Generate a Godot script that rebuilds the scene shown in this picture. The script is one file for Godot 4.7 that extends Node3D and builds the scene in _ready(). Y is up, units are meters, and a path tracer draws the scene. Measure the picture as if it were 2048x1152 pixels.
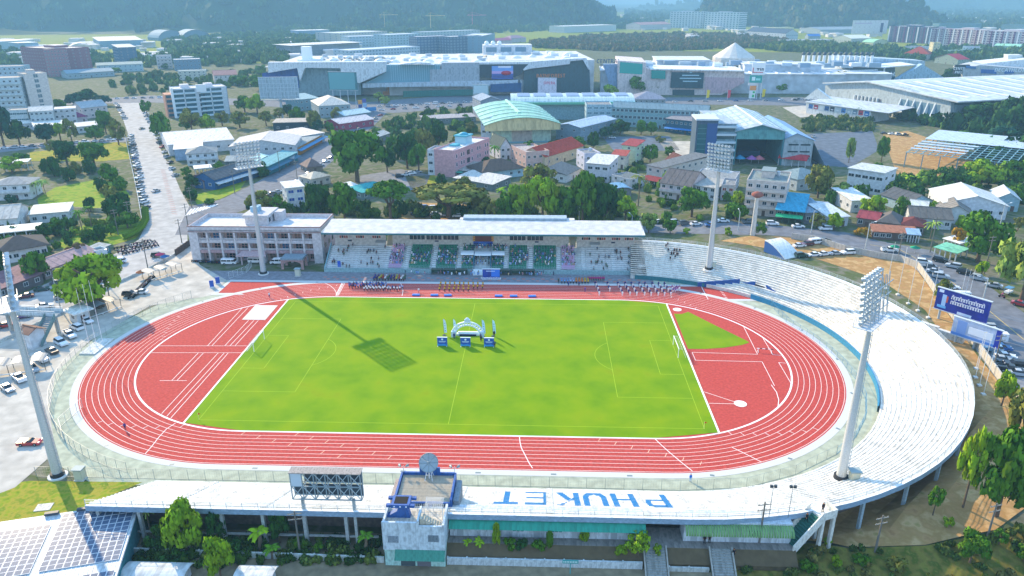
extends Node3D
# An athletics stadium seen from the air with the town and hills behind it. Metres; x runs along the straights,z towards the viewer,y up.
# The track's centre is the origin: inner radius 36.5 m,straights 84.39 m long.

const HALF := 42.195
const RAD := 36.5
var used:={}
var mats:={}
var cache:={}
var tex:={}
var rng:=RandomNumberGenerator.new()
const ORD := ["first","second","third","fourth","fifth","sixth","seventh","eighth","ninth","tenth","eleventh","twelfth","thirteenth","fourteenth","fifteenth","sixteenth","seventeenth","eighteenth","nineteenth","twentieth","twenty-first","twenty-second","twenty-third","twenty-fourth","twenty-fifth","twenty-sixth","twenty-seventh","twenty-eighth","twenty-ninth","thirtieth","thirty-first","thirty-second","thirty-third","thirty-fourth","thirty-fifth","thirty-sixth","thirty-seventh","thirty-eighth","thirty-ninth","fortieth"]

const HOUSES := [
	["villa","white two-storey villa with grey hip roof at the left edge, palms beside it","house",-216.7,-151.3,14.3,15.6,13,7, {"rt":"hip","rh":2.2,"rc":"8f979c","wc":"e4e8ea","f":2,"nf":4,"x":"balcony"}],
	["long_house","sprawling white house under large pale grey roof at the left edge","house",-192.2,-104,22.4,17.9,18,5.5, {"rt":"gable","rh":3.2,"rc":"c2bfba","wc":"e6e8e8","f":1,"nf":5}],
	["garden_house","low house with pale flat roof behind the garden lawn","house",-178.5,-116.7,22.7,13.6,12,4, {"rt":"shed","rh":.8,"rc":"d6d6d2","wc":"dfe4e6","nf":4}],
	["flat_annex","white flat-roofed annex before the sprawling pale-roofed house","house",-174.9,-90.7,24.3,13.9,9,3.6, {"rt":"slab","rc":"e0e0dc","wc":"dfe6ea","nf":4,"x":"open"}],
	["dark_roof_house","white house with dark charcoal hip roof, nearest of the left edge houses","house",-160.4,-70.6,41.8,14.3,13,4.5, {"rt":"hip","rh":3.0,"rc":"4a4b4e","wc":"e8eaec","f":1,"nf":7,"ov":1.0}],
	["shop_row","long low shop row with faded pink tiled roof along the street","shop row",-139,-58.7,73.6,20.1,10,3.4, {"rt":"gable","rh":1.8,"rc":"b8999a","wc":"9a8a86","nf":8}],
	["shop_shed","open shop shed with maroon and grey sheet roof at the left edge of the street","shed",-143,-37,73.9,19.4,9,3.4, {"rt":"shed","rh":1.6,"rc":"8a6a72","wc":"6f6a6c","nf":5}],
	["police_box","small roadside shelter with long metal roof beside the parked motorbikes","kiosk",-134.1,-69.9,81,10.7,4,3, {"rt":"shed","rh":.5,"rc":"9aa4a8","wc":"4f8a94","nf":3}],
	["corner_kiosk","small white kiosk hut at the street corner beside the banyan tree","kiosk",-131.5,-68.5,57.2,3.7,4,3, {"rt":"flat","wc":"cfe0e6","nf":1}],
	["lot_kiosk","white-walled kiosk with small gable beside the footbridge stair","kiosk",-110.1,-1.4,68.8,3.8,4,4.6, {"rt":"gablez","rh":1.0,"rc":"8a6a5c","wc":"e2e4e6","nf":0}],
	["guard_booth","white guard booth with overhanging flat roof under the banyan tree","kiosk",-107.7,-17.2,59.6,3.2,4,3.2, {"rt":"slab","rc":"e8e8e6","wc":"e2e6e8","ov":1.2,"nf":1,"ns":1}],
	["hotel_tower","tall beige-white hotel tower with dark window slot left of the wide road","hotel",-377.4,-413.4,44.9,15.5,22,30, {"f":8,"nf":1,"ns":4,"wc":"e2dcd6","gc":"5d737c","ww":3.0,"wh":2.6,"x":"house"}],
	["balcony_block","white apartment block with balconies at the left edge beside the beige tower","apartment block",-394.6,-399.9,19.7,31.6,22,28, {"f":7,"nf":8,"ns":3,"wc":"cfdfe4","x":"balcony"}],
	["rear_block","pale blue-grey apartment block behind the balconied one at the left edge","apartment block",-459.6,-503.9,15.5,27.3,20,28, {"f":8,"nf":7,"wc":"b9cfd8"}],
	["hotel_podium","low blue-grey glazed podium before the white apartment block","building",-344.6,-343.3,19.3,13.4,14,12, {"f":3,"nf":6,"wc":"c9d4d4","gc":"3f6068","ww":2.2}],
	["zigzag_house","white annex with butterfly roof below the beige tower","building",-329,-344.2,28.5,13.8,14,12, {"f":3,"nf":5,"rt":"gable","rh":2.5,"rc":"d9d4ce","wc":"c6cfcf"}],
	["butterfly_house","white townhouse with upswept butterfly roof left of the wide road","house",-324.1,-361.7,30.5,13.7,14,11, {"f":3,"nf":4,"rt":"shedx","rh":-3,"rc":"e0dad6","wc":"dde0e4"}],
	["grey_gable_house","pale house with broad grey gable roof beside the wide road","house",-324.3,-392.6,55.6,18.6,16,8, {"f":2,"nf":4,"rt":"gable","rh":4,"rc":"a5b0b8","wc":"d6d0d0"}],
	["magenta_roof_house","small house with magenta tiled roof left of the wide road","house",-319.3,-367.8,49,9.4,9,4, {"rt":"hip","rh":3,"rc":"8c3f6a","wc":"c9c0c8","nf":2}],
	["long_shed","long low shed with bright white roof, left of two along the parking strip","shed",-341.7,-337.9,42.9,12.4,20,4.5, {"rt":"gable","rh":1.4,"rc":"e3e3df","nf":5}],
	["long_shed","long low shed with bright white roof, middle one along the parking strip","shed",-317.9,-332.5,39.5,19.4,20,4.5, {"rt":"gable","rh":1.4,"rc":"dfe0de","nf":6}],
	["long_shed","long low white-roofed shed nearest the wide road","shed",-292.1,-328.5,43.7,17.6,20,4.5, {"rt":"gable","rh":1.4,"rc":"e3dfda","nf":5}],
	["school_gate_canopy","white arched canopy frame over a small yard at the left edge","canopy",-255,-205.7,22.7,13,8,4.5, {"rt":"slab","rc":"dfe6e8","wc":"d6e0e2","x":"open","nf":0,"ns":0}],
	["brick_flats","reddish-brown apartment block of eight storeys in the far left town","apartment block",-572.7,-749,-29.3,78.2,40,30, {"f":8,"nf":14,"ns":5,"wc":"a4767c","rc":"c9c6c8","gc":"5d5560","x":"house"}],
	["brick_flats_wing","reddish-brown projecting wing of flats with green glass corner, far left town","apartment block",-550.8,-715.9,30.8,23.4,22,30, {"f":8,"nf":7,"ns":3,"wc":"b08488","gc":"4c5a60"}],
	["far_shed","large pale hall with flat white roof, far left below the hills","hall",-965.5,-1217.4,64.5,62.6,70,16, {"rt":"slab","rc":"e6ecf0","wc":"b4ccd8","f":1,"nf":6}],
	["far_shed","second pale hall with stepped white roof, far left below the hills","hall",-882.5,-1144.4,54,31.5,40,16, {"rt":"slab","rc":"dfe8ee","wc":"a9c2d0","f":1,"nf":4}],
	["wide_hall","very wide hall with sloping cream roof far left below the hills","hall",-793.7,-1286,36.2,74.6,90,14, {"rt":"shed","rh":4,"rc":"e0dcd8","wc":"8fb0c4","f":1,"nf":8}],
	["arched_hangar","arched grey hangar far left, left of a touching pair","hangar",-830.6,-1551.3,48.6,55.7,60,6, {"rt":"arch","rh":16,"rc":"93aab8","wc":"7f9aa8","nf":0}],
	["arched_hangar","arched grey hangar far left, right of a touching pair","hangar",-768.3,-1552.3,39.7,64.5,60,6, {"rt":"arch","rh":17,"rc":"a4b4be","wc":"7f9aa8","nf":0}],
	["curved_roof_hall","open sports hall with curved white roof behind the brown flats","hall",-732.2,-1073.8,32.6,41.6,40,14, {"rt":"arch","rh":6,"rc":"d6dad8","wc":"7fa4b4","x":"open","nf":0,"ns":0}],
	["blue_roof_hall","small hall with bright blue roof behind the brown flats","hall",-785.6,-1088.8,26.1,26,30,8, {"rt":"hip","rh":7,"rc":"2f6fb4","wc":"a9bcc8","nf":4}],
	["white_court","long white building with rounded roof behind the brown flats","building",-867,-1142.9,37.3,41.5,26,8, {"rt":"archz","rh":4,"rc":"dfe4ea","nf":5}],
	["dark_block","narrow dark blue-grey block with slanted roof among far trees","building",-553.3,-869.7,44.6,23.1,25,24, {"rt":"shed","rh":3,"f":6,"nf":3,"wc":"5f7f98","rc":"d9d9d6"}],
	["white_townhouse","white four-storey townhouse with balconies among far left trees","house",-473.4,-816.9,24.2,17.9,16,16, {"f":4,"nf":4,"wc":"d9d6d4","x":"balcony"}],
	["blue_block","blue-grey block with flat pale roof right of the far white townhouse","building",-433.2,-794.9,26.2,31.6,24,13, {"f":3,"nf":7,"wc":"7f9cb0","rc":"c8ccce"}],
	["market_hall","long grey-roofed market hall with blue lettered front, far left town","market hall",-510.7,-774.9,31.7,51.3,26,9, {"rt":"gable","rh":2.4,"rc":"93a8a8","wc":"bcd4d8","nf":9,"gc":"2f5f8c"}],
	["slope_roof_shop","shop with white sloping roof beside the far junction","shop",-675.9,-900.5,58.1,20.5,18,7, {"rt":"gablez","rh":3,"rc":"dfdcd6","wc":"9fb4bc","nf":3}],
	["wavy_roof_shops","row of grey-roofed shops facing the far junction, left town","shop row",-510,-704,45.1,49.6,26,6, {"rt":"gable","rh":3,"rc":"8fa4b0","wc":"a8bcc2","nf":9}],
	["temple_shops","shop row with white pointed gables and reddish roofs beside the junction","shop row",-321.5,-640.6,25.8,23.1,24,9, {"rt":"gable","rh":4,"rc":"a87f7c","wc":"d4d2d0","nf":5}],
	["cream_shops","cream three-storey shophouses among trees beyond the junction","shop row",-374.5,-679.2,22.4,29.1,16,9, {"f":3,"nf":6,"wc":"d6d8cc","rc":"b4bcbc"}],
	["billboard_store","blue-grey glazed store with sloping roof beneath the two billboards","shop",-175.6,-439.9,42.3,17.3,26,9, {"rt":"shed","rh":1.5,"rc":"8fb0bc","wc":"7fa2b0","nf":4}],
	["cream_roof_hall","hall with cream hip roof below the dark blank billboard","hall",-143.9,-408.1,26.5,23.3,34,9, {"rt":"hip","rh":5,"rc":"d9d0c4","wc":"9fb2bc","nf":6}],
	["white_roof_market","large market hall with wide white gable roof left of the side street","market hall",-189,-273.3,31.4,35.3,48,6.5, {"rt":"gable","rh":3.5,"rc":"e2dfdc","wc":"dfe3e6","nf":6,"x":"light"}],
	["blue_wall_store","white-roofed store with pale blue side wall at the market's near corner","shop",-178.7,-241.1,23.4,14.3,18,6.5, {"rt":"shed","rh":.8,"rc":"e4e4e2","wc":"9fb8d2","nf":0,"x":"nodoor"}],
	["warehouse_front","white warehouse with maroon panels and low gable facing the stadium","warehouse",-136.8,-248.5,10.2,34.7,30,8, {"rt":"gablez","rh":3.2,"rc":"d6d2d0","wc":"d0d4d8","f":2,"nf":8,"ns":5}],
	["tin_lean_to","grey tin lean-to roofs in front of the white warehouse","shed",-131,-221.2,13.8,34.5,9,3.6, {"rt":"shed","rh":1.2,"rc":"8b9aa2","wc":"6f7a80","nf":6}],
	["long_white_roof","long white-roofed shop row along the side street behind the warehouse","shop row",-134,-282.3,53.7,32.7,22,6, {"rt":"shed","rh":1.0,"rc":"dcd6d2","wc":"b9c0c4","nf":7,"x":"awning"}],
	["dark_front_shop","dark-fronted shop with tan flat roof among trees below the round billboard","shop",-149.8,-336.2,10.5,24.1,18,6, {"rt":"slab","rc":"b4ada6","wc":"3f4f58","nf":4}],
	["grey_roof_house","white two-storey house with grey hip roof beside the wide road","house",-164.7,-226.5,21.1,15,14,6.5, {"rt":"hip","rh":2.6,"rc":"7d8a92","wc":"dfe6ea","f":2,"nf":4,"x":"balcony"}],
	["flat_carport","flat white carport before the grey-roofed house beside the wide road","carport",-153.8,-201.4,28.2,7.6,8,3, {"rt":"slab","rc":"e0e2e2","x":"open","nf":0,"ns":0}],
	["maroon_roof_shed","shed with maroon-grey roof behind the dark-roofed corner shop","shed",-140.5,-174.3,57.1,9.6,12,4, {"rt":"gable","rh":2,"rc":"6a4f5a","wc":"8a8488","nf":2}],
	["corner_shop","long corner shop with dark grey gable roof and blue fascia on the side street","shop",-132.7,-181.8,71,31,12,5, {"rt":"gable","rh":3,"rc":"64676c","wc":"3c6a9c","nf":6,"x":"awning","ac":"c9cdd0"}],
	["cyan_shed","small shed with pale cyan gable roof beside the side street","shed",-129.3,-220.6,43.7,11.1,10,4, {"rt":"gablez","rh":1.8,"rc":"a9d4dc","wc":"7fb4c0","nf":2}],
	["teal_shop_row","row of teal-fronted shops along the side street","shop row",-120.1,-213.4,84.3,37,8,5, {"rt":"shed","rh":.8,"rc":"6fa8b4","wc":"3f8a9a","nf":6,"x":"awning","ac":"2f6f8c"}],
	["orange_sign_shops","shop row with blue and orange sign band where the side street bends","shop row",-122,-269,87.3,47.3,9,5, {"rt":"shed","rh":.8,"rc":"9aa4a8","wc":"c98a3c","nf":6,"x":"awning","ac":"3f8fc4"}],
	["blue_band_house","tall narrow white house with blue band and flat roof by the side street","house",-85.5,-135.4,28,7,12,10, {"f":3,"nf":2,"ns":2,"wc":"dfe8ee","rt":"slab","rc":"d6dadc","gc":"2a4fa0","ww":2.2}],
	["beige_roof_house","small house with beige hip roof and pale walls beyond the side street","house",-89.5,-179.4,50.5,10.7,10,4, {"rt":"hip","rh":2,"rc":"d2c8b8","wc":"c9c4bc","nf":3}],
	["brown_cone_hut","round-looking hut with brown conical roof beside the side street traffic","hut",-99.7,-208.2,37.1,8,10,3, {"rt":"hip","rh":3.6,"rc":"7a6a68","wc":"8f8478","nf":1}],
	["teal_roof_shed","long low shed with teal roof among trees behind the grandstand","shed",-58.8,-157.4,50.7,14.1,10,3.4, {"rt":"shed","rh":.9,"rc":"3fa4a8","wc":"7f8f8c","nf":4}],
	["white_lean_roof","small white-roofed lean-to left of the teal roof behind the grandstand","shed",-68.9,-163.6,45.9,5.3,7,3.2, {"rt":"shed","rh":.6,"rc":"e0e4e6","nf":2}],
	["hut_row","row of white striped roofs behind the big rain tree","shed",-85,-289.5,72.7,25.1,9,4, {"rt":"gable","rh":1.6,"rc":"c4c2bf","wc":"8a8f90","nf":4}],
	["red_market","cluster stall hall with pink and white roof on the busy corner","market hall",-114.2,-346.4,49,28.2,18,5, {"rt":"gable","rh":2.2,"rc":"d2cdd2","wc":"b0506a","nf":5}],
	["corner_market","stall hall with pale blue-white roof behind the pink market","market hall",-119.8,-374,52.4,23.8,16,6, {"rt":"gable","rh":2.2,"rc":"b9d2da","wc":"8aa0ac","nf":4}],
	["pink_hotel_wing","white three-storey front wing of the pink hotel with dark windows","hotel",-30.2,-202,-13.6,13.1,10,12.5, {"f":3,"nf":4,"ns":2,"wc":"dfe3ea","px":.6,"ww":2.0}],
	["grey_gable_villa","narrow white villa with steep dark green-grey gable roof beside the pink hotel","house",-4.3,-244.9,26.6,6.3,16,7, {"f":2,"nf":2,"rt":"gablez","rh":5,"rc":"4d5f5c","wc":"e2e4ea"}],
	["brown_roof_house","pale blue bungalow with big dark brown hipped roof before the villa","house",-3.8,-198.7,30.5,22.2,16,4.5, {"rt":"hip","rh":4,"rc":"5f544f","wc":"b4d6e6","nf":5,"ov":1.2,"f":1}],
	["low_grey_roof","broad low shed roof of grey sheets beside the brown-roofed bungalow","shed",-13.7,-200.9,-23.4,15.8,16,3.4, {"rt":"shed","rh":1.2,"rc":"a9a4a0","wc":"8a8a88","nf":3}],
	["low_white_roof","long low white sheet roof running down before the bungalow","shed",-9.1,-178.8,-34.6,23.4,14,3.2, {"rt":"shed","rh":1.2,"rc":"c9c9c7","wc":"7f8a88","nf":3}],
	["terracotta_house","long building with bright terracotta tile roof and cream walls","house",24.9,-236.8,56.2,38.5,16,6, {"rt":"gable","rh":4,"rc":"b4493a","wc":"e2c9a8","nf":5}],
	["flat_tan_house","tan two-storey house with flat white-edged roof left of the terracotta roof","house",12.6,-226.4,23.2,13,22,8, {"f":2,"nf":4,"wc":"d6b8b0","rc":"b0a8a6","px":.9}],
	["pale_blue_house","pale blue-white flat-roofed house right of the terracotta roof","house",43.3,-219,17,8.8,12,8, {"f":2,"nf":2,"wc":"d2d6ea","x":"tank"}],
	["white_roof_house","white two-storey house with pale shed roof and dark upper windows","house",48.6,-192.8,-21.2,11,16,9, {"f":2,"nf":3,"rt":"shed","rh":1.5,"rc":"cfd2d4","wc":"d9d9e2","ww":2.4}],
	["long_grey_terrace","long narrow house with dark grey ramped roof beside the white one","house",30,-192.7,63.9,16.8,10,4, {"rt":"shed","rh":2.5,"rc":"5d6870","wc":"dcdcdc","nf":1}],
	["green_wall_house","slim pale green three-storey house with red roof","house",67.7,-230.9,-35.8,8.5,9,10, {"f":3,"nf":1,"ns":2,"rt":"shed","rh":2,"rc":"9c4a4e","wc":"c4dcc0"}],
	["cream_cube_house","cream house with small red roof before the pale green house","house",60.1,-220.2,-17.9,7.4,9,7, {"f":2,"nf":2,"rt":"shed","rh":1.2,"rc":"a8544c","wc":"e4dccb"}],
	["grey_terrace_house","plain pale house with dark flat roof in the lane behind the trees","house",59.3,-175.8,-51,11.8,10,5, {"f":2,"nf":2,"wc":"cfd2d8","rc":"70787c","px":.3}],
	["blue_tin_sheds","cluster shed with blue arched tin roof behind the grandstand's right end","shed",53.6,-160.1,12.6,8.5,9,3.5, {"rt":"arch","rh":1.2,"rc":"6f9cc0","wc":"8f9498","nf":1}],
	["long_cream_block","long cream two-storey terrace with grey roofs running back from the street","house",86.1,-195.3,-47.1,9,38,8, {"f":2,"nf":2,"ns":8,"rt":"shed","rh":1.0,"rc":"74787c","wc":"e2d6cc"}],
	["brown_gable_house","house with tall dark brown gable roof right of the cream terrace","house",88.6,-206.8,16.5,10.3,16,4.5, {"rt":"gablez","rh":4.5,"rc":"6a4440","wc":"9a7f74","nf":3}],
	["red_porch","low red-roofed porch in front of the cream terrace","porch",71.1,-175.5,-43.8,10.7,6,2.8, {"rt":"shed","rh":.6,"rc":"8c3f42","x":"open","nf":0,"ns":0}],
	["slate_roof_house","broad pale house with big slate-grey gable roof facing the stadium street","house",79.8,-148.4,-33.4,13.4,18,6.5, {"f":2,"nf":4,"rt":"gable","rh":4.5,"rc":"6f6a6a","wc":"dccfcf","x":"balcony"}],
	["flat_shop_block","flat grey-roofed shop block behind the slate-roofed house","shop",96.4,-159.3,-21.6,16.9,18,6, {"f":2,"nf":6,"wc":"c2c6d0","rc":"8f9498","px":.4}],
	["lean_roof_house","house with white-edged grey lean-to roof beside the slate-roofed one","house",90.2,-141.6,-36.2,9.3,12,5.5, {"f":2,"nf":3,"rt":"shed","rh":1.0,"rc":"a9a9a6","wc":"ccd2d6"}],
	["red_shutter_house","narrow house with maroon shutters between the mast and the tall block","house",97,-140.2,-18.2,5.2,12,6, {"f":2,"nf":2,"wc":"b9bcc4","rc":"8a8d90","gc":"7a2f34"}],
	["garden_apartments","pale four-storey apartment block with red canopies and roof garden","apartment block",107.1,-120.8,-20.9,14.6,20,13, {"f":4,"nf":5,"ns":4,"wc":"e0d2c8","rc":"7f8d90","x":"balcony house tank"}],
	["grey_roof_rear","grey-blue roofed house behind the apartment block with roof garden","house",133.5,-163,-65.2,14.6,16,6, {"rt":"hip","rh":3,"rc":"7f949c","wc":"b9c4c8","nf":3}],
	["red_awning_hall","low hall under bright red pitched awnings beside the blue performance hall","canopy",151.7,-226.2,-31.5,13.7,8,4, {"rt":"gable","rh":2,"rc":"c23f48","x":"open","nf":0,"ns":0}],
	["cyan_market","open market with cyan sheet roof and green awning on the stadium street","market hall",113.2,-108.9,-22.9,9.4,16,5, {"rt":"shed","rh":3,"rc":"3f9fc0","wc":"5f7a70","x":"open awning","ac":"1fae74","nf":0,"ns":0}],
	["grey_tin_shop","shop with blue-grey tin roof right of the cyan market","shop",118.6,-107.7,10.5,8.3,12,4.5, {"rt":"shed","rh":2,"rc":"7f98ac","wc":"8a8c90","nf":3}],
	["white_ramp_roof","long white sheet roof sloping to the street right of the tin shop","shed",122.6,-108.8,20,7.9,24,4, {"rt":"gable","rh":2,"rc":"d2d9de","wc":"cfd6da","nf":2}],
	["white_school_house","white two-storey house with long windows behind the olive trees","house",160.6,-153.7,-43.5,14.6,14,10, {"f":2,"nf":5,"wc":"e2e8ee","rt":"slab","rc":"c4ccd0","ww":2.4}],
	["white_side_shed","white shed with two-step roof beside the white two-storey house","shed",141.6,-125.7,6.6,8,16,5, {"rt":"shed","rh":1.0,"rc":"dfe2e4","wc":"d6dade","nf":2}],
	["red_tin_house","small house with rusty red tin roof by the stadium street","house",138.9,-100.9,-32.5,6.7,9,3.6, {"rt":"gable","rh":1.6,"rc":"9a4a52","wc":"8f8078","nf":3}],
	["grey_hip_house","low house with weathered grey hip roof right of the red tin roof","house",144.6,-97.2,-29.2,7.1,11,3.4, {"rt":"hip","rh":2.6,"rc":"6d6866","wc":"8a8580","nf":3}],
	["rust_stall_row","row of stalls with rusty orange and maroon tin roofs along the stadium street","shop row",140.4,-84.7,-12.7,13.6,6,3, {"rt":"shed","rh":.8,"rc":"a4705a","wc":"7a6a64","nf":7}],
	["maroon_roof_house","small house with maroon hip roof behind the rusty stalls","house",150.7,-93,-26.5,7.5,9,3.4, {"rt":"hip","rh":2,"rc":"70403f","wc":"8f8a88","nf":3}],
	["blue_tarp_stall","stall with blue-white sheet roof at the end of the rusty row","stall",145.7,-82.1,-17.6,3.4,5,3, {"rt":"shed","rh":.6,"rc":"8fb0d2","nf":1,"x":"open","ns":0}],
	["long_grey_house","long house with moss-grey roof and white end wall behind the stalls","house",160.2,-102.3,-14.8,13.3,12,4, {"rt":"gable","rh":2.6,"rc":"6f6c69","wc":"d0d4d6","nf":5}],
	["dark_shed_house","house with dark grey roof and pale blue side among trees","house",163.5,-126.4,19,12,14,4, {"rt":"gablez","rh":2.6,"rc":"5f6266","wc":"a9c4ce","nf":2}],
	["white_gable_house","low white house with pale gable roof left of the big white workshop","house",163.9,-116.9,-27.2,5.7,12,3.4, {"rt":"gable","rh":1.8,"rc":"d4d8d6","wc":"e0e4e4","nf":3}],
	["white_workshop","big workshop with wide white gable roof right of the cottages","workshop",184,-121.4,-13.2,21.5,22,5.5, {"rt":"gablez","rh":3.2,"rc":"dcdedd","wc":"dfe4ea","nf":6}],
	["patched_gable_house","house with half white half dark patched gable roof before the workshop","house",173.1,-109.2,-19.9,10.7,13,4, {"rt":"gablez","rh":3,"rc":"8a8682","wc":"dfe2e2","nf":4}],
	["blue_end_house","pale blue house with white gable roof at the right edge","house",202,-127.5,-20.8,7.7,14,5, {"rt":"gablez","rh":2.4,"rc":"d0d6d8","wc":"a4c4ce","nf":2}],
	["green_stall","street stall with green and white canopies under the big right-hand tree","stall",150.1,-65.4,-57.2,6.8,6,2.8, {"rt":"shed","rh":.5,"rc":"7fcab0","x":"open","nf":0,"ns":0}],
	["white_stall","street stall with white sheet canopy behind the green one","stall",157.2,-74.8,-66.7,5.6,6,2.8, {"rt":"shed","rh":.5,"rc":"e8ecee","x":"open","nf":0,"ns":0}],
	["school_wing","white four-storey school wing with pale gable roof left of the green-roofed gym","school",-9.1,-301.7,-14.9,12.3,26,13, {"f":3,"nf":3,"ns":4,"rt":"gablez","rh":2.4,"rc":"c2cfdc","wc":"dce6f4","ww":2.4}],
	["rear_wing","blue-grey gabled school wing behind the white one","school",-22.2,-393.4,19.3,15.2,24,14, {"f":3,"nf":0,"ns":4,"rt":"gablez","rh":2.6,"rc":"a4b2c2","wc":"9aa6b8","x":"nodoor"}],
	["gym_side_hall","low hall with long blue-white roof right of the green-roofed gym","hall",47.9,-314.9,-34.9,17.8,44,9, {"rt":"gablez","rh":1.6,"rc":"b4c9e0","wc":"8fa4b4","nf":2,"ns":5}],
	["solar_school","long three-storey school block with a row of solar panels on the roof","school",99.8,-350.4,-17.9,64.4,14,13, {"f":3,"nf":22,"ns":2,"rt":"gable","rh":3,"rc":"7f98a4","wc":"93b8be","ww":2.0,"wh":1.8,"gc":"2c4450","x":"solar"}],
	["school_link","glazed stair block between the gym and the long school block","school",58.2,-362.5,.9,17.3,18,14, {"f":4,"nf":4,"wc":"a9c8d6","gc":"4f7a8c","ww":3}],
	["slate_pavilion","small pavilion with slate hip roof and cupola behind the long school block","pavilion",87.3,-458.9,14.1,12.9,14,6, {"rt":"hip","rh":4,"rc":"66707a","wc":"b4bcc2","nf":3}],
	["mauve_roof_hall","low hall with mauve-grey hip roof behind the long school block","hall",105.3,-457.8,.6,25.7,26,7, {"rt":"hip","rh":5,"rc":"8f93a4","wc":"a4acb4","nf":6}],
	["blue_canopy_building","school canteen with bright blue canopy roof right of the long school block","school",116.6,-330,-35.9,25.5,20,9, {"f":2,"nf":8,"rt":"shed","rh":1.0,"rc":"8c8a90","wc":"3f6a80","x":"awning","ac":"2f7fd0"}],
	["long_low_roof","long low grey shed roof among trees left of the school wing","shed",-48.2,-368.7,21.7,38.2,12,4, {"rt":"shed","rh":1.0,"rc":"aaa6aa","wc":"7f8a8c","nf":8}],
	["canteen_roof","pair of grey canteen roofs before the long school block","shed",57.4,-336.5,-12.8,16.7,12,5, {"rt":"shed","rh":.8,"rc":"a4b4c0","wc":"6f8490","nf":4}],
	["white_flats","long white eight-storey apartment slab, left of the far pair","apartment block",461.3,-2215.3,-28,102,40,46, {"f":8,"nf":11,"wc":"dfe6ea","gc":"5f7686","ww":5,"wh":3.2,"x":"house"}],
	["white_flats","long white eight-storey apartment slab, right of the far pair","apartment block",546.9,-2107.1,-45.9,113.1,40,46, {"f":8,"nf":11,"wc":"dfe6ea","gc":"5f7686","ww":5,"wh":3.2,"x":"house"}],
	["far_white_wall","long white low factory below the centre hill","factory",131,-1963.9,39.9,192.5,60,16, {"rt":"slab","rc":"d6dcdf","wc":"d9dfe0","f":1,"nf":0,"x":"nodoor"}],
	["far_red_roofs","low buildings with dusty red roofs beside the far white factory","building",331.1,-2129.7,35.2,121.7,60,14, {"rt":"gable","rh":6,"rc":"b48f90","wc":"d2cdcd","f":1,"nf":6}],
	["townhouse_row","row of terraced townhouses with dark pointed roofs beyond the brown trees","shop row",513.9,-1531.7,-70.2,138.3,30,15, {"f":2,"nf":14,"rt":"gable","rh":8,"rc":"4f5f74","wc":"c4d2dc","gc":"4a6078","ww":3}],
	["red_far_shop","low shop building with red centre on the far right plain","shop",525.4,-1345.6,17.2,103.6,25,8, {"f":1,"nf":8,"wc":"cfd2d4","rc":"c2c6c8","gc":"a83a4c","ww":4}],
	["cream_far_block","cream building block below the right hill","building",585.1,-1710.4,24.5,56.7,30,18, {"f":4,"nf":5,"wc":"dcdcae","rc":"c9ccc0"}],
	["far_blue_shed","small bright blue-roofed shed on the far right plain","shed",595.9,-1511.9,-2.2,24.8,25,8, {"rt":"gable","rh":4,"rc":"2f6fc0","wc":"9fb0bc","nf":3}],
	["far_pale_hall","pale green-grey hall with white roof below the right hill","hall",576.7,-1253.9,18.6,42.6,50,16, {"rt":"gable","rh":5,"rc":"dfe4df","wc":"c4d2c4","f":2,"nf":6}],
	["green_round_hall","low round-roofed hall in pale green and yellow, far right","hall",590.5,-1184.9,22.6,33.1,24,12, {"rt":"arch","rh":5,"rc":"a4d8b4","wc":"d6dcb0","f":2,"nf":4}],
	["far_grey_roofs","wide grey factory roofs below the right hill","factory",786.7,-1853.8,15,188.1,90,10, {"rt":"gable","rh":5,"rc":"8fa0ae","wc":"a4b2bc","f":1,"nf":8}],
	["striped_flats","grey and purple apartment block with green end, leftmost of the far right flats","apartment block",751.7,-1390.5,-57.9,86.1,40,30, {"f":8,"nf":12,"ns":4,"wc":"4a5a72","rc":"c9ccd0","gc":"6a2f5c","ww":4,"wh":2.0,"x":"house stripes"}],
	["striped_flats","narrow white and plum apartment block, second of the far right flats","apartment block",748.8,-1285.2,-45.7,22.2,40,30, {"f":8,"nf":4,"ns":4,"wc":"b4a4b4","rc":"c9ccd0","gc":"6a2f5c","ww":4,"wh":2.0,"x":"house stripes"}],
	["striped_flats","white and plum eight-storey apartment block, third of the far right flats","apartment block",778.2,-1243.3,-60.6,68.2,40,30, {"f":8,"nf":12,"ns":4,"wc":"d2c2c8","rc":"c9ccd0","gc":"6a2f5c","ww":4,"wh":2.0,"x":"house stripes"}],
	["striped_flats","white and plum apartment block at the right edge","apartment block",802.9,-1155.3,-56,78.4,40,30, {"f":8,"nf":12,"ns":4,"wc":"d9cdd2","rc":"c9ccd0","gc":"6a2f5c","ww":4,"wh":2.0,"x":"house stripes"}],
	["teal_roof_block","long block with dark teal roof line behind the plum flats","building",1097,-1904.5,-3.3,103.4,40,20, {"f":4,"nf":10,"wc":"5f8490","rc":"3f6a74"}],
	["teal_roof_block","long dark teal-roofed block at the right edge behind the plum flats","building",1198.3,-1800.7,-57.9,70.1,40,20, {"f":4,"nf":8,"wc":"6a8a94","rc":"3f6a74"}],
	["white_row_houses","white flat-roofed row houses before the plum flats","house",616.9,-1087.1,-43.7,34.3,20,10, {"f":2,"nf":7,"wc":"e0e2ea"}],
	["yellow_tower_house","slim cream-yellow building before the plum flats","house",604.1,-1009.5,-.9,10.2,12,20, {"f":5,"nf":2,"wc":"e8dfb4"}],
	["red_temple_roof","hall with red tiled hip roof and small cupola, right of the mall","hall",562.4,-967.2,-36.2,32.5,30,8, {"rt":"hip","rh":9,"rc":"a84a3c","wc":"d2c4b4","nf":5}],
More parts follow.
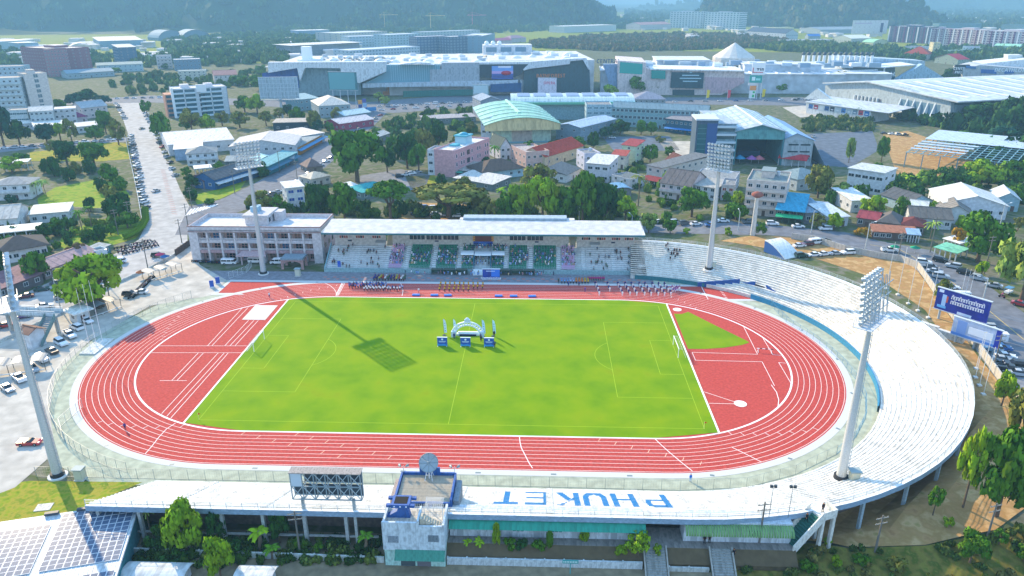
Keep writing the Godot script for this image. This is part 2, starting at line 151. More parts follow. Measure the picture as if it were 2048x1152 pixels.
	["magenta_roof","hall with red-magenta gable roof behind the black sign","hall",565.3,-880.1,-67.5,35.5,20,7, {"rt":"gablez","rh":6,"rc":"b03a50","wc":"a4b4a4","nf":3}],
	["white_far_house","white and blue three-storey house below the plum flats","house",678,-1046.3,-29.8,22.5,16,12, {"f":3,"nf":5,"wc":"e0e4ee"}],
	["mint_house","low mint-green roofed house at the right edge below the plum flats","house",769.9,-1107.8,-44.2,35.1,20,10, {"rt":"gable","rh":3,"rc":"a8e0c4","wc":"c4e4d2","nf":6}],
	["hedge_wall_building","long low white wall with green hedge top, right of the mall","building",658.4,-1038.3,33,115.9,8,8, {"f":1,"nf":0,"wc":"d0dcd0","rc":"9fc46a","x":"nodoor"}],
	["condominium","wide cream condominium under construction at the back left of the mall","apartment block",-354.8,-1347.5,53.9,121.9,70,24, {"f":6,"nf":16,"ns":4,"wc":"d6d2cc","rc":"d4dce2","gc":"6a8498","ww":3.2,"wh":2.0,"x":"nodoor","g":"condominium blocks behind the mall"}],
	["condominium","pale blue condominium with many windows, second row behind the mall","apartment block",-293.3,-1232.2,35.2,96.8,40,22, {"f":5,"nf":16,"ns":4,"wc":"b4cfe2","rc":"d4dce2","gc":"6a8498","ww":3.2,"wh":2.0,"x":"nodoor","g":"condominium blocks behind the mall"}],
	["condominium","pale blue and white condominium with vertical fins behind the mall","apartment block",-238.1,-1199.6,47.8,73.1,40,26, {"f":6,"nf":11,"ns":4,"wc":"bcd4e4","rc":"d4dce2","gc":"6a8498","ww":3.2,"wh":2.0,"x":"nodoor","g":"condominium blocks behind the mall"}],
	["condominium","dark slate and white condominium behind the mall, left of its twin","apartment block",-168.1,-1112.4,36.4,59.9,30,26, {"f":6,"nf":10,"ns":4,"wc":"5a7494","rc":"d4dce2","gc":"6a8498","ww":3.2,"wh":2.0,"x":"nodoor","g":"condominium blocks behind the mall"}],
	["condominium","dark slate and white condominium behind the mall, right of its twin","apartment block",-117.1,-1116.3,44.7,68.3,30,26, {"f":6,"nf":10,"ns":4,"wc":"63788f","rc":"d4dce2","gc":"6a8498","ww":3.2,"wh":2.0,"x":"nodoor","g":"condominium blocks behind the mall"}],
	["condominium","blue-grey glass condominium at the right end of the cluster","apartment block",-92.6,-1160.3,81.8,106.5,40,26, {"f":6,"nf":6,"ns":4,"wc":"8fb0c4","rc":"d4dce2","gc":"6a8498","ww":3.2,"wh":2.0,"x":"nodoor","g":"condominium blocks behind the mall"}],
	["condominium","long low white condominium wing nearest the mall roof","apartment block",-231.3,-999.8,49.2,132.3,40,14, {"f":3,"nf":23,"ns":4,"wc":"cfdfea","rc":"d4dce2","gc":"6a8498","ww":3.2,"wh":2.0,"x":"nodoor","g":"condominium blocks behind the mall"}],
	["condominium","pale condominium slab at the back right of the cluster","apartment block",-179.4,-1439.9,45.2,155.9,30,22, {"f":5,"nf":19,"ns":4,"wc":"c4d2da","rc":"d4dce2","gc":"6a8498","ww":3.2,"wh":2.0,"x":"nodoor","g":"condominium blocks behind the mall"}],
	["dark_long_block","long brown-grey block with thin white flat roof left of the condominiums","building",-338.9,-1057.8,46.4,120.6,50,18, {"f":4,"nf":16,"wc":"8a98a4","rc":"dfe0dc","rt":"slab","ov":4,"gc":"66788a","ww":3}],
	["white_roof_block","hall with flat white roof and blue-grey walls left of the condominiums","hall",-538.3,-1678.9,36.5,78.8,50,16, {"rt":"slab","rc":"e6ebee","wc":"8fb0cc","f":2,"nf":8}],
	["pink_roof_village","cluster house with pink tiled roofs right of the condominiums","house",-63.2,-1358.1,48.4,45,20,8, {"rt":"gable","rh":4,"rc":"c46a8a","wc":"d6c4c9","nf":4}],
	["pink_roof_village","larger house with dusty pink hip roof right of the condominiums","house",-38.7,-1430.5,51.1,47.4,24,9, {"rt":"hip","rh":5,"rc":"b8909c","wc":"d2cdd0","nf":4}]
]

const TREES := [
	["in the row behind the far left lawn",[["round","teal",-308.2,-272,9.1,25],["round","dark",-300.6,-275.5,7.7,15.1],["round","teal",-285.6,-279.1,6.9,12.8],["loose","bright",-283.6,-289.4,6.3,11.8],["loose","olive",-271,-281,5.3,15.5],["round","green",-261.3,-289.8,6.6,9.9],["round","green",-269.1,-315.5,6.3,15.6],["loose","olive",-239.2,-276.6,6.1,16]]],
	["between the two lawns left of the wide road",[["loose","bright",-251.3,-197.4,6.4,9],["round","green",-262.5,-220.4,5.4,6.2],["dense","dark",-233.4,-200.1,5.1,7.7],["loose","olive",-255.2,-239.5,5.7,10.1],["dense","dark",-225.3,-192.2,5.3,9.9],["round","dark",-235.5,-218.4,7,13.4],["dense","dark",-212.1,-181.6,4.4,7.2],["dense","olive",-217.3,-197,3.6,6.7],["dense","dark",-210.7,-197.1,4.3,7.7],["round","green",-217.7,-213.7,8.2,13.5],["dense","dark",-183.3,-160.2,3.9,7.2],["dense","green",-191.8,-182.1,5.6,8.9],["dense","olive",-172.1,-147.8,4.4,6.8],["dense","green",-176.6,-164.2,4.2,6.4]]],
	["in the gardens left of the wide road",[["palm","light",-207.4,-150.5,2.9,7.8],["palm","light",-204.4,-152.3,2.9,8],["palm","green",-154.1,-96.6,2.5,10.1],["palm","green",-156,-105.1,2.3,9.4]]],
	["in the walled garden before the street corner",[["dense","teal",-211.1,-139.1,3,4.2],["round","dark",-164.5,-90.1,3.3,5.8],["round","green",-163.7,-96.3,3.4,6.3],["dense","dark",-150.7,-82.1,2,3.9],["bush","bright",-156.2,-94.6,2.1,2.4],["dense","dark",-146,-84.6,2,3.6],["round","dark",-168.7,-126.4,2.7,6.6],["dense","dark",-141.6,-86.5,3.3,7],["round","green",-142.6,-95,2.8,4.3],["round","dark",-151.2,-117.1,6.7,10.7],["round","green",-141,-104.1,4.8,6.2]]],
	["along the street at the left edge",[["round","dark",-149.2,-44.7,3.4,10.9],["round","green",-137.6,-45,4.4,10.8],["bush","dry",-138.6,-56.8,1.6,3.1],["round","dry",-137.9,-66.7,3.6,6.4]]],
	["overhanging the street beside the stadium car park",[["banyan","bright",-108.6,-26.7,10.5,16.1]]],
	["round the balconied hotel right of the wide road",[["loose","green",-279.9,-391,5.3,13.3],["round","green",-220.7,-294.1,7.3,18],["round","green",-220.3,-328.2,5.1,8.7],["loose","olive",-212.4,-318.4,8.3,16.6],["round","bright",-204,-322.5,6,12.1],["loose","olive",-205,-349.5,6,10.3],["loose","olive",-189.3,-341.2,7.9,11.5],["round","green",-215.4,-418.4,7.9,13.1],["round","bright",-201.4,-407.6,8.9,15.9],["loose","olive",-173.9,-350,5.6,11]]],
	["below the two big billboards",[["loose","olive",-173.6,-377.6,5.5,9],["round","teal",-174.5,-397.5,5,8.9],["round","green",-154.1,-356.9,6.4,12.5],["round","olive",-133.5,-329.6,5.4,13.9],["loose","teal",-127.8,-317.9,4.9,9.7],["dense","green",-122.3,-325.8,4,7.2],["loose","olive",-128.3,-366.4,5,11.3],["loose","light",-120.9,-476.8,6.4,8.8],["loose","light",-111.2,-454.6,5.4,8.1]]],
	["among the shops between the two streets",[["loose","green",-156.3,-188.2,3,6.2],["dense","dark",-135.3,-146.9,3.8,6.7],["round","dark",-144.4,-167.9,4,6.9],["bush","green",-124.2,-140.4,3.2,2.7],["dense","green",-145.5,-202,3.3,5.9],["dense","dark",-119.4,-192.4,3.7,8]]],
	["towering over the lane behind the grandstand, by far the broadest",[["round","green",-69.9,-182.7,15.2,25.4]]],
	["in the dark grove left of the pink hotel",[["round","dark",-59.5,-203.9,5.1,13.5],["round","green",-62,-237.9,5.8,12.6],["round","dark",-50.9,-213.6,8.1,18.9],["round","green",-43.4,-204.2,5.9,15.2],["round","olive",-46.6,-246.5,6.5,15.9],["round","dark",-40.7,-261.3,6.1,17.2],["loose","olive",-28.3,-327.3,4.3,7.2]]],
	["behind the left end of the grandstand",[["loose","olive",-96.4,-125.2,6.4,10.1],["loose","green",-88,-123.9,4.1,8],["bush","bright",-73.9,-118.4,2.6,2.9],["round","dark",-69.1,-115.6,6.4,15.4],["round","green",-58.7,-114.5,6.1,16.5]]],
	["spreading over the car park behind the grandstand",[["umbrella","green",-40.7,-116.4,9,16.2],["dense","dark",-28.1,-173.5,3.3,6.4],["umbrella","olive",-18.2,-121.2,15.7,13.5],["round","olive",-15.3,-146.4,6.3,11],["round","olive",-5,-118.7,5,10.2]]],
	["in the belt behind the grandstand's right half",[["loose","olive",-.2,-114.6,3,9.3],["banana","bright",1.5,-150.2,3.1,8.9],["round","green",4.7,-114.7,4.3,12.3],["round","bright",10.6,-114.9,6.1,16],["loose","olive",17.9,-155.9,9.8,14.8],["round","bright",19.5,-114.4,7.7,19.7],["round","green",28.3,-114.7,6.1,15.4],["tall","green",35.1,-114.1,6.8,20.6],["round","dark",43.4,-115,6.1,16.5]]],
	["round the green-roofed gym",[["round","olive",-31.1,-264.5,3.8,8.1],["bush","dark",-12.4,-223.1,4.8,4.8],["palm","green",-6.4,-233.6,3.8,9.2],["dense","bright",7.5,-233.9,3.5,6.5],["round","green",12.6,-239.4,5,10.4],["bush","dark",26.8,-265.6,6.4,5.2],["bush","green",38.7,-272.1,7.7,6.5],["round","dark",49,-266.1,4.4,11]]],
	["along the school car park",[["round","teal",59.4,-302.5,5.3,8.1],["round","dark",69.7,-317.3,7.1,10.2],["tall","green",83.2,-317.6,4.2,9.6],["round","green",77.3,-231.4,5.6,9.9],["tall","green",89.7,-317.7,4.5,8.9],["bush","olive",91.5,-291,3.7,4],["bush","green",90.7,-252.1,4.2,4.8]]],
	["between the houses and the stadium street",[["round","dark",44.7,-117.2,5.1,15.7],["loose","bright",51.7,-114.3,5.3,11.2],["palm","olive",59.7,-139,3.8,14.7],["round","light",59,-100.9,3.9,7.9],["dense","bright",77.1,-170.4,3.7,7.9],["round","green",66.4,-98.1,3.1,5.3],["bush","bright",71.6,-94.7,1.8,2.3],["round","green",77.2,-114.5,7.2,11.5],["bush","bright",84.9,-88.4,1.8,2.8],["round","green",92,-105.9,4.7,6.9],["dense","bright",98.1,-129,3.4,5.4],["bush","green",96,-86.9,2.1,4.6]]],
	["between the performance hall and the cottages",[["round","olive",133.8,-139.5,6.4,14.3],["round","light",141.6,-134.8,4.7,7.7],["tall","light",182.7,-232.3,2.7,13.5],["round","bright",143.8,-109.7,5.3,9.3],["dense","green",188.5,-210.4,3.5,4.8],["tall","green",201,-235.2,3.8,14.4],["dense","dark",164.7,-137,5.8,7.9],["dense","green",154.3,-110,3.8,8.9],["dense","bright",169.4,-115.9,2.9,5.1]]],
	["before the unfinished steel shed",[["banana","bright",187.1,-175.1,2.8,6.5],["banana","bright",192.9,-175.3,3,6],["dense","dark",182.2,-140.6,4.2,5.9],["round","dark",190.3,-142.6,7.3,10.3],["round","bright",214.9,-166.6,10.1,12.6],["round","dark",257.1,-228.7,5.3,10.5],["round","green",227,-164.1,7.1,12.9],["round","green",211.7,-134.9,4.5,7]]],
	["along the stadium street on the right",[["loose","olive",118.1,-95.4,3.2,5.6],["round","bright",123.9,-94.3,3.2,6.3],["bush","yellow",130.5,-86.1,3,3.4],["palm","light",152.8,-83.9,3.1,6.8],["loose","yellow",157.1,-75.2,2.8,7.3],["dense","bright",169.9,-97.4,2.2,4.8],["round","green",156,-60.2,9.3,16.4],["round","bright",150.2,-47.5,2.1,4.9],["loose","olive",188.3,-94.2,2.5,5.5],["round","light",150.7,-28.7,8.5,20.7]]],
	["outside the terrace rim on the right",[["loose","green",82.7,62.7,1.5,5.9],["loose","olive",126.1,-23,2.8,8],["loose","bright",88.1,61.3,2.5,15.4],["loose","olive",130.1,-14.6,3.3,5.8],["round","green",92.3,63.3,5.1,16.3],["round","bright",112.6,28.9,2.3,7.7],["round","olive",105.3,47.2,4.5,14.3]]],
	["on the dry slope in the near right corner",[["bush","green",59.5,73.3,1.4,2.1],["bush","bright",64.3,68.1,.9,1.5],["bush","bright",64.1,72.2,1.1,1.9],["bush","green",67.9,71.8,1.5,1.9],["bush","olive",72.7,72.8,1.9,2.4],["bush","bright",84,65,1,1.8],["round","green",84.2,71.6,2.5,5.8],["loose","green",89.9,68.7,1.4,2.9],["round","green",92.3,71.3,1.5,3.4]]],
	["before the open columns of the near terrace",[["bush","dark",-45.7,67.5,1.4,3],["palm","light",-44.1,68.7,1.3,5.7],["bush","dark",-41,72.3,1.9,4.9],["bush","dark",-37,75.2,2.3,2.9],["round","bright",-35.9,73.2,3.6,10.2],["round","dark",-32.4,70.2,1.9,6.6],["round","bright",-28.6,78.1,2.5,7.8],["bush","dark",-28.7,72.8,2,2.9],["banana","bright",-25.1,71.5,2.2,7],["banana","green",-22.5,73.4,1.7,4.1],["round","dark",-22.5,69.8,1.9,6.1],["bush","green",-18.8,71.3,1.2,2.4],["bush","green",-15.5,71.8,1,2]]],
	["in the planted bank before the changing rooms",[["banana","green",-8.1,71.8,1.7,4.5],["banana","bright",7.7,71.3,1,2.3],["banana","bright",9.7,71.5,1.2,2.5],["tall","bright",12.3,71.6,.8,5],["bush","green",14.4,71.5,1.3,2.1],["bush","dark",16.3,71.7,1.3,2.1],["bush","green",18.7,71.8,1.3,2.1],["tall","green",20.5,71.7,.7,3.9],["tall","bright",25.9,70.2,.9,3.7],["bush","bright",31.4,72.5,1.1,2.1],["loose","bright",34,72.4,2.3,4.8],["bush","bright",36.9,72.3,.8,2.3]]],
	["in the far town left of the mall",[["round","green",-367.5,-422.2,6,9.4],["round","teal",-373.2,-451.8,8.4,10.6],["round","dark",-370,-464.6,10.7,12.5],["round","teal",-349.7,-452.1,8.4,9],["round","green",-493.1,-724.7,11.9,8.6],["round","green",-292.3,-605.6,10.3,10.9],["round","green",-258.4,-569.8,12.3,14.2]]],
	["along the highway before the mall",[["round","bright",79.7,-509.3,8,12.1],["round","green",104.4,-531.6,10.1,17.7],["loose","olive",123.8,-539.4,10.2,16.1],["round","teal",203,-563.8,9.5,8.3],["round","dark",233.7,-572.3,10.6,13.9],["round","green",240.7,-547.9,8.4,11.7],["round","dark",260.4,-552,11.7,16.7],["round","green",278.8,-552.1,11.7,18],["round","olive",312.9,-594.2,12.3,15.7]]],
	["beside the big exhibition hall at the right",[["palm","green",248.7,-383.4,5.4,9.2],["round","dark",443.1,-641.4,10.4,15],["round","green",271.7,-286,9,8.3],["round","dark",312.5,-351,15.3,16.6],["round","teal",283.4,-270.5,11.5,14.3],["round","dark",327.5,-337,14.8,23.1],["round","dark",283.1,-242.2,9.5,14.8]]]
]

const CARS := [
	["in the tight row parked along the left side of the wide road",-248.6,-308.2,-148.2,-131.6,20,1.30,"aw us hw as tk ag us aw hb as uw ak as tw ag us hw as uw ak",true,"cars parked along the left kerb of the wide road"],
	["in the row on the left kerb near the far end of the wide road",-345.2,-464.8,-291.9,-380.8,7,1.25,"aw as uk hw ag aw us",false,"cars parked at the far end of the wide road"],
	["in the row on the right kerb of the wide road",-242.5,-327.9,-164.4,-193.6,10,1.35,"as uw aw tg hr aw us ak hw as",true,"cars parked along the right kerb of the wide road"],
	["parked beside the hotel trees right of the wide road",-289.1,-406.6,-263.4,-362.1,4,.1,"aw us aw hs",false,"cars beside the hotel trees"],
	["driving away on the wide road, far one",-254.6,-333.8,-254.2,-333.8,1,1.35,"an",true,"cars driving on the wide road"],
	["driving on the wide road, nearest the crossing",-158.3,-160.8,-158,-160.8,1,1.4,"as",true,"cars driving on the wide road"],
	["in the angled row at the edge of the stadium car park",-100.9,21.2,-105.3,-15.9,9,-.6,"as tw us uw ak uw tw uw aw",true,"cars in the stadium car park"],
	["beside the motorbike line in the stadium car park",-103.1,-35.2,-100.9,-36.9,2,.1,"uk aw",true,"cars in the stadium car park"],
	["in the traffic on the street left of the stadium",-125.3,-12,-120,-45.5,6,.55,"ar ap aw hs tw ab",true,"cars in the street left of the stadium"],
	["parked nose-in on the far side of that street",-134.1,-26.6,-130,-50.1,5,.5,"ub am an ag us",true,"cars in the street left of the stadium"],
	["alone on the pale concrete, a red open one",-82.1,42.4,-82,42.4,1,.1,"lr",true,""],
	["before the office building, white",-84.7,-63.7,-84.6,-63.7,1,.02,"vw",true,"minibuses before the office"],
	["before the office building, partly behind the mast",-76.4,-65.4,-76.2,-65.4,1,.02,"vw",true,"minibuses before the office"],
	["before the office building, beside the porch",-68.7,-64.6,-68.5,-64.6,1,3.2,"vw",true,"minibuses before the office"],
	["turning at the corner, dark one",-112.4,-70.5,-112.2,-70.5,1,.35,"uk",true,""],
	["near the motorbike park, pale one",-122.3,-63.6,-122.1,-63.6,1,.4,"vw",true,""],
	["in the upper queue of the busy side street",-98.2,-168,-97.3,-279.2,12,.75,"aw us aw as vw hw aw ag uw as aw uk",false,"cars queueing in the side street"],
	["in the lower queue of the busy side street",-103.8,-149.4,-91.8,-195.2,9,.6,"aw ug as aw tw hw ak as uw",false,"cars queueing in the side street"],
	["on the market corner of the side street",-105.2,-285.7,-103.7,-398.4,8,.8,"aw ug aw hs uk aw as ar",false,"cars on the market corner"],
	["parked in the lane below the pink hotel",-51,-192.8,-44,-203.1,4,.3,"uk aw uw as",false,"cars in the lane below the pink hotel"],
	["in the first row under the rain trees",-36.9,-136,4.1,-127.7,12,.15,"aw as ub uw ag aw hk aw us aw as uw",true,"cars in the car park under the rain trees"],
	["in the second row under the rain trees",-32.6,-125.3,2.5,-118.9,9,.1,"ak aw us as uw ag hw aw ub",true,"cars in the car park under the rain trees"],
	["on the highway before the mall",-114.1,-448.4,-34.2,-480.9,14,.05,"aw us tw aw ak as uw vw ag aw as hw aw us",false,"cars on the highway before the mall"],
	["on the highway lane nearer the stadium",-117.3,-425.1,-48.7,-455.2,9,3.2,"us aw ar as tw ag aw hw uk",false,"cars on the highway before the mall"],
	["on the highway behind the school block",132.6,-482.4,276.8,-497,12,.0,"aw ag us aw ab aw as uw ak aw as tw",false,"cars on the highway behind the school"],
	["on the crossroads left of the hotel",-362.5,-498.6,-327.2,-506.1,6,.0,"aw us aw ag as uw",false,"cars at the far left crossroads"],
	["parked before the exhibition hall",237.4,-496.7,247.7,-496.8,4,.4,"aw ug aw us",false,"cars before the exhibition hall"],
	["in the strip before the far left sheds",-301,-262.5,-247.9,-293.6,14,.05,"aw us aw ag as aw uk hw as uw aw as tw ag",false,"cars in the far left parking strip"],
	["in the school car park",63.4,-304.4,63.7,-304.4,1,.0,"aw",false,""],
	["in the hall's blue-grey car park",190.4,-310.2,190.7,-310.2,1,1.4,"as",false,""],
	["beside the works yard",240.4,-324,250.4,-316.7,4,.2,"ak aw us uk",false,"cars beside the works yard"],
	["in the dirt lot behind the terraces, front row",102.2,-63.5,118.5,-66.9,5,.25,"un aw aw as uw",true,"cars in the dirt lot behind the terraces"],
	["in the dirt lot behind the terraces, back row",104.7,-73.8,114.9,-78.4,4,.3,"aw um vw uk",true,"cars in the dirt lot behind the terraces"],
	["on the stadium street behind the dirt lot",86.8,-104.1,120.6,-93.6,5,-.05,"aw ug uw aw uw",true,"cars on the stadium street"],
	["parked behind the grandstand's right end",64.4,-112,81.3,-100.6,5,.3,"aw us ug aw hb",true,"cars behind the grandstand's right end"],
	["moving on the stadium street, white pickup",132.7,-69.3,132.8,-69.3,1,-.15,"tw",true,"cars on the stadium street"],
	["in the row on the outer kerb of the stadium street",144.3,-59.8,148.2,-38,5,-.62,"uk us uk us as",true,"cars on the outer kerb of the stadium street"],
	["parked nose-in along the stadium wall, upper part",138.4,-57.8,137.2,-45.4,4,-.35,"uw ag as us",true,"cars parked along the stadium wall"],
	["parked nose-in along the stadium wall, middle part",135.5,-36.5,130.1,-8.4,5,-.2,"aw vw ag ak us",true,"cars parked along the stadium wall"],
	["parked nose-in along the stadium wall, lower part",128.9,-5.5,124.1,15.8,6,-.25,"vw xw ub aw uk as",true,"cars parked along the stadium wall"],
	["inside the wall row, nearest the billboard",125.7,-2,122.8,14.2,4,-.3,"ag uc as tk",true,"cars parked along the stadium wall"],
	["passing at the right edge, red",147.8,-24.4,148,-24.4,1,-.75,"ar",true,""]
]

const SHEETS := [
	["main_road","road",.05,[-370.9,-502.1,-293.4,-380.8,-248.9,-306.3,-214.3,-246.1,-185.1,-195.4,-162.1,-155.2,-147,-129.3,-136.5,-109.7,-129,-89.2,-129,-74.9,-129.3,-65.9,-130.9,-58.5,-134.2,-47.7,-136,-38.3,-138.3,-28.4,-121.1,-4,-116.9,-23.2,-114.9,-30.6,-113.7,-45.7,-109.9,-60,-108.4,-72.8,-109,-85.6,-113.7,-95.8,-116.2,-112.3,-125.1,-126.7,-131.3,-136.1,-148.7,-164.9,-173,-207.3,-193.6,-240.8,-240.5,-321.9,-277.9,-388.5,-336.9,-495.3]],
	["side_street","asphalt",.06,[-131.3,-136.1,-122.7,-147.2,-119.1,-173.4,-117.4,-210.9,-118,-266,-118.5,-318,-121.8,-378.3,-125.9,-445.3,-107.1,-476.9,-99.6,-378.6,-96.3,-287.6,-94.8,-215.1,-97.5,-181,-101.9,-139.3,-111.7,-116,-113.7,-95.8,-118.4,-95.7]],
	["highway","asphalt",.07,[-480.2,-473.4,-373.4,-505.7,-345.9,-524.6,-231.6,-496.2,-129.4,-480,-39.4,-546.2,115.6,-513.2,265.7,-514.4,306.6,-487.3,246.2,-458.3,109.6,-469.3,-23.9,-455.5,-95.3,-414.3,-133.3,-424.9,-216.1,-453.5,-320.6,-474.9,-352.2,-468,-452,-435.8]],
	["stadium_street","asphalt",.06,[55.6,-115,79.4,-109.3,92.7,-102.5,112.7,-96.5,126.6,-90.7,132.3,-83.3,139.5,-76.9,147,-71.8,148.4,-61.8,148.8,-48.3,147.1,-32.2,145.8,-16.6,142.3,7.6,120.1,41,125.5,16.9,127.5,.2,130.1,-14.6,133.2,-31.8,134.9,-43.7,136.7,-56.8,134.2,-64.9,126.3,-68.6,122.4,-75.3,114.7,-81.7,102.4,-86,89,-87.4,76.2,-92.7,54.3,-103.3]],
	["roadside_parking","lot",.08,[137,-56.8,134.9,-43.7,133.2,-31.8,130.1,-14.6,127.5,.2,125.5,16.9,125.3,24.1,116.3,32.3,117.4,20.1,121.1,4.4,124.6,-11.3,128.9,-28.8,131.7,-41.5,133.8,-54.4]],
	["stadium_car_park","concrete",.055,[-108.2,-85,-107.9,-71.7,-109.6,-59.5,-113.2,-44.8,-114.5,-29.9,-120.7,-3.5,-120.8,7,-80.4,61,-75.8,56,-75.6,52.2,-75.4,44.9,-86.4,29.4,-95.6,12.7,-97.5,-4.5,-93.5,-27.9,-78.3,-36.8,-80,-49.3,-94.4,-62.9]],
	["bare_earth","dirt",.05,[81,-82.7,92,-85.8,102.1,-84.8,114.3,-80.6,122,-74.2,126.4,-67.1,133.5,-63.4,133.9,-54,130.8,-39.5,126.4,-21,120.1,6.2,116,29.4,117.9,35.9,103.1,59.3,99.1,60.7,90.6,66.2,78.8,68.7,67.5,68.7,60.8,66.1,58.1,67,60.3,61.5,67.5,56.1,83.6,50.6,101.4,32.4,108.4,23.5,116,3.2,121.1,-20.8,118.8,-43.2,107.4,-60.7]],
	["near_grass","drygrass",.05,[-82.2,56.2,-74.4,54,-53.5,53.7,-59.9,60.6,-60.4,63,-74.9,66.1]],
	["slope_grass","scrub",.05,[51.6,65,60.3,67.2,67.4,68.9,78.8,68.8,91.1,66.8,100.9,62.9,93.7,75.8,46.9,77.5]],
	["front_soil","soilsheet",.05,[-47.4,67.5,-30.3,66.7,-5.4,66.9,5.1,72.2,50.6,74.3,48.1,78.4,-41.5,81.5]],
	["house_lawn","lawn",.05,[-205.7,-147.8,-210.6,-168.3,-200.4,-184,-186.9,-182.2,-164.6,-150.6,-166.2,-128.8,-191.7,-128.2]],
	["far_lawn","drylawn",.05,[-278.8,-252.2,-247.3,-286.6,-235.1,-280,-210.3,-234.9,-223.1,-227.8,-262.8,-228.3]],
	["garden_lawn","lawn",.05,[-153.4,-78.7,-161.9,-97,-159,-116.2,-141,-115.2,-134.5,-105,-130.9,-90.4,-137.7,-79.1]],
	["verge","lawn",.05,[-138.9,-155.7,-131,-167.2,-127.9,-196.6,-120.9,-165.5,-123.4,-148.9,-128.9,-138.6]],
	["tree_car_park","dirt",.05,[-41.5,-128.9,-35.8,-145.1,3.5,-140.2,7.7,-115.5,-36.4,-112.3]],
	["hotel_garden","drylawn",.05,[-49.1,-196.1,-31.9,-198.8,-24.1,-175.6,-41.6,-169.3]],
	["school_car_park","darklot",.05,[57.8,-309.7,100.7,-314.1,99.5,-267,61.1,-258.8]],
	["school_yard","concrete",.05,[91.4,-294.4,114.4,-296.5,99.1,-225.4,90.4,-238.2]],
	["hall_car_park","darklot",.05,[190.3,-323.1,237.8,-335.6,214.2,-269.2,179.1,-220.9,161.9,-226.7]],
	["works_yard","dirt",.05,[239.4,-323.9,260.7,-335.9,263.4,-270.1,239.4,-210.4,209.3,-180.9,194.3,-200.5]],
	["centre_forecourt","concrete",.05,[213.2,-449,281.4,-487,263.8,-421.4,209.7,-394.9]],
	["town_car_park","lot",.05,[-310.7,-272,-290.5,-284.1,-247.9,-302.6,-240.3,-288.5,-279.8,-267.7,-296.5,-251.8]],
	["lane","lot",.05,[-71.7,-195.6,-54.6,-212.3,-36.9,-198.7,-35.1,-169.5,-53.4,-156,-65,-166.8]],
	["far_road","concrete",.05,[-689,-1593.6,-860.2,-2225.3,-1051.2,-3015.7,-1033.9,-3014,-764.2,-2062.6,-614.2,-1502.9]],
	["far_clearing","concrete",.05,[-190.6,-2452,-58.3,-2545.8,-41.2,-2211.1,-155.3,-2099.1]],
	["far_meadow","meadow",.12,[-819.8,-888.4,-372.7,-884.4,-429.7,-1087,145.5,-1177.3,551.8,-1069.3,780.3,-961.5,3641.3,-4647.2,423.5,-5343.7,185.2,-2077.3,-1582,-1785.6]]
]

const LINES_TRACK := [
	[-42.8,-48,-41.9,-37.2,.25],
	[-42.4,-48,-41.5,-37.2,.18],
	[-41.9,-48,-41.2,-37.3,.14],
	[67.9,-48,67.8,-37.5,.2],
	[72.5,-47.9,73.3,-47.9,.3],
	[72.6,-46.6,73.3,-46.6,.3],
	[72.6,-45.3,73.4,-45.4,.3],
	[72.7,-44.1,73.5,-44.1,.3],
	[72.8,-42.8,73.5,-42.8,.3],
	[72.8,-41.6,73.6,-41.6,.3],
	[72.9,-40.4,73.6,-40.4,.3],
	[73,-39.2,73.7,-39.2,.3],
	[73,-38,73.7,-38,.3]
]

const LINES_D := [
	[-78.4,-2.1,-55.1,-2.8],
	[-78.1,1.8,-55.4,1.1],
	[-66.2,-26.8,-65.7,-2.5],
	[-64.7,-27.6,-64.6,-2.5],
	[-61.2,-18.6,-61.3,-2.6],
	[-59.7,-18.6,-60,-2.7],
	[-58.5,-18.7,-58.7,-2.7],
	[-66.3,1.6,-66.2,15.7],
	[-65,1.6,-65,15.7],
	[-69,15.9,-62.7,15.7],
	[-61.3,1.5,-61.5,30.2],
	[-59.8,1.4,-59.9,31.2],
	[-58.8,1.4,-58.7,31.9],
	[-55.4,1.1,-55.1,-2.8],
	[56.6,-2.6,72.5,-2],
	[56.5,1.7,72.5,2],
	[72.5,2,72,13.9],
	[76.4,2.2,77.9,2.6],
	[76.4,2.2,76.1,12.3],
	[73.3,-19.3,72.5,-2],
	[76.4,-11.3,76.2,-1.9],
	[76.2,-1.9,78.1,-1.6],
	[55.5,17.1,61.2,21.3],
	[55.5,22.1,61,22.2],
	[56.6,-2.6,56.6,1.7]
]

const LINES_CURVED := [
	[-48.5,-47.8,-46,-45.5,-43.9,-42.6,-42.7,-40.2,-41.7,-37.4],
	[-24.6,-48.3,-23.6,-45.3,-22.6,-41.6,-22.2,-37.6],
	[14.8,36.2,15,38.5,15.3,40.4,16.1,42.9,16.9,45.4,17.6,47.1],
	[41.8,36.2,42.6,38.1,44.1,41.2,45.7,44.2,47.3,47],
	[-56.8,33.8,-57.6,36,-57.7,39.1,-57.5,42.5,-57.5,44.9],
	[56.5,38.9,58.5,41,60.9,43.7],
	[71.4,13.4,71.6,16.8,71.1,20.1,70,23.3]
]

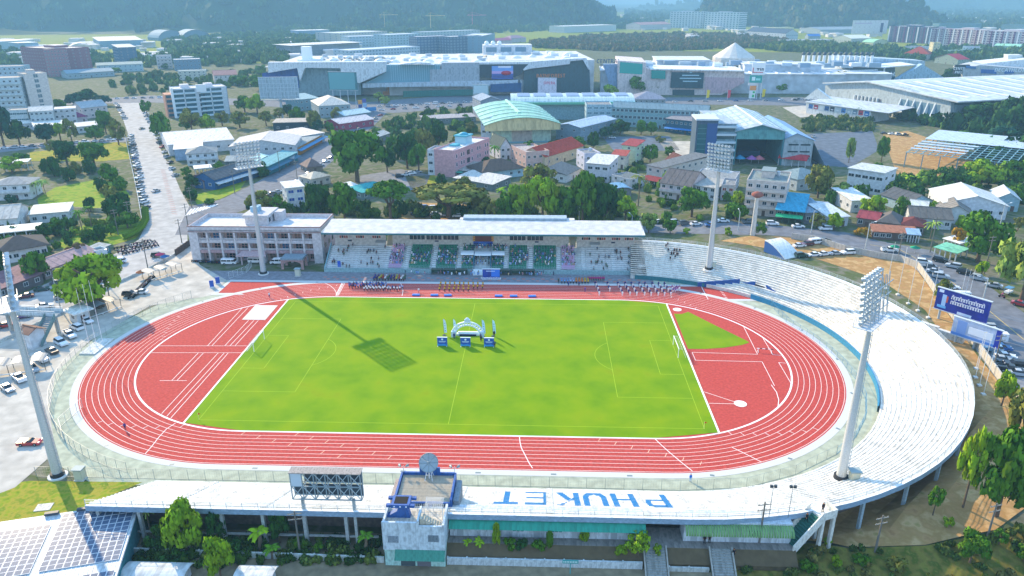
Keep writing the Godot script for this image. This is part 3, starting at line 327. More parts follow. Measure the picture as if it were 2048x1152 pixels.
const FOREST_L := [-379.3,-520.6,-336.4,-544.3,-303.3,-569.5,-266.2,-605.7,-332.3,-790.7,-369.5,-712.2,-447.5,-724.6,-466.2,-666.2]
const FOREST_M := [-93.4,-263.3,-55.2,-264.1,-25.3,-327.4,-28.5,-409.8,-69.5,-425.7,-84.9,-378.8,-96.3,-330.2]
const FOREST_N := [192.2,-330.9,237.8,-331.6,254.8,-374.2,223.4,-392.7,203.4,-373.4]
const FOREST_O := [130.9,-128.2,164.6,-133,208.4,-124.1,261.3,-210.9,209,-203.6,183.7,-179.9,140.5,-155.8]
const FOREST_P := [42.1,-116.4,89.1,-102.9,98.8,-135.4,100.3,-213.2,65.9,-224.7,45.7,-200.5,42.5,-151.2]
const FOREST_Q := [-206.5,-124.7,-191.4,-121.3,-176.4,-114.3,-159.8,-117.6,-142,-115.2,-145.6,-77.2,-147.8,-66.4,-164.9,-66]
const FOREST_A := [-465,-885.2,-344.5,-884.1,-373,-1039.9,-418.9,-1538.2,-638.4,-1918.2,-736.7,-1746,-792.4,-1468.3,-607.8,-1090.2]
const FOREST_B := [-3,-1237.7,149,-1125,291.1,-1174,451.7,-1255.9,507.4,-1317.5,525,-1502.1,487.1,-1688.7,320.2,-1749.7,131,-1654.5,-5.6,-1403.3]
const FOREST_C := [390.3,-1227.8,411.1,-1119.7,514.5,-1093.3,567.2,-1069,621.3,-1193.7,578.4,-1283.3,497.1,-1285.6]
const FOREST_D := [1074.5,-2020.4,1479,-1926.4,3638.3,-5063.9,1854.4,-5490.7,594.1,-5306.8,371.1,-3172.4,491.8,-2859.3,648.7,-3714.7,1149.7,-4139.5]
const FOREST_E := [-694.4,-1921.3,-212.6,-1776,348.3,-2225.8,491.8,-2859.3,266,-3184.5,-729.9,-2845.4,-1001.6,-2516.8]
const FOREST_F := [488.7,-1026.2,547,-927.5,587.8,-927,734.1,-943.4,981,-1336.5,749.1,-1163.7,609.6,-1166.8]
const FOREST_G := [-668.4,-725,-606.6,-724.9,-563.2,-869.2,-448.9,-791.3,-372.7,-884.4,-520.9,-1065.1,-584.7,-979.5,-692.4,-1045,-1026.7,-1203.9]
const FOREST_H := [271.2,-403.2,300.7,-357.2,257.1,-228.7,285.6,-229.3,454.7,-498.6,362.1,-436.3,293.4,-336.5,278,-370]
const FOREST_I := [-105.9,-127.2,-65.5,-117.1,57,-110.5,61.7,-117.2,47.3,-131.1,2,-130,-63.1,-140.2,-96.1,-147.9]
const FOREST_J := [51,67.1,60.1,67.9,67.4,69,78.7,69.1,90.9,67.1,100.4,63.9,93.7,75.8,46.9,77.5]
const FOREST_K := [-44.8,69.3,-5.9,68.6,-4.8,73.6,-42.7,76.5]
const CROSSING := [[-126.1,-121.4,-128.4,-132.1],[-125.5,-123.1,-127.5,-133.1],[-124.9,-124.8,-126.5,-134.1],[-124.3,-126.5,-125.5,-135.1],[-123.7,-128.2,-124.6,-136.1],[-123,-129.9,-123.6,-137.1],[-122.4,-131.6,-122.6,-138.1],[-121.8,-133.4,-121.6,-139.1],[-121.1,-135.2,-120.6,-140.1]]
const MEDIAN := [-177.8,-207.2,-132.2,-124.3]
const ROADLINE := [135.8,-.1,137.1,-14.8,138.5,-29.1,138.8,-43,139.1,-55.5,137.2,-71.5,129.5,-76.6]
# ---------------------------------------------------------------- mesh builder
class MB:
	var v:=PackedVector3Array()
	var n:=PackedVector3Array()
	var c:=PackedColorArray()
	var uv:=PackedVector2Array()
	var col:=Color.WHITE
	func tri(a: Vector3,b: Vector3,d: Vector3) -> void:
		var m:=(b-a).cross(d-a)
		if m.length_squared()<1e-14:
			return
		m=m.normalized()
		v.append(a); v.append(d); v.append(b)
		for i in 3:
			n.append(m); c.append(col)
	func tri_n(a: Vector3,b: Vector3,d: Vector3,na: Vector3,nb: Vector3,nd: Vector3) -> void:
		v.append(a); v.append(d); v.append(b)
		n.append(na); n.append(nd); n.append(nb)
		for i in 3:
			c.append(col)
	func quad(a: Vector3,b: Vector3,d: Vector3,e: Vector3) -> void:
		tri(a,b,d)
		tri(a,d,e)
	func box(p: Vector3,s: Vector3,yaw:=.0,pitch:=.0,roll:=.0) -> void:
		xbox(Transform3D(Basis.from_euler(Vector3(pitch,yaw,roll)),p),s)
	func xbox(t: Transform3D,s: Vector3) -> void:
		var h:=s*.5
		var k:=[]
		for i in 8:
			k.append(t*Vector3(h.x if i & 1 else -h.x,h.y if i & 2 else -h.y,h.z if i & 4 else -h.z))
		quad(k[4],k[5],k[7],k[6])
		quad(k[1],k[0],k[2],k[3])
		quad(k[5],k[1],k[3],k[7])
		quad(k[0],k[4],k[6],k[2])
		quad(k[6],k[7],k[3],k[2])
		quad(k[0],k[1],k[5],k[4])
	func lo(x0: float,y0: float,z0: float,x1: float,y1: float,z1: float) -> void:
		box(Vector3((x0+x1)/2,(y0+y1)/2,(z0+z1)/2),Vector3(absf(x1-x0),absf(y1-y0),absf(z1-z0)))
	func bar(a: Vector3,b: Vector3,w: float,h:=-1.0) -> void:
		var d:=b-a
		if d.length()<1e-5:
			return
		var up:=Vector3.UP if absf(d.normalized().y)<.99 else Vector3.RIGHT
		var x:=d.normalized()
		var z:=x.cross(up).normalized()
		var y:=z.cross(x)
		xbox(Transform3D(Basis(x,y,z),(a+b)/2),Vector3(d.length(),w if h<0 else h,w))
	func tube(a: Vector3,b: Vector3,ra: float,rb: float,k:=8,caps:=true) -> void:
		var d:=(b-a).normalized()
		var s:=d.cross(Vector3.UP if absf(d.y)<.95 else Vector3.RIGHT).normalized()
		var t:=s.cross(d)
		for i in k:
			var p:=TAU*i/k
			var q:=TAU*(i+1)/k
			var e0:=s*cos(p)-t*sin(p)
			var e1:=s*cos(q)-t*sin(q)
			tri_n(a+e0*ra,a+e1*ra,b+e1*rb,e0,e1,e1)
			tri_n(a+e0*ra,b+e1*rb,b+e0*rb,e0,e1,e0)
			if caps:
				tri(b,b+e0*rb,b+e1*rb)
				tri(a,a+e1*ra,a+e0*ra)
	func ball(p: Vector3,r: Vector3,k:=8,rows:=5,low:=-1.0) -> void:
		for j in rows:
			for i in k:
				var q:=[]
				for w in [[i,j],[i+1,j],[i+1,j+1],[i,j+1]]:
					var lat: float=lerpf(asin(low),PI/2,float(w[1])/rows)
					var lon: float=-TAU*w[0]/k
					q.append(Vector3(cos(lat)*cos(lon),sin(lat),cos(lat)*sin(lon)))
				tri_n(p+q[0]*r,p+q[1]*r,p+q[2]*r,q[0],q[1],q[2])
				tri_n(p+q[0]*r,p+q[2]*r,p+q[3]*r,q[0],q[2],q[3])
	func prism(poly: PackedVector2Array,y0: float,y1: float,t:=Transform3D()) -> void:
		var pl:=poly.duplicate()
		if Geometry2D.is_polygon_clockwise(pl):
			pl.reverse()
		var mirrored:=t.basis.determinant()<0
		var ix:=Geometry2D.triangulate_polygon(pl)
		for i in range(0,ix.size(),3):
			var a:=pl[ix[i]]
			var b:=pl[ix[i+1]]
			var d:=pl[ix[i+2]]
			if ((b-a).cross(d-a)>0) != mirrored:
				var s:=b
				b=d
				d=s
			tri(t*Vector3(a.x,y1,a.y),t*Vector3(b.x,y1,b.y),t*Vector3(d.x,y1,d.y))
			tri(t*Vector3(a.x,y0,a.y),t*Vector3(d.x,y0,d.y),t*Vector3(b.x,y0,b.y))
		for i in pl.size():
			var a:=pl[i]
			var b:=pl[(i+1) % pl.size()]
			if mirrored:
				quad(t*Vector3(a.x,y0,a.y),t*Vector3(b.x,y0,b.y),t*Vector3(b.x,y1,b.y),t*Vector3(a.x,y1,a.y))
			else:
				quad(t*Vector3(b.x,y0,b.y),t*Vector3(a.x,y0,a.y),t*Vector3(a.x,y1,a.y),t*Vector3(b.x,y1,b.y))
	func flat(poly: PackedVector2Array,y: float) -> void:
		var ix:=Geometry2D.triangulate_polygon(poly)
		for i in range(0,ix.size(),3):
			var a:=poly[ix[i]]
			var b:=poly[ix[i+1]]
			var d:=poly[ix[i+2]]
			if (b-a).cross(d-a)>0:
				tri(Vector3(a.x,y,a.y),Vector3(d.x,y,d.y),Vector3(b.x,y,b.y))
			else:
				tri(Vector3(a.x,y,a.y),Vector3(b.x,y,b.y),Vector3(d.x,y,d.y))
	func into(m: ArrayMesh) -> ArrayMesh:
		if v.is_empty():
			return m
		var a:=[]
		a.resize(Mesh.ARRAY_MAX)
		a[Mesh.ARRAY_VERTEX]=v
		a[Mesh.ARRAY_NORMAL]=n
		a[Mesh.ARRAY_COLOR]=c
		if uv.size()==v.size():
			a[Mesh.ARRAY_TEX_UV]=uv
		m.add_surface_from_arrays(Mesh.PRIMITIVE_TRIANGLES,a)
		return m
	func mesh() -> ArrayMesh:
		return into(ArrayMesh.new())

# ---------------------------------------------------------------- naming and grouping
func numbered(called: String) -> String:
	var k: int=used.get(called,0)
	used[called]=k+1
	return called if k==0 else "%s_%03d" % [called,k]

func tag(o: Node3D,label: String,category:="",group:="",kind:="") -> Node3D:
	if label: o.set_meta("label",label)
	if category: o.set_meta("category",category)
	if group: o.set_meta("group",group)
	if kind: o.set_meta("kind",kind)
	return o

func thing(called: String,label: String,category: String,at:=Vector3.ZERO,turn:=.0,group:="") -> Node3D:
	var o:=Node3D.new()
	o.name=numbered(called)
	add_child(o)
	o.position=at
	o.rotation.y=turn
	tag(o,label,category,group)
	return o

func lb(o: Node3D,called: String,m: Material,x0: float,y0: float,z0: float,x1: float,y1: float,z1: float) -> void:
	var b:=MB.new()
	b.lo(x0,y0,z0,x1,y1,z1)
	part(o,called,b,m)

func V(x: float,y: float,z: float) -> Vector3:
	return Vector3(x,y,z)

func put(parent: Node3D,called: String,m: Mesh,material: Material,at:=Vector3.ZERO,turn:=.0) -> MeshInstance3D:
	var o:=MeshInstance3D.new()
	o.name=numbered(called) if parent==self else called
	o.mesh=m
	if material: o.material_override=material
	o.position=at
	o.rotation.y=turn
	parent.add_child(o,true)
	return o

func part(parent: Node3D,called: String,b: MB,material: Material,at:=Vector3.ZERO,turn:=.0) -> MeshInstance3D:
	return put(parent,called,b.mesh(),material,at,turn)

func structure(called: String,b: MB,material: Material) -> MeshInstance3D:
	var o:=part(self,called,b,material)
	o.set_meta("kind","structure")
	return o

func again(o: Node3D,label:="",group:="") -> Node3D:  # a copy of a thing with its parts
	var r: Node3D=o.duplicate()
	r.name=numbered(String(o.name).rstrip("0123456789").trim_suffix("_"))
	add_child(r)
	if label: r.set_meta("label",label)
	if group: r.set_meta("group",group)
	return r

# ---------------------------------------------------------------- materials
func noise_tex(key: String,freq: float,low: float,high: float,octaves:=4,kind:=FastNoiseLite.TYPE_SIMPLEX_SMOOTH,size:=512) -> NoiseTexture2D:
	if tex.has(key): return tex[key]
	var f:=FastNoiseLite.new()
	f.noise_type=kind
	f.frequency=freq
	f.fractal_octaves=octaves
	f.seed=hash(key) % 1000
	var t:=NoiseTexture2D.new()
	t.width=size
	t.height=size
	t.seamless=true
	t.noise=f
	var g:=Gradient.new()
	g.set_color(0,Color(low,low,low))
	g.set_color(1,Color(high,high,high))
	t.color_ramp=g
	tex[key]=t
	return t

func ramp_tex(key: String,freq: float,cols: Array,octaves:=5,size:=1024) -> NoiseTexture2D:
	if tex.has(key): return tex[key]
	var t:=noise_tex(key,freq,0,1,octaves,FastNoiseLite.TYPE_SIMPLEX_SMOOTH,size)
	var g:=Gradient.new()
	g.offsets=PackedFloat32Array(range(cols.size()).map(func(i): return i/float(cols.size()-1)))
	g.colors=PackedColorArray(cols)
	t.color_ramp=g
	return t

# colour as an sRGB hex string,then roughness,the grain texture ("" none) and how many times it repeats per metre
func M(hex: String,rough:=.85,grain:="",per_m:=.1,metal:=.0) -> StandardMaterial3D:
	var key:="%s|%s|%s|%s|%s" % [hex,rough,grain,per_m,metal]
	if mats.has(key): return mats[key]
	var m:=StandardMaterial3D.new()
	m.albedo_color=Color(hex)
	m.roughness=rough
	m.metallic=metal
	if rough >= .74: m.metallic_specular=.2
	if grain:
		m.albedo_texture=tex[grain]
		m.uv1_triplanar=true
		m.uv1_world_triplanar=true
		m.uv1_scale=Vector3.ONE*per_m
	mats[key]=m
	return m

func glass(hex:="1d2a33") -> StandardMaterial3D:
	return M(hex,.12,"",.1,.0)

func leaf_mat(hex: String) -> StandardMaterial3D:
	var key:="leaf" + hex
	if mats.has(key): return mats[key]
	var m:=StandardMaterial3D.new()
	m.albedo_color=Color(hex)
	m.vertex_color_use_as_albedo=true
	m.roughness=.8
	m.metallic_specular=.2
	m.backlight_enabled=true
	m.backlight=Color(hex).darkened(.35)
	m.cull_mode=BaseMaterial3D.CULL_DISABLED
	mats[key]=m
	return m

func P2(a: Array) -> PackedVector2Array:
	var p:=PackedVector2Array()
	for i in range(0,a.size(),2):
		p.append(Vector2(a[i],a[i+1]))
	return p

# ---------------------------------------------------------------- the lie of the land
func land(x: float,z: float) -> float:
	var plateau:=4.5*smoothstep(48,95,x)*(1-smoothstep(240,420,x))*smoothstep(-210,-140,z)
	plateau *= (1-smoothstep(61,76,z))*smoothstep(66,71.5,Vector2(maxf(x-HALF,0),z).length())
	var front:=1.0*smoothstep(64,68,z)*smoothstep(-56,-46,x)
	return plateau+front

func on_land(x: float,z: float,up:=.0) -> Vector3:
	return V(x,land(x,z)+up,z)

# a sheet that follows the land,cut along a grid of the given cell
func sheet(b: MB,poly: PackedVector2Array,up: float,cell:=10.0) -> void:
	var lo:=poly[0]
	var hi:=poly[0]
	for p in poly:
		lo=lo.min(p)
		hi=hi.max(p)
	var flat_land:=true
	for i in 5:
		for j in 5:
			if land(lerpf(lo.x,hi.x,i/4.0),lerpf(lo.y,hi.y,j/4.0))>.001:
				flat_land=false
	if flat_land:
		b.flat(poly,up)
		return
	var x:=floorf(lo.x/cell)*cell
	while x<hi.x:
		var z:=floorf(lo.y/cell)*cell
		while z<hi.y:
			var sq:=PackedVector2Array([Vector2(x,z),Vector2(x+cell,z),Vector2(x+cell,z+cell),Vector2(x,z+cell)])
			for q in Geometry2D.intersect_polygons(poly,sq):
				var ix:=Geometry2D.triangulate_polygon(q)
				for i in range(0,ix.size(),3):
					var k:=[q[ix[i]],q[ix[i+1]],q[ix[i+2]]]
					if (k[1]-k[0]).cross(k[2]-k[0])>0:
						k.reverse()
					b.tri(on_land(k[0].x,k[0].y,up),on_land(k[1].x,k[1].y,up),on_land(k[2].x,k[2].y,up))
			z+=cell
		x+=cell

func ribbon(pts: PackedVector2Array,w: float) -> PackedVector2Array:
	var l:=PackedVector2Array()
	var r:=PackedVector2Array()
	for i in pts.size():
		var d:=(pts[mini(i+1,pts.size()-1)]-pts[maxi(i-1,0)]).normalized().orthogonal()*w/2
		l.append(pts[i]+d)
		r.append(pts[i]-d)
	r.reverse()
	l.append_array(r)
	return l

func stadium_loop(off: float,k:=48) -> PackedVector2Array:
	var p:=PackedVector2Array()
	for s in [1,-1]:
		for i in k+1:
			var a: float=-PI/2+PI*i/k
			p.append(Vector2(s*(HALF+cos(a)*(RAD+off)),s*sin(a)*(RAD+off)))
	return p

func ring(b: MB,off0: float,off1: float,y: float) -> void:
	var i0:=stadium_loop(off0)
	var i1:=stadium_loop(off1)
	for i in i0.size():
		var j:=(i+1) % i0.size()
		b.quad(V(i0[i].x,y,i0[i].y),V(i0[j].x,y,i0[j].y),V(i1[j].x,y,i1[j].y),V(i1[i].x,y,i1[i].y))

func stripe(b: MB,x0: float,z0: float,x1: float,z1: float,w: float,y: float) -> void:
	b.flat(ribbon(PackedVector2Array([Vector2(x0,z0),Vector2(x1,z1)]),w),y)

# ---------------------------------------------------------------- stadium floor
func stadium_floor() -> void:
	var b:=MB.new()
	b.flat(P2([-83,-51,-83,-56.7,60,-56.7,92,-40,99,-14,99,14,92,32,78,47,60,54.6,-62,54.6,-76,47,-89,33,-97,12,-97,-12,-92,-28,-84,-40]),.03)
	structure("apron",b,M("b9bfa9",.9,"stain",.06))
	b=MB.new()
	b.flat(P2([-97,-57.5,54,-57.5,54,-49,-97,-49]),.036)
	structure("stand_forecourt",b,M("8f8f96",.9,"stain",.09))
	b=MB.new()
	for i in 34:
		b.lo(-50+i*3.0,.03,-53.2,-50+i*3.0+1.1,.05,-52.4)
		b.lo(-50+i*3.0+1.4,.03,-51.6,-50+i*3.0+2.4,.05,-50.8)
	var fore:=structure("paving_blocks",b,M("b3786f",.9))
	fore.set_meta("kind","stuff")
	# the red oval with its two straight extensions and the two half-moon ends
	b=MB.new()
	b.flat(stadium_loop(11.3),.05)
	b.flat(P2([-40,-47.6,-77.9,-47.8,-77.9,-38.4,-70.0,-38.4,-60,-43]),.046)
	b.flat(P2([40,-47.6,75.7,-47.8,79.3,-47.1,85.1,-41.2,84.1,-37.6,70.0,-37.6,60,-43]),.046)
	var track:=structure("running_track",b,M("c6524a",.9,"tartan",.12))
	b=MB.new()
	ring(b,11.3,12.9,.054)
	b.flat(P2([-42.2,-47.8,-77.9,-47.8,-78.7,-49.4,-42.2,-49.4]),.058)
	b.flat(P2([-77.9,-47.8,-78.7,-49.4,-79.6,-38.0,-77.9,-38.4]),.058)
	b.flat(P2([-79.6,-38.0,-71.5,-38.6,-69.6,-37.2,-79.6,-36.6]),.062)
	b.flat(P2([42.2,-47.8,76,-47.8,76,-49.2,42.2,-49.2]),.058)
	b.flat(P2([84.3,-38.2,84.1,-36.9,73,-36.4,71.5,-37.9]),.062)
	part(track,"white_border",b,M("d8d8d6",.8,"fine",.2))
	b=MB.new()
	ring(b,-.4,.02,.066)
	part(track,"inner_kerb",b,M("e6e6e6",.8))
	for i in range(1,10):
		b=MB.new()
		ring(b,i*1.22-.05,i*1.22+.05,.062)
		part(track,"lane_line",b,M("f0d9d2",.85))
	var w:=M("f2e4de",.85)
	b=MB.new()
	for l in LINES_TRACK:
		stripe(b,l[0],l[1],l[2],l[3],l[4],.07)
	for k in 8:
		for e in [[.35,-1],[2.72,-1],[.42,1],[2.55,1],[1.72,-1]]:
			var a: float=e[0]+k*.055
			var c: float=HALF*e[1]
			var dir:=Vector2(sin(a)*e[1],cos(a))
			stripe(b,c+dir.x*(RAD+k*1.22),dir.y*(RAD+k*1.22),c+dir.x*(RAD+k*1.22+1.2),dir.y*(RAD+k*1.22+1.2),.1,.07)
	part(track,"start_mark",b,w)
	b=MB.new()
	for k in 7:
		for e in [[-41.0,3.6],[-30.0,3.4],[31.0,3.1]]:
			stripe(b,e[0]+k*e[1],RAD+k*1.22+.05,e[0]+k*e[1]-.5,RAD+(k+1)*1.22,.12,.07)
	part(track,"relay_mark",b,M("ecc0a4",.85))
	for c in LINES_CURVED:
		b=MB.new()
		b.flat(ribbon(P2(c),.16),.072)
		part(track,"curved_start_line",b,w)
	b=MB.new()
	for l in LINES_D:
		stripe(b,l[0],l[1],l[2],l[3],.13,.07)
	part(track,"runway_line",b,w)
	# grass
	b=MB.new()
	b.flat(P2([-54.9,-33.8,-42,-36.1,42,-36.1,55.4,-33.8,55.4,33.6,42,36.1,-42,36.1,-54.9,33.6]),.075)
	var pitch:=structure("football_pitch",b,M("7a9400",.9,"turf",.011))
	b=MB.new()
	for s in [-1,1]:
		stripe(b,s*55.15,-33.9,s*55.15,33.8,.4,.09)
	part(pitch,"edge_line",b,M("f0f0ee",.8))
	b=MB.new()
	for s in [-1,1]:
		stripe(b,-52.5,s*32.4,52.5,s*32.4,.1,.09)
		stripe(b,s*52.5,-32.4,s*52.5,32.4,.1,.09)
		for e in [[16.5,20.16],[5.5,9.16]]:
			stripe(b,s*(52.5-e[0]),-e[1],s*(52.5-e[0]),e[1],.1,.09)
			stripe(b,s*52.5,e[1],s*(52.5-e[0]),e[1],.1,.09)
			stripe(b,s*52.5,-e[1],s*(52.5-e[0]),-e[1],.1,.09)
		var arc:=PackedVector2Array()
		for i in 13:
			var a:=lerpf(-.92,.92,i/12.0)
			arc.append(Vector2(s*(41.5-cos(a)*9.15),sin(a)*9.15))
		b.flat(ribbon(arc,.1),.09)
	stripe(b,0,-32.4,0,32.4,.1,.09)
	part(pitch,"pitch_line",b,M("a4bc3a",.85))
	# the small throwing lawn,sand pit and throwing circles in the two ends
	b=MB.new()
	b.flat(P2([56.1,-26.6,58.2,-26.4,60.3,-28.1,66,-18.8,72,-9.4,72.2,-8.6,70,-7.2,65,-5.4,60,-4.6,55.95,-4.5]),.079)
	var lawn:=structure("throwing_lawn",b,M("7a9400",.9,"turf",.011))
	b=MB.new()
	b.flat(ribbon(P2([56.1,-26.6,58.2,-26.4,60.3,-28.1,66,-18.8,72,-9.4,72.2,-8.6,70,-7.2,65,-5.4,60,-4.6,55.95,-4.5,56.1,-26.6]),.28),.086)
	part(lawn,"yellow_edging",b,M("e0d780",.85))
	b=MB.new()
	b.lo(-63.2,.05,-29.2,-56.7,.09,-19.0)
	var pit:=structure("sand_pit",b,M("e6e1d8",.95,"fine",.2))
	b=MB.new()
	b.flat(ribbon(P2([-63.2,-29.2,-56.7,-29.2,-56.7,-19.0,-63.2,-19.0,-63.2,-29.2]),.25),.096)
	part(pit,"pit_kerb",b,M("ececea",.8))
	for e in [[57.5,-29.6,1.15],[62.3,22.1,1.3]]:
		b=MB.new()
		b.tube(V(e[0],.03,e[1]),V(e[0],.085,e[1]),e[2],e[2],24)
		var c:=structure("throwing_circle",b,M("dcdad6",.8))
		b=MB.new()
		for i in 24:
			var a:=TAU*i/24
			var a2:=TAU*(i+1)/24
			b.bar(V(e[0]+cos(a)*e[2],.09,e[1]+sin(a)*e[2]),V(e[0]+cos(a2)*e[2],.09,e[1]+sin(a2)*e[2]),.1,.03)
		part(c,"rim",b,M("f4f4f2",.7))
	b=MB.new()
	for k in 18:
		var a:=-PI/2+PI*(k % 9+.5)/9
		var s:=1 if k<9 else -1
		b.box(V(s*(HALF+cos(a)*48.9),.06,sin(a)*48.9),V(.8,.03,.5),-s*(PI/2-a))
	for k in 6:
		b.lo(-35+k*14,.05,48.6,-34+k*14,.075,49.0)
	var drains:=structure("drain_covers",b,M("6f7f80",.6))
	drains.set_meta("kind","stuff")

# ---------------------------------------------------------------- the open terrace
const R0 := 54.5
const STEPS := 18
const GO := .86
const UP := .39
const H0 := 1.0

func bowl_path(r: float,k: int,ext: float) -> PackedVector2Array:
	var p:=PackedVector2Array([Vector2(-50.6-ext,r),Vector2(-20,r),Vector2(10,r)])
	for i in 41:
		var a:=PI/2-i/40.0*(PI-.09)
		p.append(Vector2(HALF+cos(a)*r,sin(a)*r))
	p.append(Vector2(52.2,-sqrt(maxf(r*r-100,1))))
	return p

func sweep(b: MB,path: PackedVector2Array,path2: PackedVector2Array,y0: float,y1: float) -> void:
	for i in path.size()-1:
		b.quad(V(path[i].x,y0,path[i].y),V(path2[i].x,y1,path2[i].y),V(path2[i+1].x,y1,path2[i+1].y),V(path[i+1].x,y0,path[i+1].y))

func slope_y(r: float) -> float:
	return H0+floorf(clampf((r-R0)/GO,0,STEPS-1))*UP

func terrace() -> void:
	var conc:=M("dedbd4",.88,"slab",.05)
	var t:=thing("terrace_stand","open white concrete terraces curving round the right-hand bend of the track","stand")
	for k in STEPS:
		var b:=MB.new()
		var r:=R0+k*GO
		var y:=H0+k*UP
		var ext:=2.0*k/STEPS
		var a:=bowl_path(r,0,ext)
		var c:=bowl_path(r+GO,0,ext)
		sweep(b,a,a,y-(UP if k else 1.1)-.02,y)
		sweep(b,a,c,y,y)
		b.quad(V(a[0].x,0,a[0].y),V(a[0].x,y,a[0].y),V(c[0].x,y,c[0].y),V(c[0].x,0,c[0].y))
		part(t,"terrace_step",b,conc)
		b=MB.new()
		var d:=bowl_path(r+.3,0,ext)
		sweep(b,a,a,y+.0,y+.07)
		sweep(b,a,d,y+.07,y+.07)
		sweep(b,d,d,y+.07,y)
		part(t,"seat_plank",b,M("eeebe4",.85,"slab",.05))
	for g in 6:
		var b:=MB.new()
		for k in STEPS:
			var r:=R0+k*GO
			var y:=H0+k*UP
			b.lo(-40+g*15.0,y,r,-38.9+g*15.0,y+.2,r+GO*.5)
		if g != 2:
			part(t,"aisle_steps",b,M("dbd9d3",.88,"slab",.05))
	# top rim,blue-grey fascia beam and the columns that carry it
	var top:=H0+(STEPS-1)*UP
	var ro:=R0+STEPS*GO
	var b1:=MB.new()
	var p0:=bowl_path(ro,0,2.0)
	var p1:=bowl_path(ro+.45,0,2.0)
	sweep(b1,p0,p0,top,top+.25)
	sweep(b1,p0,p1,top+.25,top+.25)
	part(t,"top_kerb",b1,M("e4e6e6",.8))
	b1=MB.new()
	sweep(b1,p1,p1,top+.25,top-.75)
	sweep(b1,p1,p0,top-.75,top-.75)
	part(t,"fascia",b1,M("9db6cc",.8,"stain",.2))
	b1=MB.new()
	var und:=bowl_path(ro-5.5,0,2.0)
	sweep(b1,p0,und,top-.76,top-3.2)
	part(t,"soffit",b1,M("8f9aa0",.9,"stain",.2))
	b1=MB.new()
	sweep(b1,und,und,top-3.2,-1.0)
	part(t,"back_wall",b1,M("8d7a70",.9,"stain",.15))
	for i in 14:
		var x:=-51.0+i*6.6
		if x>38 or (x > -6 and x<36): continue
		var c:=MB.new()
		c.lo(x-.25,.2,ro-.4,x+.25,top-.75,ro+.2)
		c.bar(V(x,top-3.4,ro-4.6),V(x,top-1.0,ro-.2),.4)
		part(t,"column",c,M("b7bdbb",.85,"stain",.3))
	for i in 12:
		var a:=PI/2-.12-i*.15
		var c:=MB.new()
		c.box(V(HALF+cos(a)*(ro-.1),4.2,sin(a)*(ro-.1)),V(.5,5.6,.5),-a)
		part(t,"column",c,M("a9bcc6",.85,"stain",.3))
	for i in 2:
		var c:=MB.new()
		c.lo(-51,2.2+i*1.9-1.6,ro-.3,-6.5,2.5+i*1.9-1.6,ro-.05)
		part(t,"tie_beam",c,M("a5a9a6",.9,"stain",.3))
	# blue parapet in front of the lowest step,from the ramp round the bend
	var f0:=PackedVector2Array()
	var f1:=PackedVector2Array()
	for i in 31:
		var a:=-.79+i*.042
		f0.append(Vector2(HALF+cos(a)*(R0-.5),sin(a)*(R0-.5)))
		f1.append(Vector2(HALF+cos(a)*(R0-.25),sin(a)*(R0-.25)))
	b1=MB.new()
	f0.reverse(); f1.reverse()
	sweep(b1,f0,f0,.0,1.5)
	sweep(b1,f0,f1,1.5,1.5)
	sweep(b1,f1,f1,1.5,.5)
	part(t,"blue_parapet",b1,M("2f8db8",.7,"stain",.2))
	f0.clear(); f1.clear()
	for i in 14:
		var a:=-1.06-i*.0305
		f0.append(Vector2(HALF+cos(a)*(R0-.4),sin(a)*(R0-.4)))
	b1=MB.new()
	sweep(b1,f0,f0,.0,1.35)
	part(t,"teal_parapet",b1,M("2f7d86",.7,"stain",.2))
	# painted letters: each stroke lies on the treads that it crosses
	var word:="PHUKET"
	for i in 6:
		var x0: float=[36.4,31.0,26.2,21.6,16.5,11.4][i]
		var w: float=4.0
		var lm:=MB.new()
		for stroke in glyph(word[i]):
			var poly:=PackedVector2Array()
			for q in stroke:
				poly.append(Vector2(x0+w*(1.0-q.x),56.6+8.4*q.y))
			for k in STEPS:
				var r:=R0+k*GO
				var y:=H0+k*UP
				for band in [[r,r+.3,y+.074],[r+.3,r+GO,y+.006]]:
					for piece in Geometry2D.intersect_polygons(poly,P2([0,band[0],60,band[0],60,band[1],0,band[1]])):
						lm.flat(piece,band[2])
		var l:=part(t,"painted_letter",lm,M("2b86c4",.8,"fine",.3))
		l.set_meta("label","blue painted letter %s" % word[i])
	# railing on the top rim
	var rail:=thing("terrace_railing","thin metal railing along the top rim of the open terraces","railing")
	var rp:=bowl_path(ro+.2,0,2.0)
	var fine:=PackedVector2Array()
	for i in rp.size()-1:
		var n:=maxi(1,int(rp[i].distance_to(rp[i+1])/2.4))
		for j in n:
			fine.append(rp[i].lerp(rp[i+1],j/float(n)))
	var posts:=MB.new()
	posts.bar(V(-1,0,0)*.0+V(0,0,0),V(0,1.05,0),.07)
	var pm:=posts.mesh()
	for i in fine.size():
		put(rail,"post",pm,M("b9c4c8",.5),V(fine[i].x,top+.25,fine[i].y))
	for h in [.5,.8,1.05]:
		var rm:=MB.new()
		for i in fine.size()-1:
			rm.bar(V(fine[i].x,top+.25+h,fine[i].y),V(fine[i+1].x,top+.25+h,fine[i+1].y),.045)
		part(rail,"rail",rm,M("c3ccd0",.5))
	ramp()

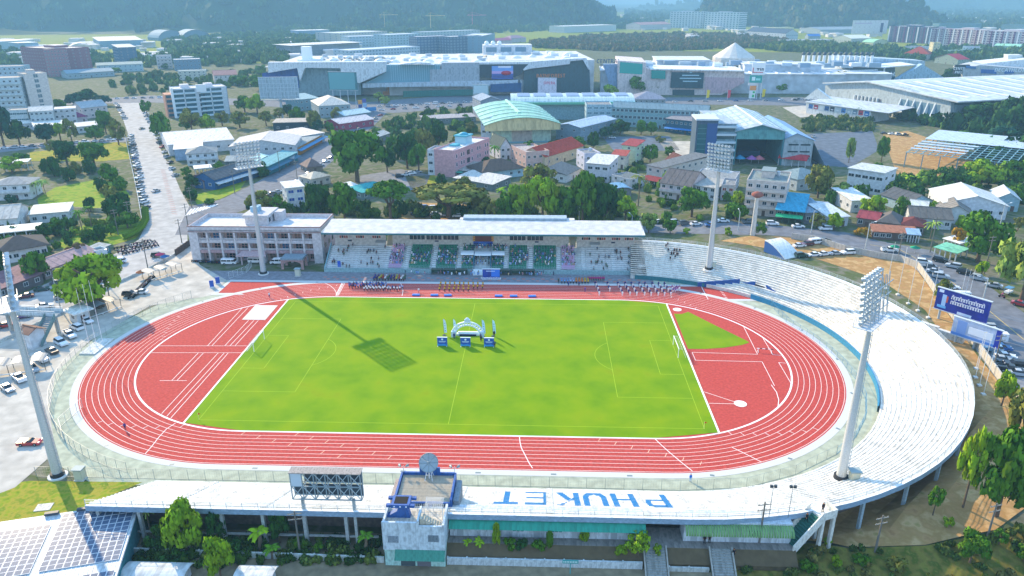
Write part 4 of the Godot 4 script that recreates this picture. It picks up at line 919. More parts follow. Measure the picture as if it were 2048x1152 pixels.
func glyph(ch: String) -> Array:
	var r:=func(x0,y0,x1,y1): return [Vector2(x0,y0),Vector2(x1,y0),Vector2(x1,y1),Vector2(x0,y1)]
	match ch:
		"T": return [r.call(.0,.84,1.0,1.0),r.call(.38,.0,.62,.86)]
		"E": return [r.call(.0,.0,.24,1.0),r.call(.22,.84,1.0,1.0),r.call(.22,.43,.95,.57),r.call(.22,.0,1.0,.14)]
		"H": return [r.call(.0,.0,.24,1.0),r.call(.76,.0,1.0,1.0),r.call(.22,.42,.78,.57)]
		"K": return [r.call(.0,.0,.24,1.0),[Vector2(.22,.36),Vector2(.72,1.0),Vector2(1.0,1.0),Vector2(.22,.58)],[Vector2(.34,.52),Vector2(.7,.0),Vector2(1.0,.0),Vector2(.5,.66)]]
		"U":
			var p:=[Vector2(.0,1.0),Vector2(.24,1.0),Vector2(.24,.36),Vector2(.32,.22),Vector2(.5,.16),Vector2(.68,.22),Vector2(.76,.36),Vector2(.76,1.0),Vector2(1.0,1.0),Vector2(1.0,.3),Vector2(.86,.08),Vector2(.62,.0),Vector2(.38,.0),Vector2(.14,.08),Vector2(.0,.3)]
			return [p]
		"P": return [r.call(.0,.0,.24,1.0),r.call(.22,.86,.76,1.0),r.call(.22,.4,.76,.54),[Vector2(.74,1.0),Vector2(.94,.94),Vector2(1.0,.7),Vector2(.94,.46),Vector2(.74,.4),Vector2(.74,.54),Vector2(.78,.7),Vector2(.74,.86)]]
	return []

func ramp() -> void:
	var t:=thing("entrance_ramp","blue-walled sunken entrance cutting into the terraces at the far end of the sprint straight","entrance")
	var blue:=M("1d55a0",.7,"stain",.2)
	var k:=0
	for e in [[66.8,-48.2,78.6,-45.4,1.3,3.6,"left_wall"],[78.9,-45.3,82.6,-42.9,2.4,3.8,"middle_wall"],[85.2,-40.6,89.4,-34.8,3.6,1.4,"right_wall"],[82.6,-42.9,85.2,-40.6,3.0,3.0,"gateway"]]:
		var p:=V(e[0],0,e[1])
		var q:=V(e[2],0,e[3])
		var n:=(q-p).cross(Vector3.UP).normalized()*.35
		var b:=MB.new()
		var u:=V(0,e[4],0)
		var v:=V(0,e[5],0)
		b.quad(p,q,q+v,p+u)
		b.quad(p+u,q+v,q+v+n,p+u+n)
		b.quad(q+n,p+n,p+u+n,q+v+n)
		b.quad(q,q+n,q+v+n,q+v)
		b.quad(p+n,p,p+u,p+u+n)
		part(t,e[6],b,blue if k<3 else M("5c5550",.9,"stain",.3))
		k+=1

# ---------------------------------------------------------------- covered grandstand on the far side
func grandstand() -> void:
	var t:=thing("grandstand","long covered grandstand with white roof and green seats on the far side of the track","grandstand")
	var conc:=M("c9ced0",.85,"slab",.08)
	var z0:=-57.6
	var n:=12
	var go:=.82
	var up:=.4
	for k in n:
		var b:=MB.new()
		var y:=1.3+k*up
		b.lo(-50.8,.04 if k==0 else y-up-.02,z0-(k+1)*go-(.02 if k<n-1 else .0),50.8,y,z0-k*go)
		part(t,"seating_step",b,conc)
		b=MB.new()
		for s in [[-50,-41.5],[-40.2,-31.5],[-24,-24],[27.5,27.6],[33.5,41.5],[42.8,50.4]]:
			if s[1]-s[0]>2:
				b.lo(s[0],y,z0-k*go-.42,s[1],y+.22,z0-k*go-.04)
		part(t,"bench",b,M("e6e9ea",.8,"fine",.3))
	var zb:=z0-n*go
	for x in [-41.0,-30.9,-24.6,-15.6,-7.4,7.6,15.6,24.6,32.6,42.2]:
		var b:=MB.new()
		for k in n:
			var y:=1.3+k*up
			b.lo(x-.6,y,z0-k*go-.4,x+.6,y+.2,z0-k*go)
		part(t,"aisle_steps",b,M("dadfe0",.85))
	# green and pink seats: many hundreds,one object for each block
	for s in [[-23.6,-16.6,"0f7d62"],[-14.8,-8.2,"0f7d62"],[-6.6,-2.9,"0f7d62"],[3.2,6.9,"0f7d62"],[8.6,14.8,"0f7d62"],[16.5,23.8,"0f7d62"],[-30.2,-25.6,"c9a3c6"],[25.6,30.0,"c9a3c6"]]:
		var b:=MB.new()
		var c:=int((s[1]-s[0])/.52)
		for k in n:
			var y:=1.3+k*up
			for i in c:
				var x: float=s[0]+(i+.5)*.52
				b.lo(x-.22,y+.3,z0-k*go-.6,x+.22,y+.42,z0-k*go-.2)
				b.lo(x-.22,y+.42,z0-k*go-.66,x+.22,y+.78,z0-k*go-.58)
		var seats:=part(t,"seat_block",b,M(s[2],.6))
		seats.set_meta("kind","stuff")
	var b:=MB.new()
	b.lo(-51,0,z0+.02,51,1.45,z0+.3)
	part(t,"front_wall",b,M("9fc0c4",.8,"stain",.2))
	b=MB.new()
	for i in 34:
		b.bar(V(-50.5+i*3.06,1.45,z0+.15),V(-50.5+i*3.06,2.4,z0+.15),.06)
	b.bar(V(-51,2.4,z0+.15),V(51,2.4,z0+.15),.06)
	b.bar(V(-51,1.95,z0+.15),V(51,1.95,z0+.15),.05)
	part(t,"front_railing",b,M("a7c6cb",.5))
	for s in [-1,1]:
		b=MB.new()
		b.prism(PackedVector2Array([Vector2(0,0),Vector2(0,1.45),Vector2(-9.84,6.9),Vector2(-9.84,0)]),0,.3,Transform3D(Basis(V(0,0,1),V(1,0,0),V(0,1,0)),V(s*51.0-(.3 if s>0 else .0),0,z0)))
		part(t,"end_wall",b,M("8fb9c4",.8,"stain",.2))
	# rear wall with its press boxes,window strips and stair openings
	var wall:=MB.new()
	for s in [[-49.5,-32.5],[-30.2,28.0],[30.6,49.5]]:
		wall.lo(s[0],5.7,zb-.5,s[1],12.1,zb)
	part(t,"rear_wall",wall,M("d4d2cd",.85,"stain",.12))
	lb(t,"rear_rooms",M("b9bcbb",.85,"stain",.12),-49.6,.0,-72.6,49.6,5.7,zb-.01)
	var red:=M("8c4a40",.6)
	for x in [-46.5,-41,-35.5,33.6,38.6,43.4,47.6]:
		b=MB.new()
		b.lo(x-1.5,8.3,zb,x+1.5,9.4,zb+.08)
		var wn:=part(t,"window",b,M("e0dfda",.7))
		for j in 4:
			lb(wn,"pane",red if (j+int(x)) % 3 else glass(),x-1.4+j*.72,8.4,zb+.06,x-1.4+j*.72+.62,9.3,zb+.11)
	for s in [[-24.5,-19.5],[-18.9,-13.9],[-13.3,-8.3],[8.6,13.8],[14.4,19.6]]:
		b=MB.new()
		b.lo(s[0],8.1,zb+.01,s[1],11.6,zb+.06)
		var bx:=part(t,"press_box_window",b,glass("24404a"))
		for j in 3:
			lb(bx,"mullion",M("cfd5d6"),lerpf(s[0],s[1],(j+1)/4.0)-.05,8.1,zb+.06,lerpf(s[0],s[1],(j+1)/4.0)+.05,11.6,zb+.12)
	for x in [-34.0,36.5]:
		b=MB.new()
		b.box(V(x,7.5,zb+.8),V(3.4,.12,1.7),0,.25)
		part(t,"door_canopy",b,M("a8adaf",.7))
		lb(t,"door",M("c9cdcf",.7),x-1.2,5.7,zb,x+1.2,7.4,zb+.05)
	for x in [-44.5,-15.5,17.5,42.5]:
		lb(t,"loudspeaker",M("2c3a58",.6),x-.6,7.4,zb,x+.6,7.8,zb+.3)
	for e in [[-31.3,1],[29.3,-1]]:
		b=MB.new()
		for i in 9:
			b.lo(e[0]-1.0,5.9+i*.33,zb-.3-i*.35,e[0]+1.0,6.2+i*.33,zb+.1-i*.35)
		part(t,"stairway",b,M("9a9a8c",.8))
	# royal box in the middle with its canopies,dais and lectern banner
	b=MB.new()
	b.lo(-2.7,1.3,z0-5.6,2.9,4.9,z0-5.4)
	b.lo(-2.7,1.3,z0-5.6,-2.5,4.9,z0-.4)
	b.lo(2.7,1.3,z0-5.6,2.9,4.9,z0-.4)
	part(t,"royal_box",b,M("2c6f8c",.7))
	for e in [[-7.0,-2.8,5.0],[-2.6,2.8,4.8],[3.0,7.2,5.0]]:
		b=MB.new()
		for i in 6:
			var a0:=PI*i/6*.55
			var a1:=PI*(i+1)/6*.55
			b.quad(V(e[0],e[2]+sin(a0)*.7,z0-3.4-2.2*cos(a0) * -1-2.2),V(e[1],e[2]+sin(a0)*.7,z0-3.4+2.2*cos(a0)-2.2),V(e[1],e[2]+sin(a1)*.7,z0-3.4+2.2*cos(a1)-2.2),V(e[0],e[2]+sin(a1)*.7,z0-3.4+2.2*cos(a1)-2.2))
		part(t,"box_canopy",b,M("dfe6ea",.6))
	b=MB.new()
	for i in 5:
		b.lo(-2.7,.04,z0+.3,2.9,1.5-i*.28,z0+.7+i*.35)
	part(t,"dais_steps",b,M("dfe6e8",.8))
	lb(t,"portrait_frame",M("6b3326",.6),-3.4,7.7,zb+.05,3.0,11.0,zb+.25)
	b=MB.new()
	for s in [-3.6,2.6]:
		for i in 4:
			b.lo(s,7.8+i*.6,zb+.2,s+.8,8.2+i*.6,zb+.32)
	part(t,"gilt_ornament",b,M("d09a4e",.4))
	lb(t,"blue_backdrop",M("1b3f9e",.7),-3.4,5.9,zb+.05,3.0,7.6,zb+.2)
	b=MB.new()
	for i in 3:
		b.box(V(-.2,6.3+i*.4,zb+.21),V(4.6-i*.8,.14,.02),0,0,.08-i*.06)
	part(t,"backdrop_swirl",b,M("5aa0e4",.7))
	# white sheet-metal roof on raking beams
	b=MB.new()
	b.quad(V(-51.6,12.25,-60.5),V(51.6,12.25,-60.5),V(51.6,13.3,-73.2),V(-51.6,13.3,-73.2))
	b.quad(V(-51.6,12.05,-60.5),V(-51.6,13.1,-73.2),V(51.6,13.1,-73.2),V(51.6,12.05,-60.5))
	for i in 173:
		var x:=-51.4+i*.6
		b.bar(V(x,12.28,-60.5),V(x,13.33,-73.2),.06,.05)
	part(t,"roof",b,M("dedcda",.55,"stain",.05))
	lb(t,"eave_gutter",M("2f6d78",.6),-51.7,11.75,-60.45,51.7,12.3,-60.25)
	b=MB.new()
	b.lo(-51.75,12.0,-73.3,-51.6,12.6,-60.3)
	b.lo(51.6,12.0,-73.3,51.75,12.6,-60.3)
	part(t,"gable_trim",b,M("b9c4c6",.6))
	lb(t,"raised_roof",M("a9bdca",.6,"stain",.1),-7.2,13.1,-77.0,27.4,14.0,-73.0)
	lb(t,"rear_roof",M("dedcda",.6,"stain",.1),-8.4,13.05,-75.8,30.0,13.38,-73.0)
	for i in 15:
		b=MB.new()
		b.bar(V(-49+i*7,11.9,zb+.05),V(-49+i*7,11.95,-60.6),.22,.4)
		part(t,"roof_beam",b,M("3f7a86",.6))
	# dugout shelters in front
	for x in [-14.2,-10.2,-6.3,7.6,11.4,15.2]:
		var d:=thing("team_shelter","dark roofed bench shelter at the foot of the grandstand, %s from the left" % ORD[[-14.2,-10.2,-6.3,7.6,11.4,15.2].find(x)],"shelter",V(x,.04,-56.3),0,"bench shelters below the grandstand")
		lb(d,"shelter_roof",M("4a5a52",.6),-1.8,1.75,-.7,1.8,1.85,.8)
		b=MB.new()
		b.lo(-1.8,0,-.75,1.8,1.75,-.68)
		b.lo(-1.8,0,-.7,-1.74,1.75,.5)
		b.lo(1.74,0,-.7,1.8,1.75,.5)
		part(d,"shelter_wall",b,M("2f5f56",.6))
		lb(d,"bench",M("555a50",.7),-1.6,.0,-.5,1.6,.45,-.1)

# ---------------------------------------------------------------- three-storey office block beside the stand
func office() -> void:
	var t:=thing("office_block","three-storey pinkish office building with white flat roof left of the grandstand","building",V(-75.7,0,-65.6))
	var pink:=M("c9b3b6",.85,"stain",.15)
	var pale:=M("d9d4d6",.85,"stain",.12)
	var w:=44.4
	var d:=16.2
	var b:=MB.new()
	b.lo(-w/2,0,-d,w/2,10.6,-2.2)
	part(t,"wall",b,pink)
	lb(t,"flat_roof",M("dcdcde",.8,"stain",.06),-w/2,11.1,-d,w/2,11.3,0)
	for e in [[-w/2,-.35,w/2,.0],[-w/2,-d,w/2,-d+.35]]:
		lb(t,"parapet",pale,e[0],10.4,e[1],e[2],12.6,e[3])
	for s in [-1,1]:
		lb(t,"parapet",pale,s*w/2,10.4,-d+.35,s*(w/2-.35),12.6,-.35)
	for y in [10.6,12.45]:
		b=MB.new()
		b.lo(-w/2-.12,y,-d-.1,w/2+.12,y+.22,.12)
		if y>12:
			b=MB.new()
			for e in [[-w/2-.1,.1,w/2+.1,-.1],[-w/2-.1,-d+.1,w/2+.1,-d-.1]]:
				b.lo(e[0],y,e[1],e[2],y+.2,e[3])
			for s in [-1,1]:
				b.lo(s*(w/2+.1),y+.003,-d-.1,s*(w/2-.1),y+.19,.1)
		part(t,"brown_band",b,M("7a5450",.8))
	for i in 10:
		b=MB.new()
		var x:=-w/2+1.5+i*(w-3.0)/9
		var hw:=.3 if i>0 and i<9 else 1.5
		b.lo(x-hw,0,-2.21,x+hw,10.45,.02)
		part(t,"pier",b,pale)
	for f in 3:
		for i in 9:
			var x0:=-w/2+1.8+i*(w-3.0)/9+(1.2 if i==0 else .0)
			var x1:=-w/2+1.2+(i+1)*(w-3.0)/9-(1.2 if i==8 else .0)
			var y:=f*3.5
			if f>0:
				lb(t,"balcony_front",pale if f==2 else M("c0a0a3",.85,"stain",.15),x0,y-.25,-2.2,x1,y+.75,-.25)
				b=MB.new()
				for yy in [y+1.0,y+1.35]:
					b.lo(x0,yy,-.45,x1,yy+.12,-.3)
				for j in 2:
					b.lo(lerpf(x0,x1,.02+j*.94),y+.75,-.45,lerpf(x0,x1,.06+j*.94),y+1.4,-.3)
				part(t,"balcony_rail",b,M("e3e0e2",.7))
			b=MB.new()
			b.lo(x0+.9,y+.85,-2.2,x1-.1,y+2.75,-2.12)
			var wn:=part(t,"window",b,glass(["20303a","2a5f86","1c262c","6f6558"][(i*7+f*3) % 4]))
			b=MB.new()
			for j in 4:
				var xx:=lerpf(x0+.9,x1-.1,j/3.0)
				b.lo(xx-.05,y+.85,-2.13,xx+.05,y+2.75,-2.06)
			b.lo(x0+.85,y+1.75,-2.13,x1-.05,y+1.85,-2.07)
			part(wn,"frame",b,M("b9908a",.7))
			lb(t,"door",M("a98f86",.7),x0+.05,y+.0+(.76 if f else .0),-2.2,x0+.75,y+2.5,-2.14)
	# entrance canopy,porch and rooftop stair house with tanks
	b=MB.new()
	b.quad(V(-6.3,3.2,2.6),V(3.9,3.2,2.6),V(2.6,4.2,-.3),V(-4.8,4.2,-.3))
	b.lo(-6.3,2.9,2.45,3.9,3.2,2.6)
	b.quad(V(-6.3,2.9,2.6),V(-4.8,4.0,-.3),V(-4.8,4.2,-.3),V(-6.3,3.2,2.6))
	b.quad(V(3.9,2.9,2.6),V(3.9,3.2,2.6),V(2.6,4.2,-.3),V(2.6,4.0,-.3))
	part(t,"entrance_canopy",b,M("cdb0b2",.8,"stain",.2))
	for s in [-4.6,2.2]:
		lb(t,"canopy_column",pink,s-.2,0,1.9,s+.2,3.0,2.3)
	lb(t,"sign_panel",M("a9adb5",.7),-2.6,7.0,-.2,2.2,8.3,.5)
	b=MB.new()
	b.lo(-5.0,11.2,-15.6,2.6,14.0,-6.0)
	var sh:=part(t,"stair_house",b,pale)
	lb(sh,"stair_roof",M("cfcdd0",.8,"stain",.2),-5.6,14.0,-16.0,3.2,14.9,-5.2)
	lb(t,"lift_house",pale,3.2,11.2,-15.0,6.0,14.6,-11.0)
	lb(sh,"window",glass(),2.6,12.0,-9.0,2.66,13.4,-7.4)
	for i in 4:
		b=MB.new()
		b.tube(V(-3.6+(i % 2)*1.6,14.9,-12+(i/2)*2.0),V(-3.6+(i % 2)*1.6,16.7,-12+(i/2)*2.0),.75,.75,12)
		part(t,"water_tank",b,M("8fb4c6",.4))
	for s in [-1,1]:
		for f in 3:
			for j in 3:
				lb(t,"window",glass(),s*w/2,f*3.5+1.0,-5.0-j*4.2,s*(w/2+.05),f*3.5+2.5,-3.4-j*4.2)
	# porch with an arch to the right
	var p:=thing("drop_off_porch","small arched porch with blue-grey roof in front of the office building's right end","porch",V(-62.0,0,-61.5))
	lb(p,"porch_roof",M("8ea0ac",.7,"stain",.2),-3.6,3.3,-2.6,3.6,3.9,2.4)
	b=MB.new()
	for i in 10:
		var a0:=PI*i/10
		var a1:=PI*(i+1)/10
		b.quad(V(-cos(a0)*2.9,1.6+sin(a0)*1.2,2.1),V(-cos(a1)*2.9,1.6+sin(a1)*1.2,2.1),V(-cos(a1)*2.9,3.3,2.1),V(-cos(a0)*2.9,3.3,2.1))
	for s in [-3.3,3.3]:
		b.lo(s-.4,0,1.7,s+.4,3.3,2.2)
		b.lo(s-.4,0,-2.2,s+.4,3.3,-1.7)
	part(p,"arch_wall",b,M("bf9a96",.8,"stain",.2))

# ---------------------------------------------------------------- floodlight masts
func mast(at: Vector3,aim: float,label: String,h:=36.0) -> void:
	var t:=thing("floodlight_mast",label,"floodlight mast",at,0,"floodlight masts round the stadium")
	var b:=MB.new()
	b.tube(Vector3.ZERO,V(0,h,0),.85,.38,14)
	part(t,"pole",b,M("cfd2d0",.45,"fine",.1))
	b=MB.new()
	b.tube(V(0,0,0),V(0,.9,0),1.25,1.2,14)
	part(t,"foot",b,M("23262b",.7))
	b=MB.new()
	b.tube(V(0,-.3,0),V(0,.25,0),1.7,1.7,14)
	part(t,"plinth",b,M("d8d8d4",.8))
	var head:=Node3D.new()
	head.name="lamp_head"
	head.position=V(0,h,0)
	head.rotation.y=aim
	t.add_child(head)
	b=MB.new()
	var lean:=.1
	for i in 8:
		b.bar(V(-3.7,-1.0+i*1.02,lean*i),V(3.7,-1.0+i*1.02,lean*i),.16)
	for i in 5:
		b.bar(V(-3.6+i*1.8,-1.2,0),V(-3.6+i*1.8,6.4,lean*7),.14)
		b.bar(V(-3.6+i*1.8,-1.0,-1.1),V(-3.6+i*1.8,6.2,-1.1+lean*7),.1)
	for i in 4:
		b.bar(V(-3.6+i*1.8,-1.0,-1.1),V(-1.8+i*1.8,6.2,-.6),.08)
		b.bar(V(-3.6,i*2.0-1.0,-1.1),V(3.6,i*2.0-1.0,-1.1),.1)
	part(head,"frame",b,M("aeb8bd",.5))
	b=MB.new()
	b.lo(-4.2,-1.5,-1.6,4.2,-1.4,1.2)
	for i in 9:
		b.bar(V(-4.2+i*1.05,-1.4,1.2),V(-4.2+i*1.05,-.4,1.2),.06)
	b.bar(V(-4.2,-.4,1.2),V(4.2,-.4,1.2),.07)
	part(head,"service_deck",b,M("c7ccd0",.5))
	for i in 8:
		for j in 7:
			var lp:=put(head,"floodlight",lamp_mesh(),null,V(-3.3+j*1.1,-.75+i*1.02,.15+lean*i),0)
			lp.rotation.x=.5
	# ladder up the pole
	b=MB.new()
	for s in [-.25,.25]:
		b.bar(V(.95,1,s),V(.5,h-1,s),.06)
	for i in int(h*1.2):
		var f:=i/(h*1.2)
		b.bar(V(.95-.45*f,1+f*(h-2),-.25),V(.95-.45*f,1+f*(h-2),.25),.05)
	part(t,"ladder",b,M("9aa7ad",.5))

func lamp_mesh() -> ArrayMesh:
	if cache.has("lamp2"): return cache.lamp2
	var m:=ArrayMesh.new()
	var l:=MB.new()
	l.tube(V(0,0,.0),V(0,0,.55),.2,.44,10)
	l.into(m)
	m.surface_set_material(0,M("a9b6bd",.35,"",.1,.3))
	l=MB.new()
	l.tube(V(0,0,.552),V(0,0,.58),.4,.38,10)
	l.into(m)
	m.surface_set_material(1,M("dfe6ea",.15))
	cache.lamp2=m
	return m

# ---------------------------------------------------------------- things on the pitch
func pitch_things() -> void:
	var white:=M("eef0f0",.5)
	for s in [-1,1]:
		var g:=thing("football_goal","white football goal with net at the %s end of the pitch" % ["sand-pit","throwing-lawn"][(s+1)/2],"goal",V(s*52.6,.08,-3.2),0 if s>0 else PI,"football goals")
		for e in [-3.66,3.66]:
			var b:=MB.new()
			b.tube(V(0,0,e),V(0,2.44,e),.09,.09,8)
			part(g,"goal_post",b,white)
		var b:=MB.new()
		b.tube(V(0,2.44,-3.75),V(0,2.44,3.75),.09,.09,8)
		part(g,"crossbar",b,white)
		b=MB.new()
		for e in [-3.66,3.66]:
			b.bar(V(0,2.4,e),V(.9,2.35,e),.05)
			b.bar(V(.9,2.35,e),V(1.9,0,e),.05)
		b.bar(V(1.9,.03,-3.66),V(1.9,.03,3.66),.05)
		part(g,"net_support",b,white)
		b=MB.new()
		for i in 25:
			var z:=-3.66+i*.305
			b.bar(V(.9,2.35,z),V(1.9,.03,z),.012)
			b.bar(V(.0,2.44,z),V(.9,2.35,z),.012)
		for i in 8:
			b.bar(V(.9+i*.14,2.35-i*.33,-3.66),V(.9+i*.14,2.35-i*.33,3.66),.012)
		var net:=part(g,"net",b,M("cfd6cf",.8))
		net.set_meta("kind","stuff")
	for e in [[-52.5,32.3,"near left"],[52.4,32.3,"near right"]]:
		var f:=thing("corner_flag","red corner flag at the %s corner of the pitch" % e[2],"flag",V(e[0],.08,e[1]))
		var b:=MB.new()
		b.tube(Vector3.ZERO,V(0,1.6,0),.04,.03,6)
		part(f,"pole",b,M("e8e0a0",.6))
		b=MB.new()
		b.prism(P2([0,0,.55,.18,0,.4]),-.015,.015,Transform3D(Basis(V(1,0,0),V(0,0,1),V(0,1,0)),V(.03,1.2,0)))
		part(f,"cloth",b,M("c2281e",.8))
	# inflatable arch and its base
	var a:=thing("event_arch","white lattice ceremony arch standing in the middle of the pitch","arch",V(0,.08,-9.9))
	var b:=MB.new()
	for k in 2:
		var rr:=3.3+k*.9
		for i in 16:
			var p0:=PI*i/16
			var p1:=PI*(i+1)/16
			b.bar(V(cos(p0)*rr,sin(p0)*rr*.92+.3,0),V(cos(p1)*rr,sin(p1)*rr*.92+.3,0),.42,.34)
	for i in 17:
		var p0:=PI*i/16
		b.bar(V(cos(p0)*3.3,sin(p0)*3.3*.92+.3,.0),V(cos(p0)*4.2,sin(p0)*4.2*.92+.3,.0),.3)
	part(a,"arch_ring",b,M("dfe9ee",.6))
	b=MB.new()
	b.box(V(0,4.5,0),V(1.5,.9,.4))
	b.ball(V(0,5.0,0),V(.5,.45,.3))
	part(a,"crest",b,M("c3d4e6",.6))
	for s in [-1,1]:
		b=MB.new()
		b.box(V(s*3.75,.8,.1),V(1.0,1.6,.8))
		part(a,"pillar",b,M("c9dbe6",.6))
	b=MB.new()
	b.lo(-3.0,.0,-1.6,3.0,.5,-.6)
	b.lo(-2.6,.5,-1.5,2.6,.9,-.9)
	part(a,"stage",b,M("d4e2e4",.7))
	lb(a,"stage_skirt",M("232b45",.8),-2.2,.0,-.55,2.2,.45,-.3)
	var xs:=[-6.2,-3.6,3.9,6.6]
	for i in 4:
		var f:=thing("feather_banner","pale blue feather banner, %s from the left beside the arch" % ORD[i],"banner",V(xs[i],.08,-10.6+(.2 if i>1 else .0)),-.15,"feather banners beside the arch")
		b=MB.new()
		b.tube(Vector3.ZERO,V(-.2,4.6,0),.05,.03,6)
		b.lo(-.4,0,-.4,.4,.1,.4)
		part(f,"pole",b,M("3f4a50",.5))
		b=MB.new()
		b.prism(P2([.02,.7,.75,.8,.62,3.2,.35,4.3,-.12,4.7,-.2,4.4,-.1,2.5]),-.02,.02,Transform3D(Basis(V(1,0,0),V(0,1,0).rotated(V(1,0,0),-PI/2),V(0,1,0)),Vector3.ZERO))
		part(f,"cloth",b,M(["d9e6ee","cfe9e4","c4e0f0","c9ecf0"][i],.8))
		b=MB.new()
		for j in 4:
			b.lo(.12,1.2+j*.7,-.025,.5-j*.05,1.5+j*.7,.025)
		part(f,"print",b,M("7aa6c8",.8))
	xs=[-5.9,.0,5.95]
	for i in 3:
		var f:=thing("blue_display_board",["blue printed board on the left of the row before the arch","blue printed board with a round emblem, middle of the row before the arch","blue printed board on the right of the row, people beside it"][i],"display board",V(xs[i],.08,-4.35),.0,"blue boards before the arch")
		lb(f,"board",M("1a4fb0",.6),-1.25,.05,-.12,1.25,2.35,.12)
		b=MB.new()
		b.lo(-1.3,2.35,-.16,1.3,2.43,.16)
		for s in [-1.15,1.15]:
			b.lo(s-.05,0,-.7,s+.05,.06,.7)
			b.bar(V(s,.05,-.65),V(s,1.8,-.12),.05)
		part(f,"frame",b,M("e0e6ec",.6))
		b=MB.new()
		b.tube(V(0,1.85,.12),V(0,1.85,.14),.26,.26,16)
		part(f,"emblem",b,M("d6e8f6",.6))
		b=MB.new()
		b.prism(P2([-1.25,.08,-1.25,.7,-.5,.45,.5,.62,1.25,.35,1.25,.08]),-.135,-.125,Transform3D(Basis(V(1,0,0),V(0,0,-1),V(0,1,0)),Vector3.ZERO))
		part(f,"swoosh",b,M("2f8fd6",.6))
		b=MB.new()
		b.lo(-.9,1.25,.12,.9,1.38,.135)
		b.lo(-.75,1.05,.12,.75,1.13,.135)
		part(f,"lettering",b,M("cfe2f4",.6))
	xs=[-18.1,-12.6,-8.6,6.5,10.9,16.4]
	for i in 6:
		var f:=thing("blue_mat","blue folded mat on the track's inner edge, %s from the left" % ORD[i],"mat",V(xs[i],.08,-38.1),.05*(i % 3),"blue mats along the inner kerb")
		lb(f,"pad",M("1d5fc0",.6),-1.1,0,-.5,1.1,.3,.5)
		b=MB.new()
		b.lo(-1.1,.3,-.5,1.1,.34,-.3)
		b.lo(-.02,.3,-.3,.02,.33,.5)
		part(f,"seam",b,M("6fb2e8",.6))
	var h:=thing("steeplechase_barrier","white and dark striped steeplechase barrier in the right-hand end","barrier",V(74.6,.06,-3.3),-.15)
	for i in 6:
		b=MB.new()
		b.box(V(-1.65+i*.66,.88,0),V(.66,.14,.14))
		part(h,"beam_band",b,M("f0f0f0" if i % 2==0 else "3a2522",.6))
	for s in [-1.6,1.6]:
		b=MB.new()
		b.box(V(s,.42,0),V(.12,.8,.12))
		b.box(V(s,.05,0),V(.14,.1,1.2))
		part(h,"leg",b,M("e6e6e6",.6))

func fence_run(called: String,label: String,pts: PackedVector2Array,h: float,gap: float,hex:="aab5b2",wires:=6,y_off:=.0) -> void:
	var t:=thing(called,label,"fence")
	var pm:=MB.new()
	pm.tube(Vector3.ZERO,V(0,h,0),.045,.045,6)
	var m:=pm.mesh()
	var fine:=PackedVector2Array()
	for i in pts.size()-1:
		var n:=maxi(1,int(round(pts[i].distance_to(pts[i+1])/gap)))
		for j in n:
			fine.append(pts[i].lerp(pts[i+1],j/float(n)))
	fine.append(pts[-1])
	for p in fine:
		put(t,"post",m,M(hex,.5),on_land(p.x,p.y,y_off))
	for k in wires+1:
		var y:=h*(.04+.94*k/float(wires))
		var thick:=.05 if k==wires or k==0 else .014
		var b:=MB.new()
		for i in fine.size()-1:
			b.bar(on_land(fine[i].x,fine[i].y,y+y_off),on_land(fine[i+1].x,fine[i+1].y,y+y_off),thick)
		part(t,"rail" if thick>.02 else "wire",b,M(hex,.5))
	var mesh:=MB.new()
	for i in fine.size()-1:
		var n:=int(fine[i].distance_to(fine[i+1])/.45)
		for j in range(1,n):
			var q:=fine[i].lerp(fine[i+1],j/float(n))
			mesh.bar(on_land(q.x,q.y,y_off),on_land(q.x,q.y,h*.97+y_off),.012)
	if mesh.v.size():
		part(t,"chain_link",mesh,M(hex,.5)).set_meta("kind","stuff")

func wall_run(called: String,label: String,pts: PackedVector2Array,h: float,thick: float,hex: String,bay:=3.0,base:=-1000.0) -> void:
	var t:=thing(called,label,"wall")
	var k:=0
	for i in pts.size()-1:
		var n:=maxi(1,int(round(pts[i].distance_to(pts[i+1])/bay)))
		for j in n:
			var a:=pts[i].lerp(pts[i+1],j/float(n))
			var c:=pts[i].lerp(pts[i+1],(j+1)/float(n))
			var g:=base if base > -999 else minf(land(a.x,a.y),land(c.x,c.y))-.3
			var mid:=(a+c)/2
			var b:=MB.new()
			b.box(V(mid.x,g+h/2,mid.y),V(a.distance_to(c)-.04,h,thick),-(c-a).angle())
			part(t,"wall_panel",b,M(hex,.9,"streak",.22))
			b=MB.new()
			b.box(V(a.x,g+h/2+.06,a.y),V(.22,h+.12,thick+.1),-(c-a).angle())
			part(t,"pier",b,M(hex,.9,"streak",.3))
			k+=1

func pole_thing(called: String,label: String,category: String,at: Vector3,h: float,r: float,hex: String,group:="") -> Node3D:
	var t:=thing(called,label,category,at,0,group)
	var b:=MB.new()
	b.tube(Vector3.ZERO,V(0,h,0),r,r*.6,7)
	part(t,"pole",b,M(hex,.5))
	return t

func flagpole(at: Vector3,h: float,label: String,group: String) -> void:
	var t:=pole_thing("flagpole",label,"flagpole",at,h,.07,"e4e6e6",group)
	var b:=MB.new()
	b.lo(-.4,0,-.4,.4,.35,.4)
	part(t,"footing",b,M("d6d4cf",.9))
	b=MB.new()
	b.ball(V(0,h,0),Vector3.ONE*.1,6,4)
	part(t,"finial",b,M("d8d0a0",.4))

